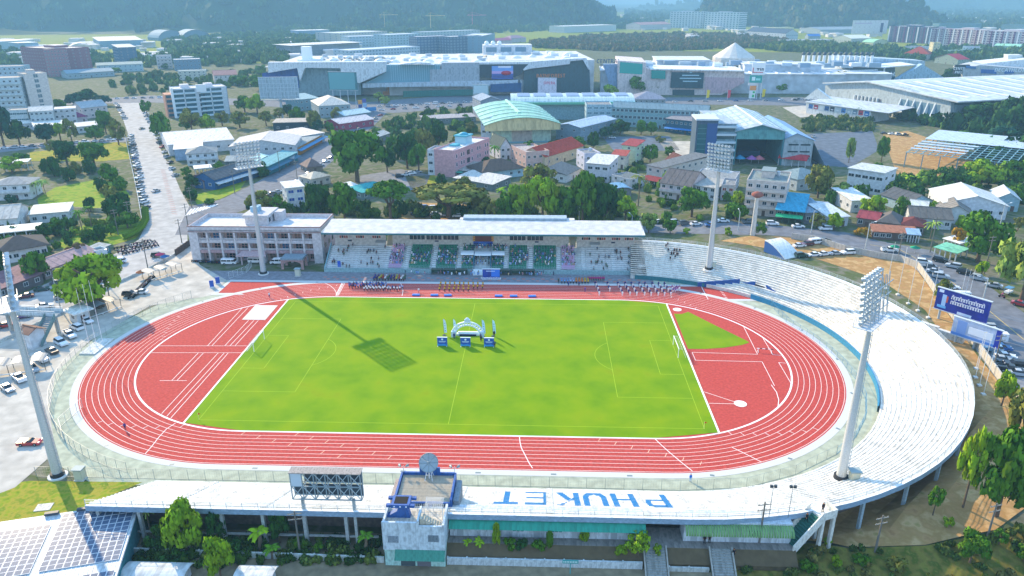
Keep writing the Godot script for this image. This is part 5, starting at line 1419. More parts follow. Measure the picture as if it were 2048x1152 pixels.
func utility_pole(at: Vector3,h: float,label: String,turn:=.0,lamp:=false) -> void:
	var t:=thing("utility_pole",label,"utility pole",at,turn,"street poles")
	var b:=MB.new()
	b.tube(Vector3.ZERO,V(0,h,0),.19,.12,7)
	part(t,"pole",b,M("77736c" if not lamp else "b9bfbf",.8))
	if lamp:
		b=MB.new()
		b.tube(V(0,h,0),V(1.9,h+.5,0),.07,.05,6)
		part(t,"arm",b,M("b9bfbf",.6))
		b=MB.new()
		b.box(V(2.2,h+.55,0),V(.8,.14,.3),0,0,.15)
		part(t,"lamp",b,M("dfe3e4",.4))
	else:
		for y in [h-.5,h-1.5]:
			b=MB.new()
			b.bar(V(-1.1,y,0),V(1.1,y,0),.12)
			for i in 4:
				b.tube(V(-.95+i*.63,y+.06,0),V(-.95+i*.63,y+.26,0),.06,.04,5)
			part(t,"crossarm",b,M("8f8d86",.8))

# ---------------------------------------------------------------- the near side: score frame,commentary tower,rooms,walls,stairs
func near_side() -> void:
	var top:=H0+(STEPS-1)*UP+.25
	var ro:=R0+STEPS*GO
	# scoreboard: bare steel grid on two legs
	var sb:=thing("scoreboard_frame","bare steel scoreboard frame on two legs at the top of the near terraces","scoreboard",V(-13.9,0,69.6))
	var steel:=M("8f9fa6",.5)
	var b:=MB.new()
	var y0:=9.9
	var y1:=14.7
	var w:=5.4
	for i in 7:
		var x:=-w+i*w/3
		for z in [-.6,.6]:
			b.bar(V(x,y0,z),V(x,y1,z),.14)
		b.bar(V(x,y1,-.6),V(x,y1,.6),.1)
		b.bar(V(x,y0,-.6),V(x,y0,.6),.1)
	part(sb,"upright",b,steel)
	b=MB.new()
	for y in [y0,(y0+y1)/2,y1]:
		for z in [-.6,.6]:
			b.bar(V(-w,y,z),V(w,y,z),.15)
	part(sb,"crosspiece",b,steel)
	b=MB.new()
	for i in 6:
		for j in 2:
			var x:=-w+i*w/3
			var h:=(y1-y0)/2
			b.bar(V(x,y0+j*h,.6),V(x+w/3,y0+(j+1)*h,.6),.1)
			b.bar(V(x+w/3,y0+j*h,.6),V(x,y0+(j+1)*h,.6),.1)
	part(sb,"diagonal_brace",b,M("a9b8be",.5))
	b=MB.new()
	for j in 2:
		for i in 6:
			var x:=-w+i*w/3
			if i==0 and j==1: continue
			b.lo(x+.1,y0+.1+j*2.2,-.68,x+w/3-.1,y0+2.05+j*2.2,-.6)
	part(sb,"backing_board",b,M("2b3d4c",.6))
	lb(sb,"blank_panel",M("c9d4dd",.6),-w+.1,y0+2.4,.62,-w+w/3-.1,y1-.1,.66)
	if true:
		lb(sb,"cap_sheet",M("a39c98",.8,"streak",.4),-w-.15,y1,-.9,w+.15,y1+.12,.8)
	for x in [-4.0,4.0]:
		b=MB.new()
		b.bar(V(x,1.0,.3),V(x,y0,.3),.42)
		part(sb,"leg",b,M("b4bcbc",.7,"streak",.4))
	# commentary tower
	var t:=thing("commentary_tower","white commentary tower with blue-edged tin roof rising from the near terraces","building",V(.0,0,0))
	var white:=M("cfdbe4",.88,"streak",.2)
	var blue:=M("1f5aa6",.6,"streak",.3)
	lb(t,"lower_wall",M("b5dcd4",.88,"streak",.25),-4.6,.8,69.6,4.6,4.2,74.2)
	lb(t,"upper_wall",white,-4.7,4.2,69.4,4.7,8.1,74.4)
	b=MB.new()
	b.lo(-4.7,8.1,74.1,.6,9.3,74.4)
	b.lo(-4.7,8.1,69.4,-4.4,9.0,74.1)
	b.lo(4.4,8.1,69.4,4.7,9.0,74.4)
	b.lo(.6,8.1,70.8,.9,9.6,74.4)
	b.lo(.9,8.1,74.1,4.4,8.7,74.4)
	part(t,"parapet",b,white)
	lb(t,"terrace_floor",M("cdc7bd",.9,"streak",.3),-4.4,8.1,69.6,4.4,8.16,74.1)
	b=MB.new()
	for i in 8:
		b.lo(1.0+i*.36,8.16,72.6,1.36+i*.36,9.7-i*.19,73.9)
	part(t,"roof_stairs",b,M("c4bba9",.9,"streak",.3))
	b=MB.new()
	for i in 9:
		b.bar(V(1.4,10.3,69.6+i*.3),V(4.2,10.3,69.6+i*.3),.06)
	b.bar(V(1.4,10.3,69.6),V(1.4,8.1,69.6),.1)
	b.bar(V(1.4,10.3,72.0),V(1.4,8.1,72.0),.1)
	b.bar(V(4.2,10.3,72.0),V(4.2,8.1,72.0),.1)
	part(t,"pergola",b,M("d8d6d0",.8))
	# roofed cabin that stands on the steps
	lb(t,"cabin_wall",M("b8c4cc",.85,"streak",.25),-3.6,2.2,61.2,4.6,7.2,68.0)
	b=MB.new()
	for i in 52:
		var x:=-3.75+i*.164
		b.quad(V(x,8.1,68.0),V(x+.082,8.22,68.0),V(x+.082,8.4,61.3),V(x,8.28,61.3))
		b.quad(V(x+.082,8.22,68.0),V(x+.164,8.1,68.0),V(x+.164,8.28,61.3),V(x+.082,8.4,61.3))
	part(t,"tin_roof",b,M("c9bfae",.55,"streak",.3))
	b=MB.new()
	b.lo(-4.1,7.1,61.0,-3.8,8.75,68.2)
	b.lo(4.8,7.1,61.0,5.1,8.75,68.2)
	part(t,"side_fascia",b,blue)
	b=MB.new()
	b.lo(-3.8,7.1,61.0,4.8,8.85,61.3)
	b.lo(-1.0,8.85,61.0,2.4,9.8,61.3)
	part(t,"front_fascia",b,blue)
	b=MB.new()
	b.lo(-4.1,8.05,68.05,4.9,8.3,68.3)
	b.lo(-4.1,7.0,68.1,4.9,7.35,68.28)
	for i in 4:
		b.lo(-4.1+i*2.8,7.35,68.1,-3.6+i*2.8,8.05,68.26)
	part(t,"rear_balustrade",b,blue)
	b=MB.new()
	for i in 26:
		b.lo(-3.6+i*.32,7.35,68.12,-3.52+i*.32,8.05,68.2)
	part(t,"baluster",b,M("e2e6ea",.7)).set_meta("kind","stuff")
	lb(t,"side_screen",M("8d97a0",.8,"streak",.4),5.2,3.2,61.8,6.1,7.9,67.2)
	lb(t,"side_screen",M("b5a59c",.8,"streak",.4),-5.0,4.0,61.4,-4.2,7.6,66.6)
	# ground-floor door,canopy and ladder details
	b=MB.new()
	b.quad(V(-2.9,3.2,75.6),V(4.7,3.2,75.6),V(4.7,4.4,74.3),V(-2.9,4.4,74.3))
	part(t,"green_canopy",b,M("3d8c78",.7,"streak",.4))
	for e in [[-2.2,.0,"4a5558"],[.3,2.4,"6d6a70"]]:
		lb(t,"door",M(e[2],.7),e[0],.8,74.2,e[1],3.1,74.25)
	for e in [[-3.9,5.6,"8e9aa6"],[2.2,5.9,"7c8892"]]:
		lb(t,"louvre_panel",M(e[2],.8,"streak",.5),e[0],e[1],74.4,e[0]+1.6,e[1]+1.2,74.45)
	# old clock case on a blue bracket
	var cl:=thing("cauldron_stand","blue-painted flame cauldron stand with square basin on the tower terrace","cauldron",V(-2.2,8.16,71.4))
	b=MB.new()
	b.prism(P2([-2.4,0,1.4,0,1.2,1.0,.7,2.3,-.2,2.3,-.6,1.2,-1.4,.7]),-.5,.5,Transform3D(Basis(V(1,0,0),V(0,0,-1),V(0,1,0)),Vector3.ZERO))
	part(cl,"bracket",b,blue)
	b=MB.new()
	b.lo(-1.3,2.3,-1.2,1.5,2.9,1.2)
	for s in [[-1.7,-.9],[-1.7,.9],[1.9,-.9],[1.9,.9]]:
		b.box(V(s[0],2.6,s[1]),V(.7,.4,.5))
	part(cl,"basin",b,blue)
	lb(cl,"basin_bed",M("33302e",.9),-.9,2.9,-.85,1.1,2.93,.85)
	b=MB.new()
	for i in 3:
		b.tube(V(-.8+i*.9,2.6,1.2),V(-.8+i*.9,2.6,1.24),.13,.13,8)
	part(cl,"bolt_cap",b,M("e8eef4",.6))
	# satellite dish
	var d:=thing("satellite_dish","large grey mesh satellite dish on the commentary tower roof","satellite dish",V(.8,8.7,62.6))
	b=MB.new()
	for x in [-.6,.6]:
		b.tube(V(x,0,.8),V(x*.5,2.0,0),.06,.06,6)
		b.tube(V(x,0,-.8),V(x*.5,2.0,0),.06,.06,6)
	b.tube(V(0,0,0),V(0,2.2,0),.1,.1,8)
	b.bar(V(-.5,.9,.4),V(.5,.9,.4),.06)
	part(d,"mount",b,M("d4dade",.5))
	var tilt:=Transform3D(Basis.from_euler(V(-.7,.1,0)),V(0,3.0,0))
	b=MB.new()
	for i in 24:
		for j in 4:
			var q:=[]
			for e in [[i,j],[i+1,j],[i+1,j+1],[i,j+1]]:
				var r: float=1.55*e[1]/4.0
				q.append(tilt*V(cos(TAU*e[0]/24)*r,sin(TAU*e[0]/24)*r,.16*r*r-.4))
			b.quad(q[0],q[1],q[2],q[3])
	part(d,"reflector",b,M("a9b4b8",.6,"fine",.5))
	b=MB.new()
	for i in 8:
		for j in 3:
			var r0:=1.55*j/3.0
			var r1:=1.55*(j+1)/3.0
			var dir:=V(cos(TAU*i/8),sin(TAU*i/8),0)
			b.bar(tilt*(dir*r0+V(0,0,.16*r0*r0-.37)),tilt*(dir*r1+V(0,0,.16*r1*r1-.37)),.05)
	for i in 24:
		var e0:=TAU*i/24
		var e1:=TAU*(i+1)/24
		b.bar(tilt*V(cos(e0)*1.55,sin(e0)*1.55,.1),tilt*V(cos(e1)*1.55,sin(e1)*1.55,.1),.07)
	part(d,"rib",b,M("7f8d92",.6))
	b=MB.new()
	for i in 3:
		var a:=TAU*i/3+.5
		b.tube(tilt*V(cos(a)*1.6,sin(a)*1.6,.05),tilt*V(0,0,1.1),.03,.03,5)
	b.ball(tilt*V(0,0,1.1),Vector3.ONE*.14,6,4)
	part(d,"feed",b,M("8f9a9e",.5))
	for e in [[-3.7,"left"],[4.8,"right"]]:
		var lamp:=thing("spot_lamp","small spotlight pair on the %s front corner of the commentary tower" % e[1],"lamp",V(e[0],8.8,61.1))
		b=MB.new()
		b.tube(Vector3.ZERO,V(0,1.2,0),.06,.05,6)
		part(lamp,"stem",b,M("b8c0c4",.5))
		for sx in [-.45,.45]:
			b=MB.new()
			b.tube(V(sx,1.2,.15),V(sx*1.6,1.1,-.3),.16,.26,8)
			part(lamp,"lamp",b,M("7c868c",.4))
	# changing rooms under the terrace
	for e in [[4.9,35.2,"left","27977f"],[41.2,57.6,"right","6f9a5e"]]:
		var r:=thing("changing_rooms","row of white changing rooms under the near terrace, %s of the open passage" % e[2],"building")
		lb(r,"wall",M("ccd6df",.88,"streak",.2),e[0],3.4,ro-3.0,e[1],top-.85,ro+.02)
		b=MB.new()
		if e[2]=="left":
			b.quad(V(e[0],5.9,ro+1.5),V(e[1],5.9,ro+1.5),V(e[1],6.75,ro+.05),V(e[0],6.75,ro+.05))
		else:
			for i in 41:
				var x: float=e[0]+i*.4
				for j in 5:
					var a0:=PI/2*j/5
					var a1:=PI/2*(j+1)/5
					b.quad(V(x,5.7+sin(a0)*1.1,ro+.05+cos(a0)*1.6),V(x+.33,5.7+sin(a0)*1.1,ro+.05+cos(a0)*1.6),V(x+.33,5.7+sin(a1)*1.1,ro+.05+cos(a1)*1.6),V(x,5.7+sin(a1)*1.1,ro+.05+cos(a1)*1.6))
		part(r,"awning",b,M(e[3],.7,"streak",.2))
		var n:=int((e[1]-e[0])/6.0)
		for i in n:
			var x: float=e[0]+1.6+i*6.0
			lb(r,"door",M("9fa9ae",.7),x-.5,3.5,ro+.02,x+.5,5.75,ro+.07)
			b=MB.new()
			b.lo(x+2.2,4.6,ro+.02,x+4.0,5.7,ro+.07)
			var wn:=part(r,"window",b,glass("35454e" if i % 3 else "a8c4cc"))
			b=MB.new()
			for j in 4:
				b.lo(x+2.17+j*.6,4.55,ro+.05,x+2.23+j*.6,5.75,ro+.1)
			part(wn,"frame",b,M("e2e6e8",.6))
	b=MB.new()
	b.lo(4.5,.2,ro-3.0,58.0,3.42,ro+1.6)
	structure("room_terrace",b,M("8f8a86",.9,"streak",.2))
	b=MB.new()
	b.prism(P2([4.6,ro+1.6,58,ro+1.6,58,73.4,4.6,73.4]),.2,1.9)
	b.quad(V(4.6,1.9,73.4),V(58,1.9,73.4),V(58,3.4,ro+1.6),V(4.6,3.4,ro+1.6))
	structure("planted_bank",b,M("6e5f48",.95,"soil",.09))
	# retaining wall in front,then two stairways through it
	wall_run("retaining_wall","stained white retaining wall along the foot of the bank before the changing rooms",P2([4.9,73.6,34.6,73.6]),2.4,.3,"c9d2d6",3.1,-.1)
	wall_run("retaining_wall","stained white retaining wall left of the commentary tower, broken by a pole",P2([-45,73.0,-4.9,73.6]),1.5,.3,"c5ccc9",3.6,.6)
	wall_run("retaining_wall","short stained wall panels between the two concrete stairways",P2([38.6,73.9,44.6,73.9]),1.9,.3,"c0c6c4",3.0,-.1)
	for e in [[36.6,"narrow concrete stairway in the bank below the right-hand changing rooms"],[46.6,"concrete stairway with side kerbs below the right-hand changing rooms, two people near it"]]:
		var st:=thing("bank_stairway",e[1],"stairs",V(e[0],0,0))
		for i in 12:
			lb(st,"tread",M("9b9d9a",.9,"streak",.3),-1.5,.1,ro+1.6+i*.36,1.5,3.45-i*.2,ro+1.6+(i+1)*.36)
		for sx in [-1.7,1.7]:
			b=MB.new()
			b.bar(V(sx,3.7,ro+1.5),V(sx,1.0,ro+6.2),.22,.35)
			part(st,"side_kerb",b,M("a9a7a0",.9,"streak",.3))
	# white outside stair at the right end of the straight
	var o:=thing("outside_stair","white outside stair with green treads climbing to the terrace rim","stairs",V(61.4,0,68.2),.4)
	var wh:=M("e6e6e0",.85,"streak",.25)
	lb(o,"landing",wh,.0,top-.35,-1.9,2.7,top,1.7)
	b=MB.new()
	b.lo(2.5,top,-1.9,2.7,top+1.1,1.7)
	b.lo(.0,top,1.5,2.5,top+1.1,1.7)
	part(o,"landing_parapet",b,wh)
	for i in 13:
		lb(o,"tread",M("35695f",.8),-(i+1)*.36,top-.7-i*.35,-1.1,-i*.36,top-.35-i*.35,1.5)
	for sz in [-1.3,1.5]:
		b=MB.new()
		var q:=[V(-4.9,2.3,sz+.2),V(.0,top-.8,sz+.2),V(.0,top+1.1,sz+.2),V(-4.9,4.2,sz+.2)]
		var r:=[]
		for k in 4: r.append(q[k]-V(0,0,.2))
		b.quad(q[0],q[1],q[2],q[3])
		b.quad(r[3],r[2],r[1],r[0])
		for k in 4: b.quad(r[k],r[(k+1) % 4],q[(k+1) % 4],q[k])
		part(o,"stair_parapet",b,wh)
	for e in [[.3,1.4],[2.4,1.4],[2.4,-1.6]]:
		lb(o,"column",wh,e[0]-.25,0,e[1]-.25,e[0]+.25,top-.36,e[1]+.25)
	# cabinets beside the masts
	for e in [[-65.3,.0,53.2,"pale metal switch cabinet on plinth beside the near left mast"],[72.9,slope_y(61.6),55.0,"cream switch cabinet with grey lid beside the near right mast"],[-58.4,.04,-53.6,"concrete switch pillar beside the far left mast"],[72.4,slope_y(60.0),-54.6,"small beige switch cabinet beside the far right mast"]]:
		var c:=thing("switch_cabinet",e[3],"cabinet",V(e[0],e[1],e[2]))
		lb(c,"body",M("d5d6c0",.8,"fine",.5),-.75,.2,-.6,.75,2.3,.6)
		lb(c,"lid",M("8fa0a2",.7),-.95,2.3,-.8,.95,2.5,.8)
		lb(c,"plinth",M("bfc0bb",.8),-.9,-.2,-.75,.9,.2,.75)
		lb(c,"door",M("c6c8b4",.7),-.6,.4,.6,.6,2.1,.64)
	# twin lamp poles on the rim
	for e in [[54.0,69.4,"left"],[56.9,69.4,"right"]]:
		var p:=pole_thing("rim_lamp_post","slim lamp post with twin heads on the near rim, %s of the pair" % e[2],"lamp post",V(e[0],top,e[1]),5.6,.06,"6d7880","slim lamp posts on the near rim")
		b=MB.new()
		for sx in [-.3,.3]:
			b.box(V(sx,5.65,.05),V(.42,.4,.3))
		part(p,"lamp_heads",b,M("3b444a",.5))
	# solar roof hall bottom left
	solar_hall()

func solar_hall() -> void:
	var t:=thing("solar_roof_hall","hall roof covered in solar panels at the bottom left corner","building")
	var o:=V(-46.2,6.0,67.0)
	var u:=V(-.96,.0,.28).normalized()
	var w:=V(.27,-.07,.96).normalized()
	var nrm:=w.cross(u).normalized()
	if nrm.y<0: nrm=-nrm
	var b:=MB.new()
	var f:=func(a: float,c: float,h: float) -> Vector3: return o+u*a+w*c+nrm*h
	b.quad(f.call(-.3,-.3,-.06),f.call(30,-.3,-.06),f.call(30,24,-.06),f.call(-.3,24,-.06))
	b.quad(f.call(-.3,24,-.3),f.call(30,24,-.3),f.call(30,-.3,-.3),f.call(-.3,-.3,-.3))
	for i in 50:
		b.bar(f.call(-.2+i*.6,-.3,-.04),f.call(-.2+i*.6,24,-.04),.08,.05)
	part(t,"tin_roof",b,M("c3ccd2",.5,"streak",.2))
	var bas:=Basis(u,nrm,w)
	var am:=ArrayMesh.new()
	var p1:=MB.new()
	p1.box(Vector3.ZERO,V(1.02,.05,1.96))
	p1.into(am)
	am.surface_set_material(0,M("dfe4e8",.35))
	p1=MB.new()
	for i in 2:
		p1.box(V(0,.004,-.49+i*.97),V(.93,.05,.91))
	p1.into(am)
	am.surface_set_material(1,M("4d5d74",.2))
	for i in 27:
		for j in 11:
			if i==10 or j==6: continue
			var x:=.7+i*1.07
			var z:=1.2+j*2.03
			if i >= 11 and j==0: continue
			var m:=put(t,"solar_panel",am,null)
			m.transform=Transform3D(bas,f.call(x,z,.08))
	b=MB.new()
	var c0: Vector3=f.call(0,0,0)
	var c1: Vector3=f.call(0,24,0)
	b.quad(V(c1.x,-3,c1.z),V(c0.x,-3,c0.z),c0+V(0,-.3,0),c1+V(0,-.3,0))
	part(t,"wall",b,M("4d8f9c",.8,"streak",.3))
	c1=f.call(30,0,0)
	b=MB.new()
	b.quad(V(c0.x,-3,c0.z),V(c1.x,-3,c1.z),c1+V(0,-.3,0),c0+V(0,-.3,0))
	part(t,"wall",b,M("7c95a0",.8,"streak",.3))
	for e in [[10.9,-.1],[15.6,-.2]]:
		b=MB.new()
		b.box(f.call(e[0]-3.0,e[1],.25),V(2.0,.4,.6),.28)
		part(t,"ridge_vent",b,M("3c4650",.6))

# ---------------------------------------------------------------- vehicles
const PAINT := {"w":["white","e4e6e8"],"s":["silver","a9b0b6"],"k":["black","1b1e22"],"g":["grey","5d656b"],"b":["blue","2f5f9a"],"r":["red","a8232a"],"c":["pale blue","8fb4cc"],"n":["dark green","2a4a44"],"p":["purple","5a3a7c"],"y":["yellow","c9a52a"],"m":["maroon","5c2433"]}
const KIND := {"a":"sedan","h":"hatchback","u":"sport utility car","t":"pickup truck","v":"minibus","x":"box truck","l":"low sports car"}

func profile(b: MB,pts: Array,w0: float,w1: float) -> void:
	var lo:=1e9
	var hi:=-1e9
	for i in range(1,pts.size(),2):
		lo=minf(lo,pts[i]); hi=maxf(hi,pts[i])
	var p:=P2(pts)
	var f:=func(q: Vector2,s: float) -> Vector3: return V(q.x,q.y,s*lerpf(w0,w1,(q.y-lo)/maxf(hi-lo,.01))/2)
	var ix:=Geometry2D.triangulate_polygon(p)
	for i in range(0,ix.size(),3):
		var t:=[p[ix[i]],p[ix[i+1]],p[ix[i+2]]]
		if (t[1]-t[0]).cross(t[2]-t[0])<0: t.reverse()
		b.tri(f.call(t[0],1),f.call(t[1],1),f.call(t[2],1))
		b.tri(f.call(t[2],-1),f.call(t[1],-1),f.call(t[0],-1))
	for i in p.size():
		var a:=p[i]
		var c:=p[(i+1) % p.size()]
		b.quad(f.call(c,1),f.call(a,1),f.call(a,-1),f.call(c,-1))

func car_shapes(kind: String) -> Array:
	var b:=MB.new()
	var g:=MB.new()
	var roof:=MB.new()
	var ax:=[-1.3,1.35]
	match kind:
		"a":
			profile(b,[-2.2,.32,2.2,.32,2.25,.62,1.95,.78,.95,.92,-1.55,.98,-2.2,.9],1.72,1.66)
			profile(g,[-1.6,.95,1.0,.9,.25,1.38,-.9,1.4],1.6,1.24)
			profile(roof,[-.95,1.385,.28,1.365,.15,1.44,-.85,1.46],1.3,1.15)
		"h":
			profile(b,[-1.85,.32,1.85,.32,1.9,.65,1.6,.85,.8,.98,-1.8,1.0],1.68,1.62)
			profile(g,[-1.75,.98,.85,.96,.2,1.45,-1.35,1.47],1.58,1.24)
			profile(roof,[-1.45,1.45,.25,1.43,.1,1.51,-1.35,1.53],1.3,1.15)
			ax=[-1.15,1.2]
		"u":
			profile(b,[-2.25,.38,2.25,.38,2.28,.85,2.0,1.02,.95,1.12,-2.2,1.15],1.84,1.78)
			profile(g,[-2.15,1.13,1.0,1.1,.35,1.68,-1.85,1.7],1.72,1.36)
			profile(roof,[-1.9,1.68,.4,1.66,.2,1.76,-1.75,1.78],1.42,1.25)
		"t":
			profile(b,[-2.6,.42,2.55,.42,2.58,.85,2.3,1.05,1.1,1.12,-2.6,1.12],1.82,1.78)
			profile(g,[-.75,1.1,1.15,1.1,.55,1.66,-.5,1.68],1.7,1.34)
			profile(roof,[-.55,1.66,.6,1.64,.4,1.73,-.45,1.75],1.4,1.25)
			roof.lo(-2.5,1.1,-.88,-.9,1.3,-.8)
			roof.lo(-2.5,1.1,.8,-.9,1.3,.88)
			roof.lo(-2.6,1.1,-.88,-2.5,1.3,.88)
			g.lo(-2.48,1.1,-.79,-.92,1.14,.79)
			ax=[-1.55,1.55]
		"v":
			profile(b,[-2.5,.38,2.45,.38,2.5,.9,2.25,1.2,-2.5,1.2],1.82,1.8)
			profile(g,[-2.45,1.19,2.25,1.19,1.6,1.8,-2.4,1.82],1.76,1.6)
			profile(roof,[-2.5,1.79,1.65,1.77,1.3,2.05,-2.4,2.1],1.66,1.4)
			for x in [-2.42,-.6,.9]:
				roof.lo(x-.06,1.15,-.89,x+.06,1.85,.89)
			ax=[-1.45,1.55]
		"x":
			profile(b,[1.0,.4,2.7,.4,2.75,1.0,2.4,1.3,1.0,1.3],1.8,1.76)
			b.lo(-2.9,.55,-.85,1.0,.75,.85)
			profile(g,[1.05,1.28,2.42,1.28,2.05,1.9,1.1,1.92],1.7,1.5)
			profile(roof,[1.05,1.88,2.08,1.86,1.95,2.0,1.1,2.02],1.56,1.4)
			roof.lo(-2.95,.76,-.95,.95,2.6,.95)
			ax=[-1.7,1.75]
		"l":
			profile(b,[-2.15,.25,2.2,.25,2.25,.5,1.7,.72,.8,.84,-1.2,.9,-2.1,.92,-2.2,.7],1.8,1.7)
			profile(g,[-.5,.86,.85,.83,.35,1.18,-.1,1.2],1.5,1.2)
			g.lo(-.9,.86,-.6,-.2,.96,.6)
			roof.lo(-1.1,.88,-.6,-.9,1.1,.6)
	b.v.append_array(roof.v); b.n.append_array(roof.n); b.c.append_array(roof.c)
	return [b,g,ax,.33 if kind in "ahl" else .38]

func car(kind: String,paint: String,at: Vector3,heading: float,label: String,group: String,full: bool) -> void:
	var key:="car" + kind
	if not cache.has(key):
		var s:=car_shapes(kind)
		var wheel:=MB.new()
		wheel.tube(V(0,0,-.11),V(0,0,.11),s[3],s[3],12)
		var rim:=MB.new()
		rim.tube(V(0,0,.105),V(0,0,.125),s[3]*.6,s[3]*.55,8)
		var lamp:=MB.new()
		lamp.box(Vector3.ZERO,V(.12,.16,.34))
		var one:=ArrayMesh.new()
		s[0].into(one)
		s[1].into(one)
		var w:=MB.new()
		for x in s[2]:
			for z in [-.78,.78]:
				w.tube(V(x,s[3],z-.1),V(x,s[3],z+.1),s[3],s[3],8)
		w.into(one)
		one.surface_set_material(1,glass("161d24"))
		one.surface_set_material(2,M("17181a",.8))
		cache[key]={"body": s[0].mesh(),"glass": s[1].mesh(),"wheel": wheel.mesh(),"rim": rim.mesh(),"lamp": lamp.mesh(),"ax": s[2],"r": s[3],"one": one}
	var c: Dictionary=cache[key]
	var p:=M(PAINT[paint][1],.3)
	p.clearcoat_enabled=true
	p.clearcoat=.6
	p.clearcoat_roughness=.1
	var name: String="parked_car" if kind in "ahul" else {"t":"pickup_truck","v":"minibus","x":"box_truck"}[kind]
	var cat: String="car" if kind in "ahul" else {"t":"pickup truck","v":"minibus","x":"truck"}[kind]
	if not full:
		var o:=MeshInstance3D.new()
		o.name=numbered(name)
		o.mesh=c.one
		o.set_surface_override_material(0,p)
		add_child(o)
		o.position=at
		o.rotation.y=heading
		tag(o,label,cat,group)
		return
	var t:=thing(name,label,cat,at,heading,group)
	put(t,"body",c.body,p)
	put(t,"window_glass",c.glass,glass("161d24"))
	for x in c.ax:
		for z in [-.8,.8]:
			var wh:=put(t,"wheel",c.wheel,M("17181a",.8),V(x,c.r,z))
			put(wh,"rim",c.rim,M("9aa0a4",.35,"",.1,.6),Vector3.ZERO,.0 if z>0 else PI)
	var fx: float=2.18 if kind in "au" else {"h":1.82,"t":2.5,"v":2.44,"x":2.68,"l":2.1}[kind]
	for z in [-.62,.62]:
		put(t,"headlight",c.lamp,M("eef2f2",.15),V(fx,.72 if kind in "ahl" else .86,z))
		put(t,"tail_lamp",c.lamp,M("8c1a18",.3),V(-fx+.03,.8 if kind in "ahl" else .95,z*1.1))

func motorbike(at: Vector3,heading: float,label: String,group: String,hex: String) -> void:
	if not cache.has("bike"):
		var w:=MB.new()
		w.tube(V(0,0,-.06),V(0,0,.06),.29,.29,10)
		var b:=MB.new()
		profile(b,[-.75,.62,-.55,.42,.15,.34,.35,.4,.5,.82,.42,.92,.2,.55,-.2,.58,-.7,.74],.26,.2)
		b.bar(V(.64,.3,0),V(.42,.95,0),.07)
		var s:=MB.new()
		profile(s,[-.75,.72,.05,.62,.05,.72,-.3,.78,-.75,.82],.26,.22)
		var h:=MB.new()
		h.bar(V(.4,.98,-.34),V(.4,.98,.34),.05)
		h.box(V(.48,.9,0),V(.14,.16,.18))
		cache.bike=[w.mesh(),b.mesh(),s.mesh(),h.mesh()]
	var k: Array=cache.bike
	var t:=thing("motorbike",label,"motorbike",at,heading,group)
	put(t,"body",k[1],M(hex,.35))
	put(t,"seat",k[2],M("1a1a1c",.8))
	put(t,"handlebar",k[3],M("3a3d40",.4))
	for x in [-.6,.64]:
		put(t,"wheel",k[0],M("17181a",.8),V(x,.29,0))

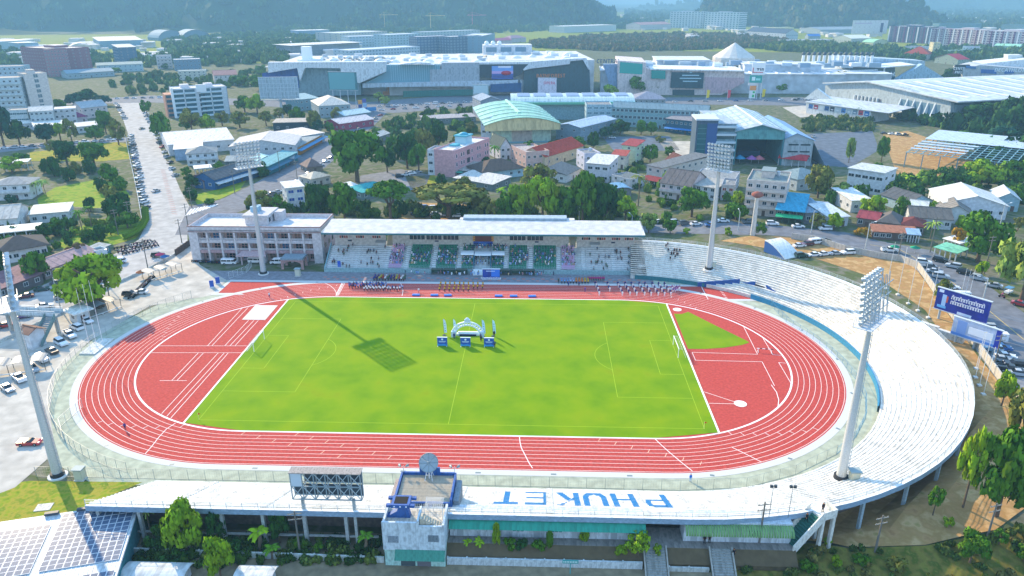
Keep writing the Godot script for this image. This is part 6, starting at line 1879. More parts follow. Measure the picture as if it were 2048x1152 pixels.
# ---------------------------------------------------------------- people: one continuous skin from a blended distance field
func person_mesh(pose: String) -> ArrayMesh:
	var key:="man" + pose
	if cache.has(key): return cache[key]
	var j:=[]
	var v:=func(x,y,z): return V(x,y,z)
	if pose=="sit":
		j=[[v.call(0,.12,0),v.call(0,.52,-.03),.15,.17],[v.call(0,.5,-.03),v.call(0,.68,0),.07,.06],[v.call(0,.76,.02),v.call(0,.84,.01),.095,.09]]
		for s in [-1,1]:
			j.append([v.call(s*.19,.5,-.02),v.call(s*.24,.26,.1),.055,.045])
			j.append([v.call(s*.24,.26,.1),v.call(s*.1,.2,.34),.045,.04])
			j.append([v.call(s*.09,.1,.0),v.call(s*.12,.12,.44),.09,.07])
			j.append([v.call(s*.12,.1,.44),v.call(s*.12,-.33,.42),.06,.045])
			j.append([v.call(s*.12,-.36,.42),v.call(s*.13,-.38,.56),.045,.04])
	else:
		var st:=.22 if pose=="march" else .04
		j=[[v.call(0,.95,0),v.call(0,1.35,0),.14,.17],[v.call(0,1.35,0),v.call(0,1.52,.01),.07,.06],[v.call(0,1.6,.02),v.call(0,1.68,.01),.095,.09]]
		for s in [-1,1]:
			var f: float=st*s
			j.append([v.call(s*.2,1.37,0),v.call(s*.26,1.1,-f*.6),.055,.045])
			if pose=="carry":
				j.append([v.call(s*.26,1.1,.0),v.call(s*.1,1.14,.3),.045,.04])
			elif pose=="wave" and s>0:
				j[-1]=[v.call(.2,1.37,0),v.call(.34,1.55,.05),.055,.045]
				j.append([v.call(.34,1.55,.05),v.call(.3,1.85,.1),.045,.04])
			else:
				j.append([v.call(s*.26,1.1,-f*.6),v.call(s*.25,.84,-f*.6+.1),.045,.04])
			j.append([v.call(s*.09,.94,0),v.call(s*.1,.5,f*.6),.095,.065])
			j.append([v.call(s*.1,.5,f*.6),v.call(s*.1,.1,f),.065,.045])
			j.append([v.call(s*.1,.06,f-.03),v.call(s*.11,.05,f+.16),.05,.04])
	var cell:=.055
	var lo:=V(-.5,-.5 if pose=="sit" else -.03,-.4)
	var nx:=19
	var ny:=28 if pose=="sit" else 37
	var nz:=19
	var val:=PackedFloat32Array()
	val.resize(nx*ny*nz)
	for z in nz:
		for y in ny:
			for x in nx:
				var p:=lo+V(x,y,z)*cell
				var acc:=.0
				for e in j:
					var ab: Vector3=e[1]-e[0]
					var t:=clampf((p-e[0]).dot(ab)/ab.length_squared(),0,1)
					var d: float=(p-e[0]-ab*t).length()-lerpf(e[2],e[3],t)
					acc+=exp(-d*45.0)
				val[(z*ny+y)*nx+x]=-log(maxf(acc,1e-30))/45.0
	var at:={}
	for z in nz-1:
		for y in ny-1:
			for x in nx-1:
				var sum:=Vector3.ZERO
				var cnt:=0
				for e in [[0,0,0,1,0,0],[0,1,0,1,1,0],[0,0,1,1,0,1],[0,1,1,1,1,1],[0,0,0,0,1,0],[1,0,0,1,1,0],[0,0,1,0,1,1],[1,0,1,1,1,1],[0,0,0,0,0,1],[1,0,0,1,0,1],[0,1,0,0,1,1],[1,1,0,1,1,1]]:
					var a: float=val[((z+e[2])*ny+y+e[1])*nx+x+e[0]]
					var b: float=val[((z+e[5])*ny+y+e[4])*nx+x+e[3]]
					if (a<0) != (b<0):
						var t:=a/(a-b)
						sum+=V(x+lerpf(e[0],e[3],t),y+lerpf(e[1],e[4],t),z+lerpf(e[2],e[5],t))
						cnt+=1
				if cnt:
					at[(z*ny+y)*nx+x]=lo+sum/cnt*cell
	var zones:=[MB.new(),MB.new(),MB.new(),MB.new()]
	var emit:=func(a: int,b: int,c: int,d: int,flip: bool) -> void:
		if not (at.has(a) and at.has(b) and at.has(c) and at.has(d)): return
		var q:=[at[a],at[b],at[c],at[d]]
		if flip: q.reverse()
		var m: Vector3=(q[0]+q[1]+q[2]+q[3])/4.0
		var h:=m.y if pose != "sit" else m.y+.84
		var zone:=1
		if h>1.53: zone=3 if (h>1.68 or m.z < -.02) else 0
		elif h>1.46: zone=0
		elif pose=="sit":
			if m.y < -.32: zone=3
			elif m.y<.14 or (m.z>.16 and m.y<.19): zone=2
			elif m.z>.2: zone=0
		else:
			if h<.09: zone=3
			elif h<.95 and absf(m.x)<.21: zone=2
			elif absf(m.x)>.2 and h<1.05: zone=0
		zones[zone].quad(q[0],q[1],q[2],q[3])
	for z in range(1,nz-1):
		for y in range(1,ny-1):
			for x in range(1,nx-1):
				var i:=(z*ny+y)*nx+x
				var here: bool=val[i]<0
				if here != (val[i+1]<0):
					emit.call(i,i-nx,i-nx-nx*ny,i-nx*ny,here==false)
				if here != (val[i+nx]<0):
					emit.call(i,i-nx*ny,i-nx*ny-1,i-1,here==false)
				if here != (val[i+nx*ny]<0):
					emit.call(i,i-1,i-1-nx,i-nx,here==false)
	var mesh:=ArrayMesh.new()
	for zn in zones:
		zn.into(mesh)
	cache[key]=mesh
	return mesh

func person(pose: String,at: Vector3,heading: float,top: String,legs: String,label: String,group: String,hair:="1a1512") -> MeshInstance3D:
	var o:=MeshInstance3D.new()
	o.name=numbered("person")
	o.mesh=person_mesh(pose)
	for e in [[0,"a8714f"],[1,top],[2,legs],[3,hair]]:
		if e[0]<o.mesh.get_surface_count():
			o.set_surface_override_material(e[0],M(e[1],.85))
	add_child(o)
	o.position=at
	o.rotation.y=heading
	tag(o,label,"person",group)
	return o

# ---------------------------------------------------------------- trees
func crown_mesh(kind: String,variant: int) -> ArrayMesh:
	var key:="crown%s%d" % [kind,variant]
	if cache.has(key): return cache[key]
	var r:=RandomNumberGenerator.new()
	r.seed=hash(key)
	var lobes:=[]
	var size:=.085
	var per:=95
	match kind:
		"round","loose","tall","bush","dense":
			var n: int={"round":26,"loose":20,"tall":26,"bush":14,"dense":16}[kind]
			for i in n:
				var a:=r.randf()*TAU
				var h:=r.randf()
				var wide:=sqrt(maxf(.0,1.0-pow((h-.42)/.62,2)))*(.72 if kind != "dense" else .6)
				var rad:=wide*sqrt(r.randf_range(.15,1.0))
				var s:=r.randf_range(.2,.36)*(.8 if kind=="loose" else 1.0)
				lobes.append([V(cos(a)*rad,.18+h*.66,sin(a)*rad),V(s,s*.62,s)])
			if kind=="dense":
				lobes.append([V(0,.48,0),V(.8,.46,.8)])
				per=130
			if kind=="loose": per=60
		"umbrella":
			for i in 34:
				var a:=r.randf()*TAU
				var rad:=.8*sqrt(r.randf())
				lobes.append([V(cos(a)*rad,.86-rad*rad*.42+r.randf_range(-.06,.06),sin(a)*rad),V(r.randf_range(.2,.3),.1,r.randf_range(.2,.3))])
			per=75
		"far":
			for i in 9:
				var a:=r.randf()*TAU
				var rad:=.55*sqrt(r.randf())
				lobes.append([V(cos(a)*rad,r.randf_range(.3,.72),sin(a)*rad),V(.42,.3,.42)])
			size=.3
			per=13
	var b:=MB.new()
	for l in lobes:
		var tint:=r.randf_range(.72,1.2)
		var warm:=r.randf_range(-.1,.14)
		for i in per:
			var d:=V(r.randfn(),r.randfn()*.9+.25,r.randfn()).normalized()
			var p: Vector3=l[0]+d*l[1]*r.randf_range(.72,1.06)
			if p.y<.0 and kind != "bush": continue
			var nn:=(d+V(r.randfn(),r.randfn(),r.randfn())*.45).normalized()
			var u:=nn.cross(V(r.randfn(),r.randfn(),r.randfn())).normalized()
			var w:=nn.cross(u)
			var s:=size*r.randf_range(.6,1.25)
			var t:=tint*r.randf_range(.8,1.2)
			b.col=Color(clampf(t*(1.0+warm),0,1.6),t,clampf(t*(1.0-warm),0,1.6))*.8
			var ns:=(d*.75+nn*.5).normalized()
			b.tri_n(p-u*s,p-w*s*.7,p+u*s,ns,ns,ns)
			b.tri_n(p-u*s,p+u*s,p+w*s*.7,ns,ns,ns)
	cache[key]=b.mesh()
	return cache[key]

func trunk_mesh(kind: String) -> ArrayMesh:
	var key:="trunk" + kind
	if cache.has(key): return cache[key]
	var r:=RandomNumberGenerator.new()
	r.seed=hash(key)
	var b:=MB.new()
	var thick:=.075 if kind != "banyan" else .16
	if kind=="banyan":
		for i in 9:
			var a:=TAU*i/9
			b.tube(V(cos(a)*.2,0,sin(a)*.2),V(cos(a)*.05,.42,sin(a)*.05),.045,.035,6)
	b.tube(Vector3.ZERO,V(.02,.4,.01),thick,thick*.7,7)
	for i in 7:
		var a:=TAU*i/7+r.randf()
		var reach:=r.randf_range(.35,.62)
		var e:=V(cos(a)*reach*.5,r.randf_range(.5,.62),sin(a)*reach*.5)
		b.tube(V(.02,.36,.01),e,thick*.5,thick*.3,5)
		for k in 2:
			var c:=a+r.randf_range(-.6,.6)
			b.tube(e,V(cos(c)*reach,r.randf_range(.68,.85),sin(c)*reach),thick*.3,thick*.1,4)
	cache[key]=b.mesh()
	return cache[key]

const LEAF := {"green":"5c8a22","bright":"94b824","dark":"3a6629","olive":"858a3e","yellow":"c39a22","teal":"2f5f45","dry":"87714e","light":"93ad50"}
const LEAF_WORD := {"green":"green","bright":"bright yellow-green","dark":"dark green","olive":"olive","yellow":"golden-yellow","teal":"deep green","dry":"dry brownish","light":"pale green"}

func tree(kind: String,tone: String,at: Vector3,r: float,h: float,label: String,group:="") -> void:
	var name: String={"round":"leafy_tree","loose":"loose_tree","tall":"tall_tree","bush":"shrub","dense":"clipped_tree","umbrella":"rain_tree","banyan":"banyan_tree","palm":"palm_tree","banana":"banana_plant","bare":"bare_tree"}[kind]
	var cat:="tree"
	if kind=="bush": cat="shrub"
	if kind=="palm": cat="palm"
	if kind=="banana": cat="plant"
	var t:=thing(name,label,cat,at,fmod(absf(at.x*7.3+at.z*3.1),TAU),group)
	if kind=="palm" or kind=="banana":
		palm_parts(t,kind,tone,r,h)
		return
	var v:=int(absf(at.x*3.7+at.z)) % 2
	var ck:="round" if kind=="banyan" or kind=="bare" else kind
	var ch:=h if kind=="bush" or kind=="dense" else h*(.8 if kind != "umbrella" else .62)
	if kind != "bare":
		var c:=put(t,"crown",crown_mesh(ck,v),leaf_mat(LEAF[tone]),V(0,h-ch,0))
		c.scale=V(r,ch,r)
	if kind != "bush":
		var k:=put(t,"trunk",trunk_mesh("banyan" if kind=="banyan" else "plain"),M("6a5a4a" if kind != "bare" else "a39a8c",.95))
		k.scale=V(r,h,r)

func palm_parts(t: Node3D,kind: String,tone: String,r: float,h: float) -> void:
	var key:=kind
	if not cache.has(key):
		var g:=RandomNumberGenerator.new()
		g.seed=hash(kind)
		var b:=MB.new()
		var n:=17 if kind=="palm" else 8
		for i in n:
			var a:=TAU*i/n+g.randf()*.3
			var lift:=g.randf_range(-.1,.75) if kind=="palm" else g.randf_range(.5,1.4)
			var dir:=V(cos(a),0,sin(a))
			var side:=V(-sin(a),0,cos(a))
			var prev:=Vector3.ZERO
			for k in 5:
				var f:=(k+1)/5.0
				var p:=dir*f*(1.0 if kind=="palm" else .8)+Vector3.UP*(lift*f-(.75 if kind=="palm" else .9)*f*f)
				var w0:=(.1 if kind=="palm" else .2)*(1.2-absf(f-.5))
				b.col=Color(1,1,1)*g.randf_range(.7,1.15)
				var wd:=side*w0
				var dr:=Vector3.DOWN*w0*.6
				b.quad(prev-wd+dr,p-wd+dr,p,prev)
				b.quad(prev,p,p+wd+dr,prev+wd+dr)
				prev=p
		cache[key]=b.mesh()
		b=MB.new()
		var th:=.022 if kind=="palm" else .06
		b.tube(Vector3.ZERO,V(.03,.5,0),th,th*.8,7)
		b.tube(V(.03,.5,0),V(.02,1.0,.02),th*.8,th*.65,7)
		cache[key + "stem"]=b.mesh()
	var c:=put(t,"fronds",cache[key],leaf_mat(LEAF[tone]),V(.02*h,h*(.86 if kind=="palm" else .5),.02*h))
	c.scale=V(r,r*.9,r)
	var s:=put(t,"trunk",cache[key + "stem"],M("7d6f5c",.95))
	s.scale=V(h,h*(.87 if kind=="palm" else .52),h)

func forest(called: String,label: String,group_hex: Array,spots: Array,r0: float,r1: float) -> void:
	for k in group_hex.size():
		var mine:=[]
		for i in range(k,spots.size(),group_hex.size()):
			mine.append(spots[i])
		var mm:=MultiMesh.new()
		mm.transform_format=MultiMesh.TRANSFORM_3D
		mm.mesh=crown_mesh("far",k % 3)
		mm.instance_count=mine.size()
		for i in mine.size():
			var r:=rng.randf_range(r0,r1)
			var bs:=Basis(Vector3.UP,rng.randf()*TAU).scaled(V(r,r*rng.randf_range(1.2,1.9),r))
			mm.set_instance_transform(i,Transform3D(bs,mine[i]-V(0,r*.25,0)))
		var o:=MultiMeshInstance3D.new()
		o.name=numbered(called)
		o.multimesh=mm
		o.material_override=leaf_mat(group_hex[k])
		add_child(o)
		tag(o,label,"woodland","","stuff")

# ---------------------------------------------------------------- houses
func window_mesh(w: float,h: float,hex:="22303a") -> ArrayMesh:
	var key:="win%.1f %.1f %s" % [w,h,hex]
	if cache.has(key): return cache[key]
	var m:=ArrayMesh.new()
	var b:=MB.new()
	b.lo(-w/2,0,0,w/2,h,.05)
	b.into(m)
	m.surface_set_material(0,glass(hex))
	b=MB.new()
	for s in [-1,1]:
		b.lo(s*w/2-.06,-.06,.0,s*w/2+.06,h+.06,.1)
	b.lo(-w/2,-.07,.0,w/2,.05,.12)
	b.lo(-w/2,h-.05,.0,w/2,h+.06,.1)
	if w>1.0: b.lo(-.04,0,.02,.04,h,.09)
	b.into(m)
	m.surface_set_material(1,M("cfd3d4",.7))
	cache[key]=m
	return m

# opt keys: f storeys,rt roof type,rh roof height,ov overhang,wc wall,rc roof,nf and ns windows per storey,ww wh window size,gc glass,x extras,g group,px parapet
func house(called: String,label: String,cat: String,x: float,z: float,deg: float,w: float,d: float,h: float,opt:={}) -> Node3D:
	var t:=thing(called,label,cat,V(x,land(x,z)-.1,z),deg_to_rad(deg),opt.get("g",""))
	var f: int=opt.get("f",maxi(1,int(h/3.4)))
	var wall:=M(opt.get("wc","d9dde0"),.88,"stain",.1)
	var roof:=M(opt.get("rc","8c8f93"),.75,"streak",.12)
	var ov: float=opt.get("ov",.5)
	var rt: String=opt.get("rt","flat")
	var rh: float=opt.get("rh",1.8)
	var ex: String=opt.get("x","")
	var b:=MB.new()
	if ex.contains("open"):
		for i in 5:
			for s in [-1,1]:
				b.lo(lerpf(-w/2,w/2,i/4.0)-.15,0,s*(d/2)-.15,lerpf(-w/2,w/2,i/4.0)+.15,h,s*(d/2)+.15)
		part(t,"post",b,wall)
	else:
		b.lo(-w/2,0,-d/2,w/2,h,d/2)
		part(t,"wall",b,wall)
	var a:=w/2+ov
	var c:=d/2+ov
	b=MB.new()
	match rt:
		"flat":
			var px: float=opt.get("px",.7)
			for e in [[-w/2,d/2-.2,w/2,d/2+.03],[-w/2,-d/2-.03,w/2,-d/2+.2]]:
				b.lo(e[0],h-.1,e[1],e[2],h+px,e[3])
			for s in [-1,1]:
				b.lo(s*(w/2+.03),h-.1,-d/2+.2,s*(w/2-.2),h+px,d/2-.2)
			part(t,"parapet",b,wall)
			b=MB.new()
			b.lo(-w/2+.2,h,-d/2+.2,w/2-.2,h+.08,d/2-.2)
		"slab":
			b.lo(-a,h,-c,a,h+.35,c)
		"gable":  # ridge along x
			for s in [-1,1]:
				var e:=[V(-a,h-.15,s*c),V(a,h-.15,s*c),V(a,h+rh,0),V(-a,h+rh,0)]
				slab(b,e,.16)
		"gablez":  # ridge along z,gable faces the front
			for s in [-1,1]:
				slab(b,[V(s*a,h-.15,-c),V(s*a,h-.15,c),V(0,h+rh,c),V(0,h+rh,-c)],.16)
		"hip":
			var k:=maxf(a-c,.0) if a>c else .0
			var kz:=maxf(c-a,.0)
			var r0:=V(-k,h+rh,-kz)
			var r1:=V(k,h+rh,kz)
			var ra:=V(-k,h+rh,kz)
			var rb:=V(k,h+rh,-kz)
			slab(b,[V(-a,h-.1,c),V(a,h-.1,c),r1,ra],.14)
			slab(b,[V(a,h-.1,-c),V(-a,h-.1,-c),r0,rb],.14)
			slab(b,[V(a,h-.1,c),V(a,h-.1,-c),rb,r1],.14)
			slab(b,[V(-a,h-.1,-c),V(-a,h-.1,c),ra,r0],.14)
		"shed":
			slab(b,[V(-a,h,c),V(a,h,c),V(a,h+rh,-c),V(-a,h+rh,-c)],.16)
		"shedx":
			slab(b,[V(-a,h+rh,c),V(a,h,c),V(a,h,-c),V(-a,h+rh,-c)],.16)
		"arch","archz":
			for i in 10:
				var p0:=PI*(.12+.76*i/10)
				var p1:=PI*(.12+.76*(i+1)/10)
				var k0:=cos(p0)/cos(PI*.12)
				var k1:=cos(p1)/cos(PI*.12)
				var y0:=h+rh*(sin(p0)-sin(PI*.12))/(1-sin(PI*.12))
				var y1:=h+rh*(sin(p1)-sin(PI*.12))/(1-sin(PI*.12))
				if rt=="arch":
					slab(b,[V(k0*a,y0,c),V(k0*a,y0,-c),V(k1*a,y1,-c),V(k1*a,y1,c)],.14)
				else:
					slab(b,[V(-a,y0,k0*c),V(a,y0,k0*c),V(a,y1,k1*c),V(-a,y1,k1*c)],.14)
	if rt in ["gable","gablez","shed","shedx","arch","archz"]:  # seams and ridge cap
		var seam:=MB.new()
		if rt=="gable":
			seam.bar(V(-a,h+rh+.02,0),V(a,h+rh+.02,0),.4,.12)
			for i in int(w/2.5):
				for s in [-1,1]:
					var xx:=-a+1.0+i*2.5
					seam.bar(V(xx,h-.13,s*c),V(xx,h+rh+.01,0),.14,.1)
		elif rt=="gablez":
			seam.bar(V(0,h+rh+.02,-c),V(0,h+rh+.02,c),.4,.12)
			for i in int(d/2.5):
				for s in [-1,1]:
					var zz:=-c+1.0+i*2.5
					seam.bar(V(s*a,h-.13,zz),V(0,h+rh+.01,zz),.14,.1)
		if seam.v.size(): part(t,"roof_seam",seam,roof)
	var rf:=part(t,"roof",b,roof)
	if rt=="gablez" or rt=="gable" or rt.begins_with("arch"):  # gable walls
		b=MB.new()
		if rt=="gablez" or rt=="arch":
			for s in [-1,1]:
				b.prism(P2([-w/2,0,w/2,0,w*.25,rh*(.5 if rt=="gablez" else .82),0,rh*.98,-w*.25,rh*(.5 if rt=="gablez" else .82)]),-.1,.1,Transform3D(Basis(V(1,0,0),V(0,0,1),V(0,1,0)),V(0,h-.12,s*(d/2-.11))))
		else:
			for s in [-1,1]:
				b.prism(P2([-d/2,0,d/2,0,d*.25,rh*(.5 if rt=="gable" else .82),0,rh*.98,-d*.25,rh*(.5 if rt=="gable" else .82)]),-.1,.1,Transform3D(Basis(V(0,0,1),V(1,0,0),V(0,1,0)),V(s*(w/2-.11),h-.12,0)))
		if not ex.contains("open"): part(t,"gable_wall",b,wall)
	var nf: int=opt.get("nf",int(w/4.0))
	var ns: int=opt.get("ns",int(d/5.0))
	var ww: float=opt.get("ww",1.5)
	var wh: float=opt.get("wh",1.3)
	var fh:=h/f
	var gc: String=opt.get("gc","22303a")
	var wm:=window_mesh(ww,wh,gc)
	for k in f:
		var y:=k*fh+fh*.36
		for i in nf:
			if k==0 and i==nf/2 and not ex.contains("nodoor"):
				continue
			put(t,"window",wm,null,V(lerpf(-w/2,w/2,(i+.5)/nf),y,d/2-.01))
		for i in ns:
			for s in [-1,1]:
				put(t,"window",wm,null,V(s*(w/2-.01),y,lerpf(-d/2,d/2,(i+.5)/ns)),s*PI/2)
		if ex.contains("balcony") and k>0:
			b=MB.new()
			b.lo(-w/2+.1,k*fh-.15,d/2+.001,w/2-.1,k*fh+.05,d/2+1.3)
			b.lo(-w/2+.1,k*fh+.05,d/2+1.18,w/2-.1,k*fh+.95,d/2+1.3)
			part(t,"balcony",b,wall)
	if nf>0 and not ex.contains("nodoor") and not ex.contains("open"):
		b=MB.new()
		b.lo(-.6,0,d/2-.01,.6,minf(2.2,h*.7),d/2+.06)
		part(t,"door",b,M(opt.get("dc","5d4a3f"),.7),V(lerpf(-w/2,w/2,(nf/2+.5)/nf),0,0))
	if ex.contains("awning"):
		b=MB.new()
		slab(b,[V(-w/2,minf(h*.75,2.9),d/2+2.4),V(w/2,minf(h*.75,2.9),d/2+2.4),V(w/2,minf(h*.95,3.6),d/2),V(-w/2,minf(h*.95,3.6),d/2)],.1)
		part(t,"awning",b,M(opt.get("ac","9aa3a8"),.7,"streak",.2))
	if ex.contains("stripes"):
		for i in nf+1:
			if i % 3==1: continue
			lb(t,"wall_stripe",M(gc if i % 3 else "e4e4e8",.8),lerpf(-w/2,w/2,i/(nf+1.0)),1,d/2,lerpf(-w/2,w/2,(i+.35)/(nf+1.0)),h,d/2+.5)
	if ex.contains("tank"):
		b=MB.new()
		b.tube(V(w*.2,h+.1,-d*.2),V(w*.2,h+1.8,-d*.2),.7,.7,10)
		part(t,"water_tank",b,M("b9c4cc",.4))
	if ex.contains("house"):
		b=MB.new()
		b.lo(-w*.2,h,-d*.3,w*.12,h+2.6,d*.1)
		var sh:=part(t,"stair_house",b,wall)
		lb(sh,"stair_roof",M(opt.get("rc","8c8f93"),.75),-w*.2-.2,h+2.6,-d*.3-.2,w*.12+.2,h+2.8,d*.1+.2)
	if ex.contains("solar"):
		var rows:=int(w/6.0)
		for i in rows:
			b=MB.new()
			var xx:=lerpf(-w/2,w/2,(i+.5)/rows)
			slab(b,[V(xx-w/rows*.45,h+.35,d*.42),V(xx+w/rows*.45,h+.35,d*.42),V(xx+w/rows*.45,h+rh*.9+.3,-d*.05),V(xx-w/rows*.45,h+rh*.9+.3,-d*.05)],.06)
			part(t,"solar_panel",b,M("27405f",.25))
	if ex.contains("light"):  # rooflight strips
		for i in int(w/9.0):
			b=MB.new()
			var xx:=lerpf(-w/2,w/2,(i+.5)/int(w/9.0))
			for s in ([1] if rt=="shed" else [-1,1]):
				if rt=="gable":
					slab(b,[V(xx-.7,h+.1,s*d*.44),V(xx+.7,h+.1,s*d*.44),V(xx+.7,h+rh*.9+.04,s*d*.05),V(xx-.7,h+rh*.9+.04,s*d*.05)],.08)
			if b.v.size(): part(t,"rooflight",b,M("b9d4e2",.3))
	return t

func slab(b: MB,e: Array,th: float) -> void:
	var m: Vector3=(e[1]-e[0]).cross(e[2]-e[0]).normalized()
	if m.y<0:
		e.reverse()
		m=-m
	var q:=[e[0]-m*th,e[1]-m*th,e[2]-m*th,e[3]-m*th]
	b.quad(e[0],e[1],e[2],e[3])
	b.quad(q[3],q[2],q[1],q[0])
	for i in 4:
		var k:=(i+1) % 4
		b.quad(q[i],q[k],e[k],e[i])

# a thing made of upright outlines: each part is [name,hex,roughness,near,far,outline (s,y)...] in the plane of the front,near and far along the depth
func facade(called: String,label: String,cat: String,x: float,z: float,deg: float,parts: Array,group:="") -> Node3D:
	var t:=thing(called,label,cat,V(x,land(x,z)-.1,z),deg_to_rad(deg),group)
	for p in parts:
		var b:=MB.new()
		var tr:=Transform3D(Basis(V(1,0,0),V(0,0,1),V(0,1,0)),Vector3.ZERO)
		b.prism(P2(p[5]),p[3],p[4],tr)
		part(t,p[0],b,M(p[1],p[2],"" if p[2]<.3 else "streak",.08))
	return t

func lettering(parent: Node3D,text: String,at: Vector3,turn: float,h: float,hex: String,depth:=.1,called:="lettering") -> void:
	var m:=TextMesh.new()
	var f:=SystemFont.new()
	f.font_names=PackedStringArray(["Droid Sans"])
	f.font_weight=700
	m.font=f
	m.text=text
	m.font_size=32
	m.pixel_size=h/23.0
	m.depth=depth
	m.curve_step=2.0
	put(parent,called,m,M(hex,.6),at,turn)

func billboard(called: String,label: String,at: Vector3,deg: float,w: float,h: float,low: float,hex: String,legs: int,marks: Array=[],group:="") -> Node3D:
	var t:=thing(called,label,"billboard",at,deg_to_rad(deg),group)
	var b:=MB.new()
	b.lo(-w/2,low,-.25,w/2,low+h,.25)
	part(t,"panel",b,M(hex,.6,"streak",.1))
	b=MB.new()
	for e in [[-w/2-.2,low-.2,w/2+.2,low],[-w/2-.2,low+h,w/2+.2,low+h+.2]]:
		b.lo(e[0],e[1],-.32,e[2],e[3],.32)
	part(t,"frame",b,M("c4ccd2",.6))
	for i in legs:
		b=MB.new()
		var x:=.0 if legs==1 else lerpf(-w*.4,w*.4,i/float(legs-1))
		var r:=.9 if legs==1 else .3
		b.tube(V(x,0,-.7),V(x,low+(.0 if legs==1 else h*.8),-.7),r,r,10)
		part(t,"leg",b,M("a9b6bf",.6))
	if legs==1:
		b=MB.new()
		b.lo(-w/2,low-1.2,-1.6,w/2,low-.9,1.4)
		for i in 9:
			b.bar(V(lerpf(-w/2,w/2,i/8.0),low-.9,1.3),V(lerpf(-w/2,w/2,i/8.0),low,1.3),.08)
		part(t,"catwalk",b,M("93a3ad",.6))
	for m in marks:
		lb(t,"print",M(m[0],.6),-w/2+w*m[1],low+h*m[2],.25,-w/2+w*m[3],low+h*m[4],.28+.004*marks.find(m))
	return t

# ---------------------------------------------------------------- larger buildings of the town
func big_buildings() -> void:
	mall()
	gym()
	performance_hall()
	exhibition_hall()
	steel_shed()
	hotel()
	pink_hotel()
	billboards()
	footbridge()

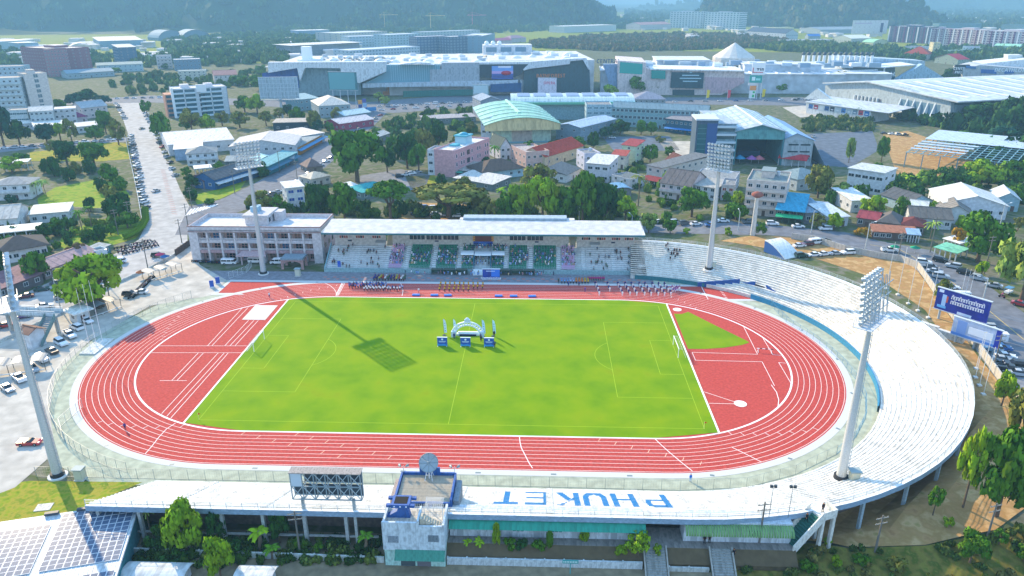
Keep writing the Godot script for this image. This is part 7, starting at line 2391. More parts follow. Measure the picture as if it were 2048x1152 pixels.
func mall() -> void:
	var t:=facade("shopping_mall","huge white shopping mall with sweeping glass front and video screen behind the highway","shopping mall",-227.4,-503.3,5.4,[
		["roof_edge","e4e9ee",.6,-6,.5,[4.3,30.3,107.8,29.9,107.8,30.9,4.4,31.3]],
		["white_fascia","dfe5ea",.6,-6,.4,[4.3,30.2,107.8,29.8,107.3,22.4,82.6,12.6,67.6,19,67.3,25.7,36.1,26.3,30.5,15.1,29.3,26.2,3.3,22.2]],
		["recess_wall","7f9aa4",.7,-22,-6.1,[28,28.3,83.8,27.8,82.6,1.6,.7,.2,3.7,24.2]],
		["glass_front","6f9fae",.2,-12,-5,[107.1,27.7,155.4,27.3,154.8,12.9,87.6,12.2,106.7,21.7]],
		["curved_canopy","dfe6ec",.5,-13,.8,[118.8,28.5,125.5,29.5,135.7,30.3,145.9,29.8,150.3,27.8,147.6,27.8,135.7,29,126.7,28.2]],
		["lower_wall","c2cfdc",.7,-14,-3,[85.2,12,154.9,13,225.8,13.8,225.8,8.2,154.7,8.8,103.3,8.6,84.9,8.1]],
		["mesh_wall","a9b4be",.7,-11,-3.6,[156.9,29.2,191,29.3,190.7,12.6,145.9,13,146.3,23.6,156.7,23.5]],
		["screen_wall","243744",.5,-12,-3.4,[191,27.4,235.4,27.7,229,19,222.6,16,190.8,16.2]],
		["white_sweep","d9e0e8",.5,-13,-2.4,[191,29.5,235.3,29.6,273.4,31.9,287.9,32.6,291.9,22.5,290.1,22.5,284.8,31,273.4,30,272.8,27.4,254.8,25.4,237.6,23.8,231.2,22.1,230.3,23,235.3,27.6,191,27.7]],
		["dark_glass","28505e",.3,-20,-6,[273.9,29.3,285.3,30.3,291.6,21.7,293.3,.3,230.6,1.9,231.5,21.4,255.2,24.7,273.1,26.7]],
		["hoarding","1f7068",.7,-2,.6,[121.4,5.3,199.2,6.3,199.1,1.2,121.1,.1]],
		["blue_hoarding","1f4f86",.7,-2,.7,[200.6,10.4,228.7,11.5,228.7,3.5,200.5,3.8]],
		["blue_banner","1d4fa0",.5,-5.5,-5.2,[-3.5,21.5,27.9,25.8,28.2,8.4,-4,3.7]],
		["entrance_wall","c9d4de",.7,-20,-8,[228,13.3,231.6,13.2,231.7,1.6,228,1.7]]])
	# the decks of the roof behind the front
	var conc:=M("dfe1e2",.8,"stain",.02)
	for e in [[.0,108.0,26.5,150.0],[108.0,200.0,27.5,150.0],[200.0,297.0,30.0,140.0]]:
		var b:=MB.new()
		b.lo(e[0],.0,-e[3],e[1],e[2],-13.0 if e[0]>1 else -22.2)
		part(t,"roof_block",b,conc)
	var b:=MB.new()
	b.lo(.0,26.6,-22.2,108.0,27.2,-4.0)
	part(t,"roof_deck",b,conc)
	for i in 26:
		b=MB.new()
		b.box(V(36+(i % 13)*5.6,27.6,-44-(i/13)*46),V(1.6,1.0,36),.25)
		part(t,"roof_louvre",b,M("5f7684",.5))
	for i in 34:
		b=MB.new()
		var x:=12+fmod(i*53.7,276)
		var z:=-18-fmod(i*31.3,100)
		b.ball(V(x,27 if x<200 else 30,z),V(4+i % 3,2.2+i % 2,4+(i*7) % 4),10,4,.0)
		part(t,"roof_dome",b,M("e6e4de",.6))
	for i in 30:
		b=MB.new()
		var x:=15+fmod(i*71.9,270)
		b.box(V(x,28.6 if x<200 else 31.2,-25-fmod(i*23.1,105)),V(5+i % 4,3,4),.1*(i % 5))
		part(t,"roof_plant",b,M(["c9d0d4","aab6be","e0e3e4"][i % 3],.6))
	lb(t,"roof_house",M("dfe3e6",.7,"stain",.05),196,30,-120,246,39,-96)
	for i in 3:
		lb(t,"roof_window",M("5f7f92",.3),199+i*15,32.5,-96,210+i*15,37,-95.8)
		b=MB.new()
		b.ball(V(200+i*6.5,40.5,-104),V(2.4,2.4,2.4),10,5)
		part(t,"radome",b,M("eceff0",.4))
	b=MB.new()
	b.lo(26,26.6,-48,34,42,-38)
	b.lo(22,26.6,-50,42,31,-36)
	part(t,"white_roof_tower",b,M("e6ebee",.6))
	for i in 24:
		lb(t,"mullion",M("9fc4cc",.5),111.0+i*2.0,14.0,-5.0,111.3+i*2.0,28.5,-4.75)
	# the video screen: its picture is plain coloured panels without emission
	var sc:=Node3D.new()
	sc.name="video_screen"
	t.add_child(sc)
	for e in [[0,0,1,1,"3556a8"],[0,.42,1,.62,"c9a3d6"],[0,.62,1,1,"6f9fe0"],[.3,.86,.9,1,"e4e4f4"],[.05,.06,1,.3,"27408c"]]:
		lb(sc,"screen_image",M(e[4],.3),202.0+e[0]*19.4,14.6+e[1]*11.6,-3.35,202.0+e[2]*19.4,14.6+e[3]*11.6,-3.2+.02*(e[1]*10+1))
	b=MB.new()
	b.ball(V(215,20.0,-3.1),V(4.6,2.1,.3),14,6)
	part(sc,"screen_image",b,M("c2123c",.3))
	lettering(t,"RAINFOREST",V(256,17,-5.7),0,3.2,"c47a4a",.3)
	# the second mall
	var m:=facade("second_mall","pink and cream shopping mall with dark banner and green glass, right of the first mall","shopping mall",87.9,-531.5,-3.3,[
		["cream_block","dccfcf",.7,-60,0,[-1,30.4,24.7,28.8,26.5,.7,.4,1]],
		["cream_wall","d8cccd",.7,-40,-2,[25.2,23.9,29.1,22.6,112.4,21.4,113.4,11.7,94.2,.6,26.7,.1]],
		["white_cap","e8ebee",.6,-42,.8,[28.8,23.5,111.7,22.3,111.8,21.3,28.9,22.4]],
		["pink_band","c4aab4",.7,-2,-1.6,[78,16.3,112.9,15.7,113.4,11.3,94,2.4,79.3,2.3]],
		["green_glass","1f9e94",.2,-1,.3,[1.5,29.2,21.7,27.6,21.8,18.4,1.3,19.6]],
		["green_bow","1f8f86",.2,-2.2,.4,[29.8,22.1,42.3,22,42.8,14.6,30.3,14.9]],
		["dark_banner","16424f",.6,-2,.1,[48,20.5,76.8,20.2,76.9,6.4,47.9,6.9]],
		["entrance","2c4a54",.3,-2,-1.5,[50,5,69.7,5.1,70.1,.1,50.4,.1]],
		["slate_wedge","7f9cc0",.7,-14,-4,[-13.8,26.6,-1.1,26.7,.1,1.4,-4.5,1.4]]])
	for e in [[-15,20,78,14,60],[25.0,20.0,95.0,26,130],[95,17,205,20,130],[120,24,190,40,70],[205,14,262,60,150],[40,26,90,60,110]]:
		lb(m,"roof_block",M("cdd8e2",.7,"stain",.02),e[0],0,-e[4],e[2],e[1],-e[3])
		lb(m,"roof_deck",M("dde4ea",.7,"stain",.02),e[0]-1,e[1],-e[4]-1,e[2]+1,e[1]+.8,-e[3]+1)
	for i in 40:
		b=MB.new()
		b.box(V(30+fmod(i*47.3,220),21.5+(3 if i % 3==0 else 0),-30-fmod(i*29.1,85)),V(7+i % 5,3+i % 2,5),.05*(i % 4))
		part(m,"roof_plant",b,M(["b4c4d0","8fa6b8","e4e8ea","7f98b0"][i % 4],.6))
	for i in 9:
		lb(m,"roof_rib",M("eef0f0",.6),100+i*11.5,17.8,-60,101+i*11.5,18.6,-21)
	b=MB.new()
	for i in 16:
		var a0:=TAU*i/16
		var a1:=TAU*(i+1)/16
		b.tri(V(120+cos(a1)*21,27,-100+sin(a1)*21),V(120+cos(a0)*21,27,-100+sin(a0)*21),V(120,41,-100))
		b.quad(V(120+cos(a1)*21,20,-100+sin(a1)*21),V(120+cos(a0)*21,20,-100+sin(a0)*21),V(120+cos(a0)*21,27,-100+sin(a0)*21),V(120+cos(a1)*21,27,-100+sin(a1)*21))
	part(m,"cone_roof",b,M("e2dbd0",.7,"stain",.04))
	for i in 14:
		b=MB.new()
		b.tube(V(192+i*5.2,20,-112),V(192+i*5.2,28,-112),1.5,1.5,8)
		part(m,"vent_stack",b,M("e2e4e2",.6))
		b=MB.new()
		b.ball(V(192+i*5.2,29.4,-112),V(2.1,1.9,2.1),8,5)
		part(m,"vent_cowl",b,M("37474f",.5))
	lettering(m,"CENTRAL",V(-9,29.3,-6),0,3.6,"3f5a78",.5)
	lettering(m,"PHUKET",V(-8,25.2,-6),0,3.2,"3f5a78",.5)
	for i in 4:
		b=MB.new()
		var ww: float=[2.0,15.0,19.0,13.0][i]
		b.lo(65-ww/2,20-i*2.6,.1,65+ww/2,20.9-i*2.6,.16)
		part(m,"banner_text",b,M("a9c9d2",.6))
	# right end of the malls: glazed wing with pitched screen
	var g:=facade("mall_glass_wing","dark glazed mall wing under thin white roofs with a sloping pale wall, far right","shopping mall",322.9,-607.7,.2,[
		["dark_glass","1d4a58",.25,-20,0,[2.2,17,45.9,18.4,49.1,1.1,4.8,1.1]],
		["white_roof","dfe7ec",.6,-30,4,[-4.6,19,33.6,17.8,64.2,20.3,64,21,33.4,18.7,-4.7,19.9]],
		["lower_roof","dfe7ec",.6,-16,6,[-4.7,15.3,27.2,16.3,27.3,15.6,-4.6,14.4]],
		["white_post","dfe7ec",.6,.1,.8,[35,17.5,36.5,17.5,36.5,7.9,35,7.9]],
		["sloping_wall","9fc0d6",.7,2,9,[46.3,7.7,67.7,21.9,94.9,6.8,96.1,1.1,47.6,1.1]],
		["upper_block","6f9fc8",.6,-34,-30,[35.6,20.4,58.8,20.8,59.5,16.9,36.2,16.9]],
		["rear_roof","b4cad8",.7,-60,-35,[4.1,26.5,91.4,21.4,92.2,17.5,5.5,17.5]]])
	lettering(g,"CENTRAL",V(36,11.5,.1),0,4.0,"dfe8ea",.2)
	lettering(g,"PHUKET",V(34,6.5,.1),0,4.0,"dfe8ea",.2)
	var s:=facade("sports_store","long grey store with two blue signs at the right edge behind the exhibition hall","shop",435.7,-626.8,-15,[
		["wall","b4bcc4",.7,-40,0,[8.4,15,23.2,19.2,67.4,16.3,71,.1,11.7,.1]],
		["roof","dbe2e8",.6,-60,-20,[30.3,18.8,71.4,24.4,73.8,13.8,30.6,17.3]],
		["roof_box","dde0dd",.6,-55,-40,[57.9,21.8,71,22,69.9,26.9,56.9,26.7]],
		["blue_sign","1d62b4",.4,0,.6,[24.8,15.2,38.5,14.8,39.3,10.9,25.5,11.3]],
		["blue_sign","1d62b4",.4,0,.6,[45.7,14,53.7,15.1,54.4,11.8,46.3,11.1]],
		["side_sign","2f6fb4",.4,.1,.7,[10.7,18.5,19.8,17.7,20.3,15.3,11.2,16.1]]])
	lettering(s,"DECATHLON",V(50.5,14.9,.7),0,3.4,"e4eef6",.1)
	lettering(s,"DECATHLON",V(79.5,14.6,.7),0,2.1,"cfe2f4",.1)
	var p:=pole_thing("black_pylon_sign","black pylon sign with white lettering, right of the malls","sign",on_land(449.7,-626.8),17,.8,"24343c")
	lb(p,"panel",M("1d252b",.5),-13,10,-.8,1.5,19,.8)
	lettering(p,"CENTRAL",V(-6.5,15.2,.85),0,2.6,"e8ecec",.1)
	lettering(p,"PHUKET",V(-5.5,11.6,.85),0,2.6,"e8ecec",.1)

func gym() -> void:
	var t:=house("sports_gym","large school gym with curved mint-green roof and yellow gable, centre of the town","sports hall",1.5,-312.0,10.0,35,66,9.5, {"f":1,"nf":0,"ns":0,"wc":"c6cfbd","rt":"arch","rh":3.0,"rc":"8fc4b4","x":"nodoor","ov":.1})
	for c in t.get_children():
		if String(c.name).begins_with("roof") or String(c.name).begins_with("gable"):
			c.free()
	var b:=MB.new()
	var cols:=["8fc9b8","c9cfa4","9ed2c0"]
	for i in 12:
		var p0:=-1.0+i/6.0
		var p1:=-1.0+(i+1)/6.0
		var y0:=13.2+4.2*(1-p0*p0)
		var y1:=13.2+4.2*(1-p1*p1)
		slab(b,[V(p0*23,y0,37),V(p1*23,y1,37),V(p1*23,y1,-42),V(p0*23,y0,-42)],.3)
	part(t,"curved_roof",b,M("86bfae",.55,"streak",.05))
	for k in 5:
		b=MB.new()
		for i in 12:
			var p0:=-1.0+i/6.0
			var p1:=-1.0+(i+1)/6.0
			b.bar(V(p0*23,13.5+4.2*(1-p0*p0),30-k*14),V(p1*23,13.5+4.2*(1-p1*p1),30-k*14),.9,.35)
		part(t,"roof_rib",b,M("c6e6da",.6))
	lb(t,"ridge_vent",M("a9d6c8",.6),-.8,17.4,-42,.8,18.2,20)
	b=MB.new()
	var face:=PackedVector2Array([Vector2(-22.6,9.6),Vector2(22.6,9.6),Vector2(22.6,13.2)])
	for i in 11:
		var q:=1.0-(i+1)/6.0
		face.append(Vector2(q*22.6,13.2+4.1*(1-q*q)))
	face.append(Vector2(-22.6,13.2))
	b.prism(face,35.6,36.4,Transform3D(Basis(V(1,0,0),V(0,0,1),V(0,1,0)),Vector3.ZERO))
	part(t,"yellow_gable",b,M("cfc79a",.75,"streak",.06))
	lb(t,"louvre_band",M("33505a",.5),-17.4,9.4,-36,17.4,12.8,32.8)
	for i in 34:
		lb(t,"louvre_fin",M("7fa4aa",.6),-17.2+i*1.03,9.5,32.8,-16.8+i*1.03,12.7,33.1)
	for e in [[-17,-6.5,"a9c9bb"],[-6.0,5.8,"b0aba4"],[6.3,17,"aac6b8"]]:
		lb(t,"wall_panel",M(e[2],.7,"streak",.08),e[0],2.6,33.0,e[1],9.2,33.15)
	lb(t,"base_band",M("6f9aa8",.7),-17.6,1.6,33.0,17.6,2.6,33.4)
	for s in [-1,1]:
		b=MB.new()
		slab(b,[V(s*23,12.9,36),V(s*23,13.3,-42),V(s*17.5,9.4,-38),V(s*17.5,9.4,33)],.2)
		part(t,"side_glazing",b,M("3fa0c0",.4))
	# the second,longer green roof behind
	var r:=house("arched_solar_hall","long low arched hall with mint edge and solar sheets on the roof behind the gym","sports hall",40.5,-397,3.0,84,30,12, {"f":1,"nf":0,"ns":0,"wc":"8fb4c0","rt":"archz","rh":5,"rc":"c3d8dc","x":"nodoor","ov":3})
	lb(r,"green_eave",M("5fae90",.6),-45,11.4,17.5,45,13.0,18.4)
	for i in 7:
		b=MB.new()
		for j in 3:
			var a0:=1.05+j*.3
			var a1:=1.05+(j+1)*.3
			slab(b,[V(-40+i*12,11.6+5.6*sin(a0*.98)*1.0,18.0*cos(a0)),V(-31+i*12,11.6+5.6*sin(a0*.98),18.0*cos(a0)),V(-31+i*12,11.6+5.6*sin(a1*.98),18.0*cos(a1)),V(-40+i*12,11.6+5.6*sin(a1*.98),18.0*cos(a1))],.06)
		part(r,"solar_panel",b,M("7b8fae",.3))

func performance_hall() -> void:
	var t:=thing("performance_hall","tall blue performance hall with grey gabled skylit roof and dark open front","hall",V(131,0,-226.5),deg_to_rad(-3))
	var teal:=M("4f8f9c",.7,"streak",.06)
	var grey:=M("a2b4c2",.7,"streak",.06)
	var b:=MB.new()
	b.lo(-10.5,0,-72,-9.9,18,0)
	b.lo(13.6,0,-72,14.2,18,0)
	b.lo(-10.5,0,-72.5,14.2,18,-72)
	part(t,"hall_wall",b,teal)
	lb(t,"teal_fascia",M("5f9fa4",.7,"streak",.06),-9.9,13.4,-.6,13.6,18.2,.0)
	lb(t,"stage_back_wall",M("1f3f58",.8),-9.9,.1,-34,13.6,13.4,-33.5)
	lb(t,"stage",M("28507a",.8),-4,.2,-33.4,8,3.2,-22)
	b=MB.new()
	for s in [[-11.5,2.0],[15.4,2.0]]:
		slab(b,[V(s[0],17.6,1.2),V(1.9,21.2,1.2),V(1.9,21.2,-73),V(s[0],17.6,-73)],.3)
	part(t,"gable_roof",b,grey)
	b=MB.new()
	b.prism(PackedVector2Array([Vector2(-10.5,18),Vector2(14.2,18),Vector2(1.9,21)]),-.5,-.1,Transform3D(Basis(V(1,0,0),V(0,0,1),V(0,1,0)),Vector3.ZERO))
	part(t,"gable_wall",b,teal)
	b=MB.new()
	b.bar(V(1.9,21.3,1.2),V(1.9,21.3,-73),1.0,.3)
	part(t,"ridge_cap",b,M("d9e2e8",.6))
	for s in [-1,1]:
		for i in 3:
			for j in 6:
				b=MB.new()
				var x0: float=1.9+s*(2.6+i*3.2)
				var x1: float=x0+s*2.0
				var yf:=func(x: float) -> float: return 21.28-absf(x-1.9)*.268
				slab(b,[V(x0,yf.call(x0),-6-j*11),V(x1,yf.call(x1),-6-j*11),V(x1,yf.call(x1),-14.5-j*11),V(x0,yf.call(x0),-14.5-j*11)],.05)
				part(t,"skylight",b,M("bcd3e2",.3))
	# glass stair tower and balconied stack on the left
	lb(t,"stair_tower",M("3f5a74",.6,"streak",.06),-31.5,0,-16,-20.5,23,1)
	lb(t,"green_glass",M("1f5a64",.2),-30.6,1,1.0,-26.2,21,1.2)
	for i in 7:
		lb(t,"transom",M("4f8a90",.5),-30.6,2.6+i*2.7,1.2,-26.2,2.8+i*2.7,1.3)
	lb(t,"blue_panel",M("24508a",.5),-26.0,1,1.0,-20.7,21.5,1.25)
	lb(t,"tower_cap",M("c2ccd4",.6),-32,23,-16.4,-20,23.8,1.6)
	lb(t,"office_stack",M("8fb0bc",.6,"streak",.06),-20.4,0,-14,-10.6,21,-1.5)
	for i in 5:
		lb(t,"balcony",M("b9cad4",.6),-20.8,3.2+i*4.0,-1.5,-10.7,4.3+i*4.0,1.4)
		lb(t,"window",glass("35606e"),-20.0,1.0+i*4.0,-1.5,-11.2,3.1+i*4.0,-1.4)
	b=MB.new()
	slab(b,[V(-21,21.4,0),V(-10,21.4,0),V(-10,19.5,-62),V(-21,19.5,-62)],.4)
	part(t,"side_roof",b,grey)
	lb(t,"side_wing",M("8fa9b8",.7,"streak",.06),-20.4,0,-62,-10.6,19.2,-14.1)
	for i in 3:
		b=MB.new()
		slab(b,[V(-19.6+i*3.2,20.9,-14),V(-17.6+i*3.2,20.9,-14),V(-17.6+i*3.2,19.9,-50),V(-19.6+i*3.2,19.9,-50)],.06)
		part(t,"skylight",b,M("bcd3e2",.3))
	# right block with slots and its blue wedge roof
	lb(t,"right_block",M("a9b6bf",.75,"streak",.08),14.3,0,-40,29,13.5,.5)
	for i in 3:
		for j in 2:
			lb(t,"slot_window",glass("1d2f38"),16.6+j*6,3.4+i*3.6,.5,21.6+j*6,4.1+i*3.6,.6)
	b=MB.new()
	slab(b,[V(14.3,14.2,1),V(20,17,1),V(20,17,-64),V(14.3,14.2,-64)],.3)
	slab(b,[V(20,17,1),V(30,13.2,1),V(30,13.2,-64),V(20,17,-64)],.3)
	part(t,"wedge_roof",b,M("7fa9d2",.4,"streak",.06))
	b=MB.new()
	b.prism(PackedVector2Array([Vector2(14.3,13.5),Vector2(29,13.5),Vector2(20,16.8)]),-.2,.3,Transform3D(Basis(V(1,0,0),V(0,0,1),V(0,1,0)),Vector3.ZERO))
	part(t,"wedge_wall",b,M("a9b6bf",.75))
	b=MB.new()
	b.quad(V(29.2,0,1),V(36,0,4),V(33,.2,-40),V(29.2,.2,-60))
	b.quad(V(36,0,4),V(29.4,12,.2),V(29.4,12,-60),V(33,0,-60))
	part(t,"raking_side",b,M("9fb4c4",.7,"streak",.06))
	for e in [[124.8,-231.1,"3f9fd0","blue"],[130.6,-229.9,"b06fc0","purple"],[134.6,-230,"d27a84","pink"]]:
		var u:=thing("market_umbrella","%s peaked market umbrella before the performance hall" % e[3],"umbrella",on_land(e[0],e[1]),0,"market umbrellas before the hall")
		b=MB.new()
		b.tube(V(0,0,0),V(0,3.4,0),.08,.06,6)
		part(u,"pole",b,M("d0d4d6"))
		b=MB.new()
		b.tube(V(0,2.6,0),V(0,4.4,0),3.2,.1,8,false)
		part(u,"canopy",b,M(e[2],.8))

func exhibition_hall() -> void:
	var t:=facade("exhibition_hall","vast grey exhibition hall with low pitched white roof and finned front, right side","exhibition hall",255.8,-473.9,-70.5,[
		["front_wall","b4c2ca",.75,-3,0,[-3.2,14.4,19.6,18.6,46.3,21.5,75.8,21.7,122.8,16.2,125.8,.1,0,.1]],
		["dark_corner","2f5a70",.4,-20,-3,[120.3,14.6,123,15.3,125.7,.2,123,.1]],
		["entrance_glass","2f5464",.3,0,.2,[76.8,1.1,110,1.1,110.3,.1,77.1,.1]],
		["brown_panel","8f7f7a",.6,.1,.3,[98.9,3.1,109.6,2.8,110.3,.1,99.8,.1]]])
	var b:=MB.new()
	b.lo(1,0,-176,125,14,-3.1)
	part(t,"hall_body",b,M("8fa6b4",.75,"streak",.05))
	b=MB.new()
	slab(b,[V(-3,16.8,3),V(46,22.5,3),V(46,22.5,-178),V(-3,16.8,-178)],.8)
	slab(b,[V(46,22.5,3),V(131,17.4,3),V(131,17.4,-178),V(46,22.5,-178)],.8)
	part(t,"pitched_roof",b,M("c9d2d8",.5,"streak",.03))
	for i in 9:
		b=MB.new()
		var z:=-14.0-i*17.5
		slab(b,[V(56,22.2,z),V(122,18.3,z),V(122,18.3,z-4),V(56,22.2,z-4)],.12)
		part(t,"roof_strip",b,M("eef0ef",.5))
		b=MB.new()
		slab(b,[V(60,21.95,z-5),V(112,18.85,z-5),V(112,18.85,z-9),V(60,21.95,z-9)],.1)
		part(t,"solar_panel",b,M("8299ae",.3))
	for i in 7:
		lb(t,"fin",M("c9d4da",.7),33+i*4.0,4.5,0,34+i*4.0,11,1.6)
		lb(t,"window",M("7f7a80",.4),34.2+i*4.0,5,.02,36.8+i*4.0,10.6,.1)
	for i in 6:
		b=MB.new()
		b.prism(PackedVector2Array([Vector2(0,3.5),Vector2(0,14),Vector2(3.4,3.5)]),79.0+i*6.2,80.0+i*6.2,Transform3D(Basis(V(0,0,1),V(1,0,0),V(0,1,0)),Vector3.ZERO))
		part(t,"fin",b,M("b9c8d2",.7))
		lb(t,"window",M("5f7f92",.4),80.4+i*6.2,4,.02,84+i*6.2,13,.1)
	for i in 5:
		lb(t,"column",M("dfe4e6",.7),66+i*6.0,0,3.5,67+i*6.0,4.4,4.5)
	lb(t,"entrance_canopy",M("c2ccd2",.7),64,4.4,.2,118,5.0,6)
	var g:=facade("poster_gallery","long white-roofed gallery hung with colourful posters before the exhibition hall","building",220.8,-415.5,-54.7,[
		["wall","dbe0e4",.7,-22,0,[-1.3,8.2,52,7.9,53.5,.1,0,.1]],
		["gable_wall","dfe6ea",.7,-4,-2,[-5,10.3,5,19,18,12.6]]])
	b=MB.new()
	slab(b,[V(-1.5,8.8,1.2),V(66,8.2,1.2),V(66,9.8,-30),V(-1.5,10.6,-30)],.4)
	part(g,"roof",b,M("c6ced6",.5,"streak",.05))
	var pc:=["3a6fb0","b03a4c","e4e4e2","2f5f9a","3a3f4a","c9cfd4","3f7fc4","b9c4cc","7f93a4","d23f50","3f78c0"]
	for i in 11:
		lb(g,"poster",M(pc[i],.6),1.5+i*4.6,4.2,.02,5.0+i*4.6,7.4,.14)
		lb(g,"poster",M("e8e8e8" if i % 3 else "30343c",.6),2.2+i*4.6,5.0,.14,4.2+i*4.6,5.7,.17)

func steel_shed() -> void:
	var t:=thing("unfinished_steel_shed","unfinished steel-framed shed, half roofed in blue-white sheets, over bare earth","building",V(206.5,.2,-221),deg_to_rad(-38))
	var steel:=M("6f93a0",.5)
	var w:=47.0
	var d:=72.0
	for i in 7:
		for j in [0,1]:
			var b:=MB.new()
			b.bar(V(i*w/6,0,-j*d),V(i*w/6,7.6+j*1.6,-j*d),.4)
			part(t,"column",b,steel)
	for i in 15:
		var b:=MB.new()
		b.bar(V(i*w/14,7.6,.5),V(i*w/14,9.2,-d-.5),.3,.4)
		part(t,"rafter",b,M("8fb4bc",.5))
	for j in 13:
		var b:=MB.new()
		var z:=-j*d/12
		b.bar(V(-.5,7.95+1.6*j/12.0,z),V(w+.5,7.95+1.6*j/12.0,z),.25)
		part(t,"purlin",b,M("7fb0b8",.5))
	for e in [[0,w,-40,-73],[0,25,-24,-27],[0,24,-16,-19],[0,26,-31,-34],[0,24,-9,-11.5]]:
		var b:=MB.new()
		slab(b,[V(e[0]-.6,8.3-e[2]*1.6/72,e[2]),V(e[1]+.6,8.3-e[2]*1.6/72,e[2]),V(e[1]+.6,8.3-e[3]*1.6/72,e[3]),V(e[0]-.6,8.3-e[3]*1.6/72,e[3])],.1)
		part(t,"roof_sheet",b,M("b9cde0",.5,"streak",.1))

func hotel() -> void:
	var t:=house("balcony_hotel","six-storey grey-white hotel with curved balconies and blue-grey side wall, right of the wide road","hotel",-244.5,-405.5,33.0,38,20,20.5, {"f":6,"nf":0,"ns":0,"wc":"d9e2e8","rc":"c9c9cc","x":"nodoor","px":.6})
	for f in 6:
		for i in 2:
			for k in 2:
				var x:=-15.5+i*19+k*8.2
				var b:=MB.new()
				b.lo(x-3.6,f*3.4+.5,9.95,x+3.6,f*3.4+3.2,10.03)
				part(t,"window",b,glass("35616f"))
				lb(t,"balcony",M("c4d6de",.7),x-3.7,f*3.4+.1,10.03,x+3.7,f*3.4+1.2,11.3)
		for x in [-.6,2.4]:
			var b:=MB.new()
			b.lo(x-.6,f*3.4+.8,9.95,x+.6,f*3.4+2.9,10.04)
			part(t,"window",b,glass("24404e"))
	var b:=MB.new()
	b.lo(-20.5,0,9,-18.9,22,11.8)
	b.lo(-2.6,18,9.5,4.4,23.4,11.4)
	part(t,"white_fin",b,M("e4e8ea",.7))
	lb(t,"blue_side_wall",M("8fa6c0",.8,"streak",.08),19.0,0,-10,19.4,20.8,10.2)
	lb(t,"orange_stair_block",M("c99a86",.8,"streak",.08),-24.5,0,-8,-19.0,17,6)
	for f in 5:
		lb(t,"window",glass("2c5666"),-23.8,f*3.4+.8,6,-19.6,f*3.4+2.8,6.06)
	b=MB.new()
	for x in [-9,8]:
		b.lo(x-3,20.5,-6,x+3,23.0,0)
	part(t,"roof_house",b,M("cfcdd0",.8))

func pink_hotel() -> void:
	var t:=house("pink_hotel","pink three-storey hotel with arched windows and white flat roof, middle of the town","hotel",-21.6,-213.2,68.0,39.0,11.5,12.6, {"f":3,"nf":0,"ns":0,"wc":"e0adb2","rc":"d9dcdc","x":"nodoor","px":.9})
	var am:=ArrayMesh.new()
	var b:=MB.new()
	var o:=PackedVector2Array([Vector2(-.7,0),Vector2(.7,0),Vector2(.7,1.4)])
	for i in 5:
		o.append(Vector2(cos(PI*(i+1)/6)*.7,1.4+sin(PI*(i+1)/6)*.7))
	o.append(Vector2(-.7,1.4))
	var tr:=Transform3D(Basis(V(1,0,0),V(0,0,1),V(0,1,0)),Vector3.ZERO)
	b.prism(o,.0,.06,tr)
	b.into(am)
	am.surface_set_material(0,glass("2c3d4c"))
	b=MB.new()
	for i in o.size():
		b.bar(V(o[i].x,o[i].y,.05),V(o[(i+1) % o.size()].x,o[(i+1) % o.size()].y,.05),.16)
	b.into(am)
	am.surface_set_material(1,M("e8cfd0",.7))
	for f in 3:
		for x in [-17.5,-12.5,-10.0,-1.0,5.5,8.0,14.5,17.0]:
			put(t,"arched_window",am,null,V(x,f*4.1+1.2,5.74))
		lb(t,"balcony_door",glass("24303a"),-6.5,f*4.1+.9,5.7,-3.5,f*4.1+3.3,5.82)
		lb(t,"cornice",M("d9a2a0",.8),-19.5,f*4.1+3.85,5.74,19.5,f*4.1+4.08,5.9)
	lb(t,"green_awning",M("3f9a84",.7),-19.4,2.6,5.8,8,2.8,9.0)
	lb(t,"stair_house",M("a9ccd6",.8),1.5,12.6,-5.2,8.5,16.4,1.0)
	b=MB.new()
	b.prism(P2([1.0,-5.7,9.0,-5.7,9.0,1.5,1.0,1.5]),16.4,17.0)
	b.ball(V(5,17,-2),V(2.5,1.2,2.5),10,4,.0)
	part(t,"teal_roof",b,M("3fa0b4",.6))
	lb(t,"teal_tank",M("3f9fb0",.5),-8,12.7,-3.4,-3.4,13.9,.4)

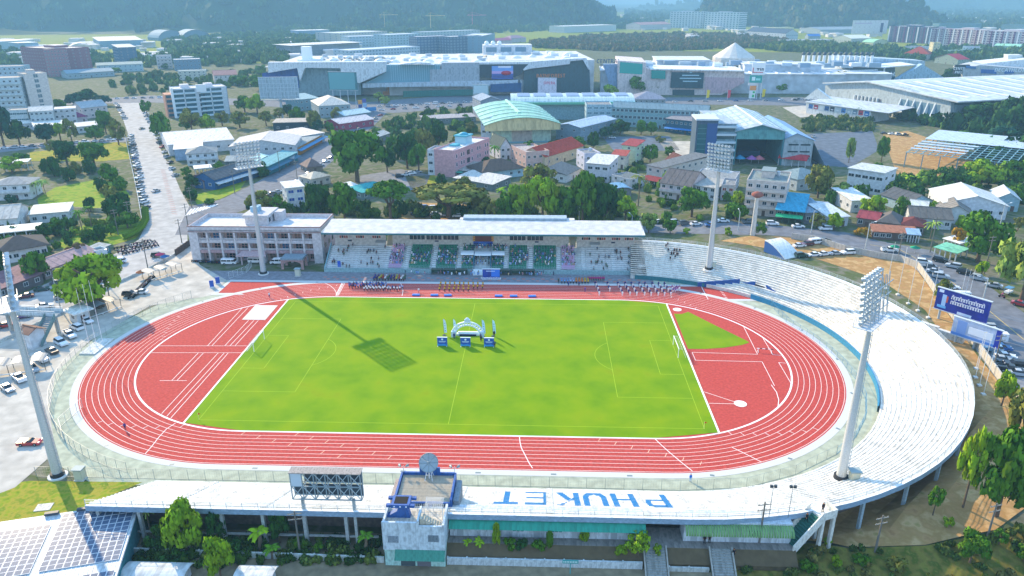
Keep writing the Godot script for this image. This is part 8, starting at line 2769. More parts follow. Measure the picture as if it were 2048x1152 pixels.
func billboards() -> void:
	var t:=billboard("roof_billboard","pale lattice-backed billboard on one thick pole before the mall's left end",on_land(-173.4,-382.4),8,28,15,15,"9fb6c6",1)
	for i in 12:
		var b:=MB.new()
		b.lo(-13.8+i*2.5,15,.25,-13.6+i*2.5,30,.5)
		part(t,"lattice",b,M("c2d2dc",.6))
	for i in 5:
		var b:=MB.new()
		b.lo(-14,16.5+i*3,.3,14,16.7+i*3,.52)
		part(t,"lattice",b,M("c2d2dc",.6))
	billboard("blank_billboard","dark blank teal billboard on a roof frame beside the lattice-backed one",on_land(-142.4,-445.1),-6,24,14,14,"3f7c84",4,[["5a98a0",.03,.04,.93,.96]])
	billboard("small_billboard","small grey blank billboard on one pole among flowering trees by the highway",on_land(-31.8,-461.6),-4,13,7.5,9,"a4bcc8",1,[["b4ccd6",.06,.1,.94,.9]])
	var o:=billboard("cloth_hoarding","white cloth hoarding with red lettering before the mall's dark glass",on_land(23.7,-523.5),-6,17,13,3,"e2dcea",2)
	lettering(o,"OPERA",V(2,11.5,.3),0,2.4,"d05a78",.05)
	billboard("far_billboard","white billboard with a dark figure under the right hill",on_land(689.2,-1455.5),2,72,26,14,"dfe0e8",2,[["4a3f6a",.8,.1,.88,.8],["b9a9c4",.05,.75,.55,.82]])
	# the roadside billboards by the terrace
	var a:=billboard("blue_billboard","dark blue billboard with white Thai lettering and figures outside the terrace rim",on_land(124.2,-10.7),-52,12.5,5.6,3.0,"23309c",3,[["d9e6f6",.04,.82,.13,.95],["a9c9ee",.12,.2,.2,.75],["c6543f",.2,.4,.235,.7],["6fb4e8",.05,.1,.22,.22],["c9dcf4",.45,.02,.72,.14]])
	for row in 2:
		for i in 13:
			var b:=MB.new()
			var x:=-2.6+i*.6
			var y:=6.6-row*1.3
			b.lo(x,y,.27,x+.14,y+.85,.33)
			b.lo(x+.4,y,.27,x+.54,y+.8,.33)
			b.lo(x+.0,y+.72,.27,x+.54,y+.85,.325)
			if i % 3==row: b.lo(x+.1,y+1.0,.27,x+.45,y+1.12,.33)
			b.ball(V(x+.07,y+.1,.29),V(.14,.14,.05),6,3)
			part(a,"lettering",b,M("f0f0f4",.6))
	billboard("white_billboard","white and blue printed billboard right below the dark blue one",on_land(120.8,2.6),-52,10.5,4.4,2.2,"c3d2f0",3,[["2636a8",.9,.0,1.0,1.0],["7f9fd8",.1,.15,.3,.9],["eef2fa",.35,.3,.85,.7],["5a8ad2",.0,.02,.9,.16]])
	var n:=thing("name_plinth","low white concrete name plinths on the grass between billboards and rim","plinth",on_land(120.8,-4.6),deg_to_rad(-52))
	for e in [[-6,1.2,4.5,1.4],[0,3.0,6,1.7],[4.5,.5,4,2.4]]:
		var b:=MB.new()
		b.box(V(e[0],e[3]/2,e[1]),V(e[2],e[3],1.1))
		part(n,"block",b,M("dedcd8",.85,"streak",.3))
	# sign tower and feather flags before the second mall
	var tw:=thing("sign_tower","tall stacked sign tower with white, teal, orange and green panels by the highway","sign",on_land(203.6,-503.3),-.15)
	for x in [3.2,6.4]:
		var b:=MB.new()
		b.bar(V(x,0,-1),V(x,28,-1),.6)
		part(tw,"leg",b,M("c9d0d4",.6))
	for e in [[-3.4,20.5,7.6,30.5,"f0f0f0"],[-4.4,13.8,6.0,20.0,"2f9e94"],[-5.0,11.6,2.0,13.6,"d9d6d4"],[-3.2,7.4,2.0,11.2,"e4913c"],[-3.4,.5,1.8,7.2,"e6ece6"]]:
		var b:=MB.new()
		b.lo(e[0],e[1],-.6,e[2],e[3],.6)
		part(tw,"sign_panel",b,M(e[4],.5))
	for e in [[-2.6,22.2,6.0,22.8,"c8323a"],[-2.6,22.8,-1.9,26.4,"c8323a"],[.6,25.2,2.9,26.0,"20222a"],[1.4,24.0,2.1,25.4,"20222a"],[3.4,24.0,4.1,26.2,"20222a"],[4.6,24.0,5.3,25.6,"20222a"],[4.6,25.4,6.4,26.0,"20222a"],[5.8,24.0,6.4,25.6,"20222a"],[-2.6,15.6,.2,18.8,"dff2ee"],[.8,15.8,4.6,17.6,"9fe0d6"],[-.6,5.0,1.2,6.6,"2fb45a"],[-.9,1.6,1.0,3.8,"2fb45a"]]:
		var b:=MB.new()
		b.lo(e[0],e[1],.6,e[2],e[3],.7)
		part(tw,"print",b,M(e[4],.5))
	for e in [[161.7,-496.1,"e4c81f","yellow","left"],[179.8,-496.2,"d2485a","red","middle"],[211.4,-503.4,"e4c81f","yellow","right"]]:
		var f:=pole_thing("tall_banner","tall %s vertical banner on a pole along the highway, %s of three" % [e[3],e[4]],"banner",on_land(e[0],e[1]),8.6,.15,"d0d4d6","tall banners along the highway")
		var b:=MB.new()
		b.prism(P2([.1,1.5,2.4,2.2,2.8,8.2,.1,8.6]),-.05,.05,Transform3D(Basis(V(1,0,0),V(0,0,1),V(0,1,0)),Vector3.ZERO))
		part(f,"cloth",b,M(e[2],.7))
	# shop screens on the market corner
	var c:=thing("corner_screens","stack of orange, blue and pink advertising screens on the market corner","sign",on_land(-120.7,-408.6),.3)
	var k:=0
	for e in [[0,9,"d9933c"],[3.2,10,"4a4f9a"],[0,5.6,"3a4a8c"],[3.4,6.6,"8fb4d6"],[.4,2.4,"d2487c"],[3.6,3.4,"2f4f9c"],[8.4,3.6,"2f86c0"]]:
		var b:=MB.new()
		b.box(V(e[0],e[1],.1*k),V(3.0 if k<6 else 7.0,2.8,.4))
		part(c,"sign_panel",b,M(e[2],.4))
		k+=1
	var b:=MB.new()
	for x in [-.8,4.4,10]:
		b.bar(V(x,0,-.6),V(x,8 if x<6 else 5,-.6),.35)
	part(c,"frame",b,M("5f6f7c",.6))
	# the event banner by the track
	var ev:=billboard("event_banner","blue printed event banner standing at the trackside below the royal box",V(3.4,.04,-52.2),0,5.4,3.2,.2,"1d3fa8",0,[["2f74d8",.5,.25,1.0,1.0],["b9d0f0",.2,.78,.72,.86],["1a2f86",.3,.3,.5,.7]])
	lettering(ev,"Championships",V(-.1,.55,.3),0,.62,"eef2fa",.04)
	var el:=thing("pylon_elephant_post","tall white concrete column with a brown cap behind the dirt lot","column",on_land(93.2,-86.9))
	b=MB.new()
	b.tube(Vector3.ZERO,V(0,13.5,0),.9,.65,12)
	part(el,"shaft",b,M("d4d2cf",.85,"streak",.2))
	b=MB.new()
	b.tube(V(0,13.5,0),V(0,14.3,0),.8,2.1,12)
	b.ball(V(0,14.3,0),V(2.1,1.3,2.1),12,5,.0)
	part(el,"cap",b,M("8f5a50",.8))
	# white ramp cover beside the rim
	var rc:=thing("ramp_cover","white curved cover with blue sides over the rear entrance of the terrace","shelter",on_land(96.9,-66.3),deg_to_rad(28))
	b=MB.new()
	var bs:=MB.new()
	for i in 8:
		var a0:=i/8.0
		var a1:=(i+1)/8.0
		var f:=func(a: float) -> Vector2: return Vector2(4.4-a*9.5,3.6*sin(PI*(.5+a*.5)) if a>.0 else 3.6)
		var p: Vector2=f.call(a0)
		var q: Vector2=f.call(a1)
		slab(b,[V(-3.4,p.y+.3,-p.x),V(3.4,p.y+.3,-p.x),V(3.4,q.y+.3,-q.x),V(-3.4,q.y+.3,-q.x)],.2)
		for s in [-3.3,3.3]:
			bs.quad(V(s,0,-q.x),V(s,0,-p.x),V(s,p.y+.15,-p.x),V(s,q.y+.15,-q.x))
	part(rc,"curved_roof",b,M("e4e6e4",.7,"streak",.2))
	part(rc,"blue_side",bs,M("2a5fa4",.7))

func footbridge() -> void:
	var t:=thing("footbridge","pedestrian footbridge with pale railings and stair crossing the street at the left","footbridge",V(-116,0,-9.5),deg_to_rad(-4))
	var b:=MB.new()
	b.lo(-22,5.2,-1.6,9,5.6,1.6)
	part(t,"deck",b,M("9aa4a8",.85,"streak",.3))
	for z in [-1.6,1.5]:
		lb(t,"parapet",M("c4d2da",.8,"streak",.3),-22,5.6,z,9,6.5,z+.12)
		b=MB.new()
		b.bar(V(-22,6.9,z+.06),V(9,6.9,z+.06),.1)
		part(t,"handrail",b,M("e2e6e8",.6))
	for x in [-18,-6,7.5]:
		b=MB.new()
		b.bar(V(x,0,0),V(x,5.2,0),.7)
		part(t,"pier",b,M("a9b0b2",.85,"streak",.3))
	for i in 16:
		lb(t,"stair_tread",M("8f979a",.85),6.2,5.3-i*.33,1.6+i*.42,9,5.5-i*.33,2.02+i*.42)
	for x in [6.2,8.9]:
		b=MB.new()
		b.quad(V(x,4.9,1.6),V(x,-.1,8.4),V(x,1.1,8.4),V(x,6.5,1.6))
		b.quad(V(x+.1,6.5,1.6),V(x+.1,1.1,8.4),V(x+.1,-.1,8.4),V(x+.1,4.9,1.6))
		b.quad(V(x,6.5,1.6),V(x,1.1,8.4),V(x+.1,1.1,8.4),V(x+.1,6.5,1.6))
		part(t,"stair_parapet",b,M("7f9c9c",.8,"streak",.3))
	# arched shelters over parked motorbikes in the car park
	for e in [[-104.5,12.0,.35,"nearest the left edge"],[-105.5,-22.5,1.05,"under the banyan tree"],[-102.0,-53.0,1.0,"beside the motorbike line"]]:
		var s:=thing("arched_shelter","open shelter with three curved grey roofs, %s of the car park" % e[3],"shelter",V(e[0],.06,e[1]),e[2],"curved-roof shelters in the car park")
		for j in 3:
			b=MB.new()
			for i in 6:
				var p0:=PI*(.15+.7*i/6)
				var p1:=PI*(.15+.7*(i+1)/6)
				slab(b,[V(j*4.0-4.0+cos(p0)*1.9,2.3+sin(p0)*.7,2.2),V(j*4.0-4.0+cos(p0)*1.9,2.3+sin(p0)*.7,-2.2),V(j*4.0-4.0+cos(p1)*1.9,2.3+sin(p1)*.7,-2.2),V(j*4.0-4.0+cos(p1)*1.9,2.3+sin(p1)*.7,2.2)],.08)
			part(s,"curved_roof",b,M("868f96",.6,"streak",.3))
		for x in [-5.6,-2.0,2.0,5.6]:
			b=MB.new()
			b.bar(V(x,0,1.8),V(x,2.6,1.8),.12)
			b.bar(V(x,0,-1.8),V(x,2.6,-1.8),.12)
			part(s,"post",b,M("4f5a58",.6))
		b=MB.new()
		b.lo(-5.4,.4,1.9,5.4,.5,2.4)
		for x in [-4,0,4]:
			b.lo(x-.1,0,2.0,x+.1,.4,2.3)
		part(s,"bench",b,M("cfd0cc",.8))
	for e in [[-446,-2117.7,"left"],[-287.3,-1964.2,"middle"],[-178.1,-2027,"right"]]:
		var c:=thing("tower_crane","yellow tower crane over the far condominiums, %s of three" % e[2],"crane",on_land(e[0],e[1]),.2,"far tower cranes")
		b=MB.new()
		b.bar(Vector3.ZERO,V(0,44,0),1.6)
		part(c,"mast",b,M("d2b46a" if e[2] != "right" else "c46a7a",.6))
		b=MB.new()
		b.bar(V(-14,42,0),V(40,42,0),1.4)
		b.bar(V(0,50,0),V(30,42.5,0),.5)
		b.bar(V(0,50,0),V(-12,42.5,0),.5)
		b.bar(V(0,42,0),V(0,50,0),1.2)
		part(c,"jib",b,M("d2b46a" if e[2] != "right" else "c46a7a",.6))
	var dg:=thing("piling_rig","orange piling rig on the building site before the mall's glass front","machine",on_land(-123.6,-530),.2)
	b=MB.new()
	b.bar(V(0,0,0),V(3.5,21,0),1.5)
	b.bar(V(-2,1,.6),V(3.2,19,0),.5)
	part(dg,"boom",b,M("d2904a",.6))
	b=MB.new()
	b.lo(-4.5,.3,-1.6,1.5,3.4,1.6)
	b.lo(-4.5,0,-2.2,2,.9,-1.4)
	b.lo(-4.5,0,1.4,2,.9,2.2)
	part(dg,"base_machine",b,M("b9793c",.6))

# ---------------------------------------------------------------- people of the event
func crowds() -> void:
	var blue:="27418c"
	# left band: white-capped block,and the mass behind it
	for i in 60:
		var row:=i/12
		var x:=-39.5+(i % 12)*1.0+(row % 2)*.4
		var z:=-44.8+row*1.0-(i % 12)*.05
		if row>2: x+=5.2
		var white:=row==4 or (i % 12<7 and row==3)
		person("stand" if i % 3 else "carry",V(x+rng.randf_range(-.25,.25),.06,z+rng.randf_range(-.25,.25)),rng.randf_range(-.4,.4),"e2e4ea" if white else ["2b4fa0","24386e","3a6fc0","8fa4d0"][i % 4],"26283a","band member in %s standing in the crowded block on the left of the far straight" % ("white" if white else "blue"),"left marching band")
	for i in 36:
		var c: Array=[["1f3f94","blue"],["3a2f6a","violet"],["c4b43a","yellow"],["b0403a","red"],["dfe2e6","white"],["2c6a5a","green"]][i % 6]
		person("stand",V(-33+(i % 12)*.85+rng.randf_range(-.2,.2),.05,-51.8+(i/12)*1.1+rng.randf_range(-.2,.2)),rng.randf_range(-.6,.6),c[0],"22242c","person in a %s shirt in the dense group at the stand's foot, left" % c[1],"dense group at the stand's foot, left")
	# drummers in yellow and black
	for col in 10:
		for k in (3 if col<7 else 2):
			var x:=-11.6+col*1.42+rng.randf_range(-.15,.15)
			person("march" if k % 2 else "carry",V(x+k*.12,.06,-45.8+k*2.3),.1,"d0a92e","1a1a1c","drummer in yellow and black in the %s file of the middle band" % ORD[col],"yellow and black band")
	# files in blue and white on the right
	for col in 10:
		for k in 6:
			var x: float=[35.6,39.2,42.4,44.6,46.6,48.9,50.7,52.8,54.8,56.6][col]
			if col==1 and k>3: continue
			person("stand",V(x+k*.14+rng.randf_range(-.1,.1),.06,-47.4+k*1.6),.0,["2a2f7c","e6e8ee"][k % 2],["e4e6ea","262a52"][(k+1) % 2],"marcher in navy and white in the %s file on the right of the straight" % ORD[col],"navy and white marching files")
	for i in 10:
		person("wave" if i % 3==0 else "stand",V(58.4+(i % 4)*.7,.06,-44.6+(i/4)*1.1),.4,["7a4fa8","e4e4ec","5a3f9c"][i % 3],"e2e2ea","flag dancer in violet and white at the right end of the files","flag dancers")
	# group in pale blue,orange and magenta before the stand
	for i in 40:
		var c: Array=[["5fa4dc","pale blue"],["8fc0e8","sky blue"],["d9822f","orange"],["d2b43a","yellow"],["b0257c","magenta"]][(i % 10)*4/10 if i<30 else 4]
		var x:=25.4+(i % 10)*.9 if i<30 else 33.6+(i % 10)*.55
		person("stand",V(x,.05,-50.6+(i/10 % 3)*.95-(.8 if i >= 30 else .0)),rng.randf_range(-.5,.5),c[0],"2a2c3c","person in a %s shirt in the colourful line before the stand" % c[1],"colourful line before the stand")
	for e in [[-61.2,-35.2,"e4e4ea","3a3f7c","runner in white and violet alone in the inside lanes of the far left bend"],[-17.6,-40.0,"e8e4e4","c46a6a","person in white alone on the far straight beside the middle band"],[32.2,-42.4,"7a4fa0","6a4a90","person in violet alone on the straight left of the marching files"],[24.4,-49.2,"2c4a3a","22302a","person in dark green at the left end of the colourful line"],[27.4,-46.6,"2f4f9c","2a3a70","band leader in blue standing before the colourful line"],[30.6,-46.9,"38508c","262c44","second leader in dark blue before the colourful line"],[-65.9,36.6,"4a3f94","2a2a50","lone person bending in violet on the near left bend"],[46.3,50.2,"2a6fd0","7fb4e8","official in bright blue on the near apron"],[62.6,67.9,"24262c","1c1e24","photographer in black standing on the outside stair landing"],[60.0,68.8,"1e2026","1c1e24","person in dark clothes climbing the outside stair"],[45.2,70.2,"1f2024","1c1c20","person in black crouching at the head of the right bank stairway"],[44.4,70.4,"26262c","1c1c20","second person in black at the head of the right bank stairway"],[48.5,72.2,"25262c","1c1c20","person in dark clothes on the right bank stairway's kerb"],[-3.4,-8.6,"2a3f7c","20242c","person in navy beside the arch's left pillar"],[3.5,-8.4,"3a4f8c","20242c","person in blue beside the arch's right pillar"],[3.7,-7.2,"22262e","1c1e24","person in black crouching right of the arch"],[7.4,-4.0,"24506a","1f2a3a","person in dark teal at the right-hand blue board"],[-3.9,-10.0,"203a48","1c2a30","person in dark clothes holding the second feather banner"],[6.9,-10.2,"26323e","1c2228","person in black at the foot of the last feather banner"]]:
		var y:=land(e[0],e[1])+.06
		if e[4].contains("landing"): y=H0+(STEPS-1)*UP+.25
		if e[4].contains("climbing"): y=6.6
		if e[4].contains("head of"): y=3.42
		if e[4].contains("kerb"): y=2.4
		person("stand" if not e[4].contains("climb") else "march",V(e[0],y,e[1]),.3,e[2],e[3],e[4],"")
	# spectators on the open benches: one by one; those in the seat blocks: one mass
	var places:=[]
	for i in 70:
		var s: Array=[[-49,-42],[-40,-32],[34,41],[43,50],[52,60]][i % 5]
		places.append([rng.randf_range(s[0],s[1]),rng.randi_range(0,11),i % 5])
	for p in places:
		if p[2]==4:
			var a:=-1.33+rng.randf()*.09
			var r:=R0+(9+rng.randi() % 8)*GO
			person("sit",V(HALF+cos(a)*r,slope_y(r)+.36,sin(a)*r),-.2,"2a3340","2c2f3a","spectator in dark clothes high on the open terrace next to the covered stand","spectators on the open terrace")
			continue
		var c: Array=[["26303c","dark"],["6a4a4a","brown"],["2f5a7a","blue"],["3a6a5a","green"],["8a8f98","grey"]][rng.randi() % 5]
		person("sit",V(p[0],1.3+p[1]*.4+.5,-57.6-p[1]*.82-.32),.0,c[0],"2c2f3a","spectator in %s clothes on the white benches at the %s end of the covered stand" % [c[1],"left" if p[0]<0 else "right"],"spectators on the white benches")
	var body:=ArrayMesh.new()
	var b:=MB.new()
	b.ball(V(0,.36,0),V(.22,.34,.15),6,4)
	b.tube(V(0,.08,.05),V(0,.1,.42),.17,.12,6)
	b.into(body)
	b=MB.new()
	b.ball(V(0,.8,0),V(.11,.13,.11),6,4)
	b.into(body)
	var cm:=M("ffffff",.85).duplicate()
	cm.vertex_color_use_as_albedo=true
	body.surface_set_material(0,cm)
	body.surface_set_material(1,M("2a211c",.9))
	var spots:=[]
	for e in [[-30.2,-25.6,60],[-23.6,-16.6,60],[-14.8,-8.2,95],[-6.6,-2.9,60],[3.2,6.9,50],[8.6,14.8,80],[16.5,23.8,56],[25.6,30.0,50],[-2.4,2.4,40],[-7,8,60]]:
		for i in e[2]:
			var k:=clampi(int(absf(rng.randfn())*3.0+(2 if i % 2 else 5)),0,11)
			if e[2]==60 and e[0]==-7: k=11-i % 2
			spots.append(V(rng.randf_range(e[0],e[1]),1.3+k*.4+.4,-57.6-k*.82-.4))
	for i in 70:
		spots.append(V(rng.randf_range(-26,24),.75,rng.randf_range(-56.4,-54.2)))
	var mm:=MultiMesh.new()
	mm.transform_format=MultiMesh.TRANSFORM_3D
	mm.use_colors=true
	mm.mesh=body
	mm.instance_count=spots.size()
	for i in spots.size():
		mm.set_instance_transform(i,Transform3D(Basis(Vector3.UP,rng.randf_range(-.4,.4)).scaled(Vector3.ONE*rng.randf_range(.9,1.1)),spots[i]))
		mm.set_instance_color(i,Color(["1d2c50","2a4a94","203038","c9ccd2","7a3f46","3a3040","6a8fc0","8c6a3a","2b5a4c","16181e"][rng.randi() % 10]))
	var crowd:=MultiMeshInstance3D.new()
	crowd.name="seated_crowd"
	crowd.multimesh=mm
	add_child(crowd)
	tag(crowd,"crowd of spectators seated in the green and pink seat blocks","crowd","","stuff")

# ---------------------------------------------------------------- everything,in order
func _ready() -> void:
	rng.seed=20240
	# camera
	var cam:=Camera3D.new()
	cam.name="camera"
	cam.fov=42.946
	cam.near=1.0
	cam.far=30000.0
	cam.transform=Transform3D(Basis.from_euler(V(-.375,.04,-.004),EULER_ORDER_YXZ),V(18.486,81.697,162.345))
	add_child(cam)
	cam.current=true
	# sky,haze and exposure
	var e:=Environment.new()
	e.background_mode=Environment.BG_SKY
	var sky:=ProceduralSkyMaterial.new()
	sky.sky_top_color=Color(.56,.74,.95)
	sky.sky_horizon_color=Color(.93,.96,1.0)
	sky.sky_curve=.18
	sky.ground_bottom_color=Color(.5,.6,.65)
	sky.ground_horizon_color=Color(.75,.85,.92)
	sky.sky_energy_multiplier=1.0
	e.sky=Sky.new()
	e.sky.sky_material=sky
	e.background_energy_multiplier=.85
	e.tonemap_mode=Environment.TONE_MAPPER_LINEAR
	e.tonemap_exposure=2.35
	e.fog_enabled=true
	e.fog_density=.00025
	e.fog_light_color=Color(.62,.86,1.0)
	e.sdfgi_enabled=true
	e.ssao_enabled=true
	e.ssil_enabled=true
	var env:=WorldEnvironment.new()
	env.name="environment"
	env.environment=e
	add_child(env)
	# the low morning sun behind and to the left of the far stand
	var sun:=DirectionalLight3D.new()
	sun.name="sun"
	sun.light_energy=1.5
	sun.light_color=Color(1.0,.9,.74)
	sun.light_angular_distance=.5
	sun.shadow_enabled=true
	sun.look_at_from_position(Vector3.ZERO,V(.67,-.51,.742),Vector3.UP)
	add_child(sun)

	# grain and stain textures
	noise_tex("stain",.012,.8,1.0,6)
	noise_tex("fine",.08,.82,1.0,3)
	noise_tex("tartan",.02,.8,1.0,6)
	streaks()
	slabs()
	ramp_tex("turf",.008,[Color(.78,.9,1),Color(.86,.95,1),Color(.93,.98,1),Color(1.0,1.0,1),Color(1.0,.93,1)],6)
	ramp_tex("ground",.006,[Color("5f6a50"),Color("85867c"),Color("6a7c4c"),Color("98968e"),Color("586e40"),Color("8f8e86")],6)
	ramp_tex("earth",.012,[Color("8a6c4a"),Color("b5946c"),Color("a58a5e"),Color("c7ac84"),Color("8f8a52")],6)
	ramp_tex("grassy",.012,[Color("5f7a24"),Color("86992f"),Color("a39a48"),Color("6f8a2a"),Color("b9a866")],6)
	ramp_tex("scrubby",.014,[Color("5a6a2c"),Color("8c8648"),Color("7a7040"),Color("4f6226"),Color("a8966a")],6)
	ramp_tex("hillside",.02,[Color("27421f"),Color("3d5a2a"),Color("2f4a24"),Color("4d6638")],6)

	land_and_roads()
	hills_and_woods()
	stadium_floor()
	terrace()
	grandstand()
	office()
	near_side()
	mast(V(-70.1,.03,-55.0),.75,"tall white floodlight mast beside the office building, far left")
	mast(V(-70.1,.03,52.4),2.2,"tall white floodlight mast at the near left, its head at the frame's edge")
	mast(V(70.9,3.6,-53.2),-.75,"tall white floodlight mast on the far right terraces",32.5)
	mast(V(71.2,3.9,53.9),-2.3,"tall white floodlight mast on the near right terraces",31.5)
	for h in HOUSES:
		house(h[0],h[1],h[2],h[3],h[4],h[5],h[6],h[7],h[8],h[9])
	big_buildings()
	pitch_things()
	street_things()
	for row in TREES:
		var n: int=row[1].size()
		for i in n:
			var t: Array=row[1][i]
			var word: String={"round":"leafy tree","loose":"open-crowned tree","tall":"narrow tree","bush":"shrub","dense":"rounded tree","umbrella":"spreading rain tree","banyan":"banyan tree","palm":"palm","banana":"banana plant"}[t[0]]
			var at:=on_land(t[2],t[3])
			if row[0].contains("planted bank"): at.y=2.3
			tree(t[0],t[1],at,t[4],t[5],"%s %s%s %s" % [LEAF_WORD[t[1]],word,"" if n==1 else ", %s from left" % ORD[i],row[0]],"" if n==1 else "trees " + row[0])
	vehicles()
	crowds()

func streaks() -> void:
	var im:=Image.create(256,256,false,Image.FORMAT_RGB8)
	var f:=FastNoiseLite.new()
	f.seed=5
	f.frequency=.02
	f.fractal_octaves=5
	for y in 256:
		for x in 256:
			var a:=x/256.0*TAU
			var c:=y/256.0*TAU
			var v:=f.get_noise_3d(cos(a)*160,sin(a)*160,cos(c)*30)*.5+f.get_noise_3d(cos(a)*50+300,sin(a)*50,sin(c)*50)*.7
			var k:=clampf(.94+v*.26,.62,1.0)
			im.set_pixel(x,y,Color(k,k*.995,k*.98))
	tex["streak"]=ImageTexture.create_from_image(im)

func slabs() -> void:
	var im:=Image.create(512,512,false,Image.FORMAT_RGB8)
	var f:=FastNoiseLite.new()
	f.seed=9
	f.frequency=.03
	f.fractal_octaves=5
	for y in 512:
		for x in 512:
			var a:=x/512.0*TAU
			var c:=y/512.0*TAU
			var v:=f.get_noise_3d(cos(a)*60+sin(c)*20,sin(a)*60,cos(c)*60)
			var w:=f.get_noise_3d(cos(a)*300,sin(a)*300,cos(c)*300+sin(c)*100)
			var k:=clampf(.95+v*.22+w*.2,.55,1.0)
			var cell:=Vector2i(x/128,y/64)
			k *= .97+.03*((cell.x*7+cell.y*13) % 5)/4.0
			if x % 128<1 or y % 64<1: k *= .86
			im.set_pixel(x,y,Color(k,k,k*.99))
	tex["slab"]=ImageTexture.create_from_image(im)

func land_and_roads() -> void:
	var xs:=[]
	var zs:=[]
	for i in 181:
		xs.append(-400.0+i*5.0)
	for i in 131:
		zs.append(-500.0+i*5.0)
	xs.push_front(-1200.0); xs.push_front(-4000.0); xs.push_front(-14000.0)
	xs.append(1400.0); xs.append(4000.0); xs.append(14000.0)
	zs.push_front(-1200.0); zs.push_front(-4000.0); zs.push_front(-14000.0)
	zs.append(400.0)
	var b:=MB.new()
	for i in xs.size()-1:
		for j in zs.size()-1:
			var p:=[on_land(xs[i],zs[j]),on_land(xs[i+1],zs[j]),on_land(xs[i+1],zs[j+1]),on_land(xs[i],zs[j+1])]
			b.quad(p[3],p[2],p[1],p[0])
	var g:=structure("ground",b,M("c9c4b8",.95,"ground",.012))
	g.set_meta("label","town ground of dry earth, paving and weeds")
	var look:={"road": M("b9b7b4",.85,"stain",.03),"asphalt": M("7c8088",.85,"stain",.04),"lot": M("8f9196",.9,"stain",.05),"concrete": M("c9c3b8",.9,"stain",.03),"dirt": M("f2e6d6",.95,"earth",.02),"meadow": M("dfe6c0",.95,"grassy",.006),"drygrass": M("f4f0d0",.95,"grassy",.03),"scrub": M("e8e4c8",.95,"scrubby",.03),"soilsheet": M("97886e",.95,"stain",.08),"lawn": M("d9f0b0",.95,"grassy",.012),"drylawn": M("f0e4b0",.95,"grassy",.012),"darklot": M("6d7784",.9,"stain",.03)}
	tex["soil"]=tex["stain"]
	for s in SHEETS:
		b=MB.new()
		sheet(b,P2(s[3]),s[2],5.0)
		structure(s[0],b,look[s[1]])
	# markings: crossing stripes,hatched median and yellow lines
	b=MB.new()
	for e in CROSSING:
		stripe(b,e[0],e[1],e[2],e[3],.7,.09)
	structure("crossing_stripes",b,M("e8e8e6",.8))
	b=MB.new()
	for i in 26:
		var f:=i/25.0
		var x:=lerpf(MEDIAN[0],MEDIAN[2],f)
		var z:=lerpf(MEDIAN[1],MEDIAN[3],f)
		stripe(b,x-1.4,z-.5,x+1.4,z+.5,.4,.09)
	structure("median_hatching",b,M("b07a70",.8))
	b=MB.new()
	for k in ROADLINE.size()/2-1:
		sheet(b,ribbon(P2(ROADLINE.slice(k*2,k*2+4)),.2),.1,5.0)
	structure("road_line",b,M("c9b070",.8))

func hill(called: String,label: String,cx: float,cz: float,rx: float,rz: float,h: float,seed_: int) -> Callable:
	var f:=FastNoiseLite.new()
	f.seed=seed_
	f.frequency=.0022
	f.fractal_octaves=4
	var height:=func(x: float,z: float) -> float:
		var d:=sqrt(pow((x-cx)/rx,2)+pow((z-cz)/rz,2))+f.get_noise_2d(x,z)*.28
		return h*pow(smoothstep(1.0,.0,d),.85)*(1.0+f.get_noise_2d(x*2.3,z*2.3)*.3)-2.0
	var b:=MB.new()
	var n:=56
	for i in n:
		for j in n:
			var p:=[]
			for e in [[i,j+1],[i+1,j+1],[i+1,j],[i,j]]:
				var x: float=cx+rx*1.35*(e[0]*2.0/n-1)
				var z: float=cz+rz*1.35*(e[1]*2.0/n-1)
				p.append(V(x,height.call(x,z),z))
			b.quad(p[0],p[1],p[2],p[3])
	var o:=structure(called,b,M("c9d0c0",.95,"hillside",.01))
	o.set_meta("label",label)
	return height

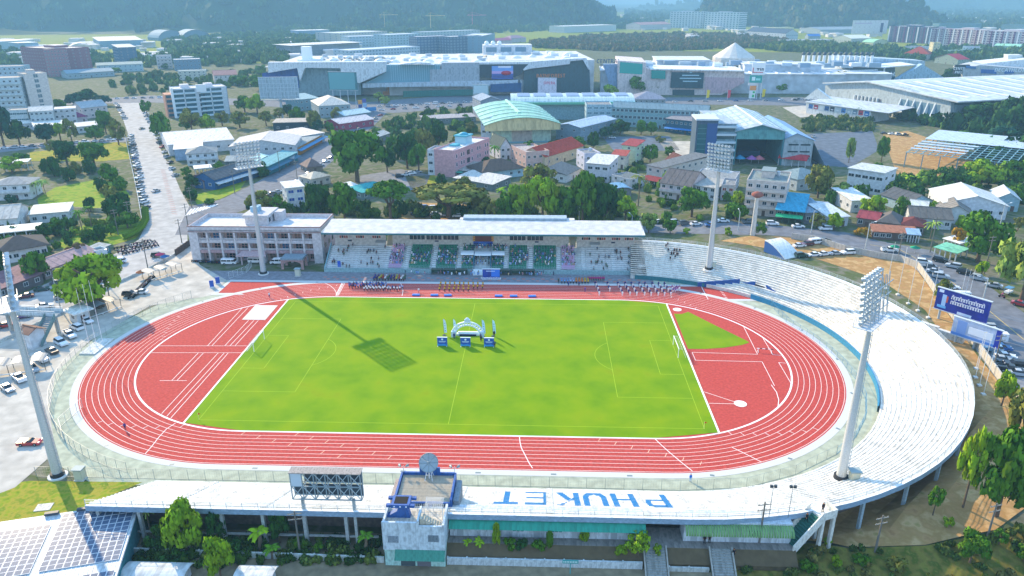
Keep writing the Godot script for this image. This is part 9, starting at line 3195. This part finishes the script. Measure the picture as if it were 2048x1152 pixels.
func hills_and_woods() -> void:
	var left: Callable=hill("wooded_ridge","long wooded ridge across the far left",-1300,-3200,1400,1250,480,3)
	var mid: Callable=hill("wooded_hill","wooded hill behind the condominiums",-250,-2950,560,850,380,11)
	var right: Callable=hill("near_wooded_hill","dark wooded hill at the right above the malls",930,-2600,410,520,260,21)
	var far: Callable=hill("distant_ridge","pale far ridge at the right horizon",3200,-6500,2400,1500,260,31)
	for e in [[left,-1300.0,-3200.0,1400.0,1250.0,7000,["36582a","44662f","5a7540","4d6b2c"],"ridge_forest","forest covering the long left ridge"],[mid,-250.0,-2950.0,560.0,850.0,4200,["36582a","4a6a30","6a7c3c"],"hill_forest","forest covering the middle hill"],[right,930.0,-2600.0,410.0,520.0,3600,["2a5226","3a6030","567038","7a7a48"],"hill_forest","forest covering the right hill"],[far,3200.0,-6500.0,2400.0,1500.0,2500,["3c5a38"],"distant_forest","forest on the far ridge"]]:
		var spots:=[]
		for i in e[5]:
			var x: float=e[1]+rng.randf_range(-1.2,1.2)*e[3]
			var z: float=e[2]+rng.randf_range(-1.2,1.0)*e[4]
			var y: float=e[0].call(x,z)
			if y>3 and rng.randf()<.98 and z>e[2]-e[4]*.35:
				spots.append(V(x,y,z))
		forest(e[7],e[8],e[6],spots,11,21)
	var belts:=[
		["plain_woods","woods on the plain between the far sheds and the condominiums",FOREST_A,1500,["4a7030","5f8038","3f6430","77904a"],5.0,9.0],
		["plantation","brownish rubber plantation behind the malls",FOREST_B,2600,["8c7a50","7a7444","9a8a62","5f7038"],4.0,6.5],
		["plantation_edge","green tree edge of the plantation behind the malls",FOREST_C,420,["5f7f30","7a8a34","4a6a2c"],5.0,8.0],
		["far_plain_woods","scattered woods on the far right plain",FOREST_D,2600,["3f6434","4f7038","6a7f48"],8.0,16.0],
		["hill_foot_woods","woods at the foot of the middle hill",FOREST_E,1500,["4a6e34","5a7a3a","7a8a4a"],7.0,12.0],
		["right_town_woods","trees among the far right flats and houses",FOREST_F,500,["3f6a30","557a34","6f8a3c"],4.0,8.0],
		["left_town_woods","trees among the far left sheds",FOREST_G,420,["4a7034","5f803c","7a8f4c"],4.0,8.0],
		["hall_woods","dark trees round the exhibition hall's side",FOREST_H,190,["2c5424","3a6428","4a6e2c"],4.5,7.5],
		["town_greenery","small trees and bushes filling gaps in the far left town",FOREST_L,110,["4f7434","64843c","7a8a46"],3.0,5.5],
		["town_greenery","small trees and bushes round the market lanes",FOREST_M,110,["4f7a2c","6a8a30","4a6a34"],2.2,4.4],
		["palm_hedge","dense low hedge of palms beside the poster gallery",FOREST_N,120,["5a7434","7f8a44"],1.8,3.2],
		["town_greenery","bushes and small trees among the right-hand cottages",FOREST_O,110,["4f7a2c","6f8f30","3f6a2c"],1.8,3.6],
		["town_greenery","bushes among the houses behind the stadium street",FOREST_P,100,["5a842c","78962f","4a6e30"],1.2,2.6],
		["town_greenery","bushes in the gardens at the left edge",FOREST_Q,70,["5a842c","4a6e30","7f963c"],1.2,2.6],
		["grove_undergrowth","undergrowth and small trees in the belt behind the grandstand",FOREST_I,130,["3f6426","5a7a2a","6f7f3a"],2.0,3.4],
		["slope_undergrowth","weeds and low shrubs on the near right slope",FOREST_J,90,["6a7a34","8a8448","5a7030"],.5,1.1],
		["bank_undergrowth","weeds under the near terrace",FOREST_K,220,["4a6a28","3a5a24","6a7a34"],.5,1.2],
	]
	for e in belts:
		var spots:=[]
		var poly:=P2(e[2])
		var lo:=poly[0]
		var hi:=poly[0]
		for p in poly:
			lo=lo.min(p)
			hi=hi.max(p)
		var tries:=0
		while spots.size()<e[3] and tries<e[3]*12:
			tries+=1
			var q:=Vector2(rng.randf_range(lo.x,hi.x),rng.randf_range(lo.y,hi.y))
			if Geometry2D.is_point_in_polygon(q,poly):
				spots.append(on_land(q.x,q.y))
		forest(e[0],e[1],e[4],spots,e[5],e[6])
	# far scatter of small pale houses on the plains,seen as specks: one object
	var b:=MB.new()
	for i in 900:
		var right_side:=i % 3>0
		var x:=rng.randf_range(300,3200) if right_side else rng.randf_range(-1900,-300)
		var z:=rng.randf_range(-4200,-1500) if right_side else rng.randf_range(-1500,-900)
		if right_side and Vector2((x-930)/450,(z+2600)/560).length()<1.0: continue
		var s:=rng.randf_range(8,22)
		b.box(V(x,s*.2,z),V(s,s*.4,s*rng.randf_range(.6,1.4)),rng.randf()*.5)
		b.box(V(x,s*.44,z),V(s*1.1,s*.1,s*1.1),rng.randf()*.5)
	var o:=part(self,"far_houses",b,M("d9d4d2",.85))
	tag(o,"scatter of tiny pale houses on the far plains","far houses","","stuff")

func street_things() -> void:
	# fences,walls and hedges
	var arc:=PackedVector2Array()
	for i in 21:
		var a:=PI*.60+PI*.62*i/20.0
		arc.append(Vector2(-HALF-.0+cos(a-.02)*53.6,sin(a)*53.6))
	fence_run("track_fence","curved chain-link fence round the left bend of the track",arc,2.4,3.0,"93a09c",7)
	fence_run("apron_fence","straight chain-link fence between the near apron and the terraces",P2([-74,52.6,-20,52.6,14,52.6,44,52.8,56,51.6,66,47.4,76,40.6]),2.2,3.2,"8f9c98",6)
	fence_run("bend_fence","curved fence and pipes in front of the right-hand terraces",P2([76,40.6,82,34.5,87,27,90.2,19,91.6,10,91.6,2,90.6,-6,88.4,-14,85.6,-22,84.4,-36]),1.6,3.0,"5a8fae",3)
	fence_run("office_fence","leaning white fence panels left of the mast before the office",P2([-79.5,-50.5,-76,-56,-76.5,-62]),2.2,1.6,"c9d2d6",6)
	fence_run("car_park_fence","tall chain-link fence along the edge of the stadium car park behind the near mast",P2([-80,28,-80,36,-76,41]),2.2,2.0,"b4bcbc",6)
	wall_run("boundary_wall","stained grey-white boundary wall round the dirt lot and flagpoles on the right",P2([105.3,-82.6,111.6,-79.9,118.5,-69.4,125,-63.6,132,-60,134.4,-53.6,131.1,-39.5,128,-26.9,124.6,-11.3,121.5,4.4,118,18.9,115.7,33.2]),2.4,.25,"bdbcb8",3.6)
	wall_run("car_park_kerb_wall","low white kerb wall between the street and the stadium car park",P2([-107.7,-83.9,-107.4,-70.7,-109.1,-58.6,-112.8,-44,-114,-29.1,-115.8,-21.4,-120.1,-2.6]),1.1,.25,"c9cfcf",4.0)
	wall_run("gate_wall","dark brown sliding gate panels at the corner beside the office building",P2([-106.7,-71.8,-106.8,-85.1]),2.6,.2,"5f5450",2.2)
	wall_run("hotel_wall","low wall along the garden lawn of the street corner",P2([-188,-125.9,-176.8,-128.6,-157.8,-125.9,-152.7,-128.4]),1.8,.25,"cfc4a8",4.0)
	wall_run("road_wall","white kerb fence along the left side of the wide road",P2([-257,-315.7,-225.1,-260.8,-190.4,-201,-162.8,-153.3,-141.2,-115.2]),1.3,.2,"d2d8da",5.0)
	var hd:=thing("clipped_hedge","bright green clipped hedge curving round the street corner garden","hedge")
	var hp:=P2([-145.8,-127,-137.4,-111.1,-133.5,-100.4,-132.6,-92.8,-133.4,-87.9])
	var fine:=PackedVector2Array()
	for i in hp.size()-1:
		for j in 5: fine.append(hp[i].lerp(hp[i+1],j/5.0))
	for p in fine:
		var c:=put(hd,"foliage",crown_mesh("bush",0),leaf_mat("6f9a1f"),on_land(p.x,p.y,-.1))
		c.scale=V(1.8,2.6,1.8)
	# flagpoles
	for i in 3:
		flagpole(V(-93.7+.1*i,.04,1.5-i*2.5),17,"bare white flagpole on a concrete strip at the left bend, %s from the near end" % ORD[i],"flagpoles at the left bend")
	var k:=0
	for e in [[117.4,-35.9,14],[118.6,-31.4,14],[118.5,-24.9,14],[118.8,-20.1,14],[119.3,-15.5,14],[113.8,17,11],[112.7,20.6,11],[111.4,24.5,11],[116.2,12.8,9],[133.3,-25.3,10],[132.6,-26,10],[134,-24.7,10]]:
		flagpole(on_land(e[0],e[1]),e[2],"bare white flagpole on the dry strip outside the right-hand rim, %s from the far end" % ORD[k],"flagpoles outside the right-hand rim")
		k+=1
	var fs:=MB.new()
	fs.lo(-95.6,.03,-5.5,-91.6,.35,3.4)
	tag(part(self,"flagpole_plinth",fs,M("cfd2cf",.85,"streak",.2)),"pale concrete strip that carries the three left flagpoles","plinth")
	k=0
	for e in [[-108.7,-56.7,11,false,"at the kerb before the banyan tree, right one",.6],[-111.3,-86.1,9,false,"behind the brown gate panels",.6],[-118.8,-107.4,9,false,"where the wide road meets the side street",.9],[-117.5,-24.2,10,true,"at the left edge street, near one",.5],[-107.6,-32,9,false,"beside the motorbike line",.6],[-129.1,-133.7,9,false,"at the corner of the side street",.9],[-137,-173,10,true,"beside the maroon-roofed shed",.4],[-120.2,-158,11,false,"before the dark corner shop",.5],[-114.6,-202.7,11,false,"halfway along the side street",.5],[-99.7,-184.1,10,false,"beside the white house with blue band",.5],[33.8,-115.5,11,true,"rising above the grandstand's raised roof",.2],[53.1,-104.8,6,true,"at the end of the grandstand roof",2.0],[89.4,-92.1,7,true,"before the garden apartments",1.6],[114.4,-89.8,8,true,"beside the cyan market",.4],[125.7,-71.2,9,true,"curving over the street before the yellow bush",.3],[133.9,-65.3,8,false,"at the bend before the green stall",.4],[145.7,-69.2,12,false,"beside the green street stall",.3],[152,-49.2,12,false,"at the bright small tree on the stadium street",.2],[183.2,-96.5,9,true,"beside the pale blue house at the right edge",.2],[135.3,-20.6,9,true,"curving over the wall-side parking",2.8],[119.4,13.6,9,false,"leaning among the cars at the near right wall",.1],[52.9,70,10,false,"before the right end of the changing rooms",.2],[70.9,69.7,7,false,"standing on the dry slope, left one",.3],[88.3,68.1,7,false,"standing on the dry slope, right one",.3],[31.8,69.4,5.4,false,"in the planted bank, right one",.2],[12.2,67.7,4.2,false,"in the planted bank, left one",.2],[-18.6,72,8,false,"before the near terrace columns",.2],[-139.8,-95.1,10,false,"in the garden of the street corner, left one",.7],[-141.2,-106.8,10,false,"in the garden of the street corner, right one",.7],[-117.1,-46,10,true,"behind the banyan tree",.5]]:
		utility_pole(on_land(e[0],e[1]),e[2],"%s %s" % ["curved white street lamp" if e[3] else "utility pole with crossarms",e[4]],e[5],e[3])
		k+=1
	# blue drums and notice boxes near the sprint start
	for e in [[-81.7,-42.8,"left"],[-81.1,-45.8,"right"]]:
		var t:=thing("blue_noticeboard","small blue standing board at the car park gate, %s of two" % e[2],"board",on_land(e[0],e[1]),.3,"blue boards at the car park gate")
		var b:=MB.new()
		b.lo(-.6,.3,-.15,.6,2.3,.15)
		part(t,"panel",b,M("1f4fa8",.6))
		lb(t,"foot",M("d9dcde",.8),-.7,.0,-.4,.7,.3,.4)
	var lo:=thing("blue_drum","blue standing banner on the left lower benches of the grandstand","banner",V(-46.2,1.3,-58.2))
	var bb:=MB.new()
	bb.lo(-.5,.05,-.1,.5,2.2,.1)
	part(lo,"cloth",bb,M("1f55c0",.6))
	bb=MB.new()
	bb.lo(-.6,0,-.4,.6,.06,.4)
	part(lo,"foot",bb,M("8f9498",.6))
	# manhole slab on the grass,and small signs
	var mh:=thing("concrete_slab","square concrete slab lying on the dry grass at the near left","slab",on_land(-67,61.3),.2)
	bb=MB.new()
	bb.lo(-1.3,-.1,-1.0,1.3,.15,1.0)
	part(mh,"lid",bb,M("d6d2ca",.9,"streak",.4))
	var sg:=thing("teal_signboard","teal street sign with white lettering at the bottom edge","sign",V(23.6,1.0,75.0))
	bb=MB.new()
	bb.bar(Vector3.ZERO,V(0,2.2,0),.14)
	part(sg,"post",bb,M("4fa0a0",.6))
	bb=MB.new()
	bb.lo(-1.2,2.0,-.06,1.2,2.6,.06)
	part(sg,"panel",bb,M("3f9a96",.6))
	bb=MB.new()
	for i in 9:
		bb.lo(-1.05+i*.24,2.18,.06,-.92+i*.24,2.42,.08)
	part(sg,"lettering",bb,M("e2f2ee",.6))
	for e in [[-38.0,78.6,5.5,"white tin roof peeping in at the bottom edge left of the tower"],[-23.0,78.8,3.0,"second small tin roof at the bottom edge left of the tower"]]:
		house("low_shed",e[3],"shed",e[0],e[1],0,e[2]*1.6,3.0,1.9, {"rt":"archz","rh":.6,"rc":"d2d6d8","nf":0,"ns":0,"x":"nodoor"})

func vehicles() -> void:
	for c in CARS:
		var list: PackedStringArray=c[7].split(" ")
		for i in c[5]:
			var f: float=.5 if c[5]==1 else i/float(c[5]-1)
			var x:=lerpf(c[1],c[3],f)
			var z:=lerpf(c[2],c[4],f)
			if c[5]>2:
				x+=rng.randf_range(-.35,.35)
				z+=rng.randf_range(-.35,.35)
			var k: String=list[i % list.size()]
			var kind:=k[0]
			var paint:=k[1]
			var n:="" if c[5]==1 else ", %s," % ORD[i]
			var label:="%s %s%s %s" % [PAINT[paint][0],KIND[kind],n,c[0]]
			var h: float=c[6]+rng.randf_range(-.06,.06)+(PI if i % 3==1 else .0)
			car(kind,paint,on_land(x,z,.09),h,label,c[9],c[8])
	for r in [[-101.8,-32.9,-104.2,-50.4,22,"in the long line beside the car park hedge"],[-97.7,-65.8,-91.9,-65,9,"under the first bay of the office building"],[-90.3,-64.5,-87.3,-64.6,5,"under the third bay of the office building"]]:
		for i in r[4]:
			var f: float=i/float(r[4]-1)
			motorbike(on_land(lerpf(r[0],r[2],f),lerpf(r[1],r[3],f),.07),.5+rng.randf_range(-.15,.15),"motorbike %s, %s along" % [r[5],ORD[i]],"motorbikes " + r[5],["23262c","3a4450","8a2a2e","2a4a80","c9ccd0"][i % 5])
	for i in 40:
		motorbike(on_land(-125.2,-78.9)+V(-6+(i % 10)*.8+(i/10)*1.9+rng.randf_range(-.4,.4),.07,1-(i % 10)*1.1+(i/10)*1.9+rng.randf_range(-.4,.4)),.9+rng.randf_range(-.6,.6),"motorbike in the dark cluster parked at the street corner, %s counted from the road" % ORD[i],"motorbikes clustered at the street corner",["23262c","3a4450","7a2a2e","2a3f70","b9bcc0","8f5a7a"][i % 6])
	var hexes:=["c23a5a","3f9fa0","2f6fb0","d9a23c"]
	for i in 7:
		var e: Array=[[-109.9,-67.5,"pink"],[-107.2,-65.5,"blue"],[-107.6,-61.5,"white"],[-107.5,-50.3,"orange"],[134.1,-68.8,"green"],[140.1,-68,"green"],[137.6,-84.6,"purple"]][i]
		var t:=thing("street_parasol","%s street vendor's parasol, %s" % [e[2],["nearest the corner gate","second beside the corner gate","third beside the corner gate","beside the motorbike line","left of the stadium street bend","right of the stadium street bend","before the rusty stalls"][i]],"parasol",on_land(e[0],e[1]),0,"street parasols")
		var b:=MB.new()
		b.tube(Vector3.ZERO,V(0,2.3,0),.05,.05,6)
		part(t,"pole",b,M("c9ccd0"))
		b=MB.new()
		b.tube(V(0,2.0,0),V(0,2.7,0),1.6,.05,8,false)
		part(t,"canopy",b,M({"pink":"d25a86","blue":"3f78c0","white":"e2e4e6","orange":"d9885a","green":"2fae8a","purple":"5a3f80"}[e[2]],.8))
	var tk:=thing("three_wheeler","blue and white three-wheeled street cart on the road at the right","cart",on_land(149.7,-33.1,.1),.6)
	var b:=MB.new()
	b.lo(-1.3,.4,-.6,1.3,.9,.6)
	part(tk,"body",b,M("d9dde0",.6))
	b=MB.new()
	b.lo(-1.2,1.8,-.8,1.2,1.95,.8)
	for x in [-1.1,1.1]:
		for z in [-.7,.7]:
			b.bar(V(x,.9,z),V(x,1.8,z),.06)
	part(tk,"canopy",b,M("4f8fc0",.7))
	for e in [[-.9,-.6],[-.9,.6],[1.1,.0]]:
		b=MB.new()
		b.tube(V(e[0],.32,e[1]-.06),V(e[0],.32,e[1]+.06),.32,.32,10)
		part(tk,"wheel",b,M("17181a",.8))
	motorbike(on_land(146.2,-30,.1),2.2,"motorbike with a rider in pink on the stadium street at the right","","8a3a5a")
	person("sit",on_land(146.2,-30,.95),2.2+PI/2,"c46a92","2a2c36","rider in pink sitting on the motorbike on the stadium street","")
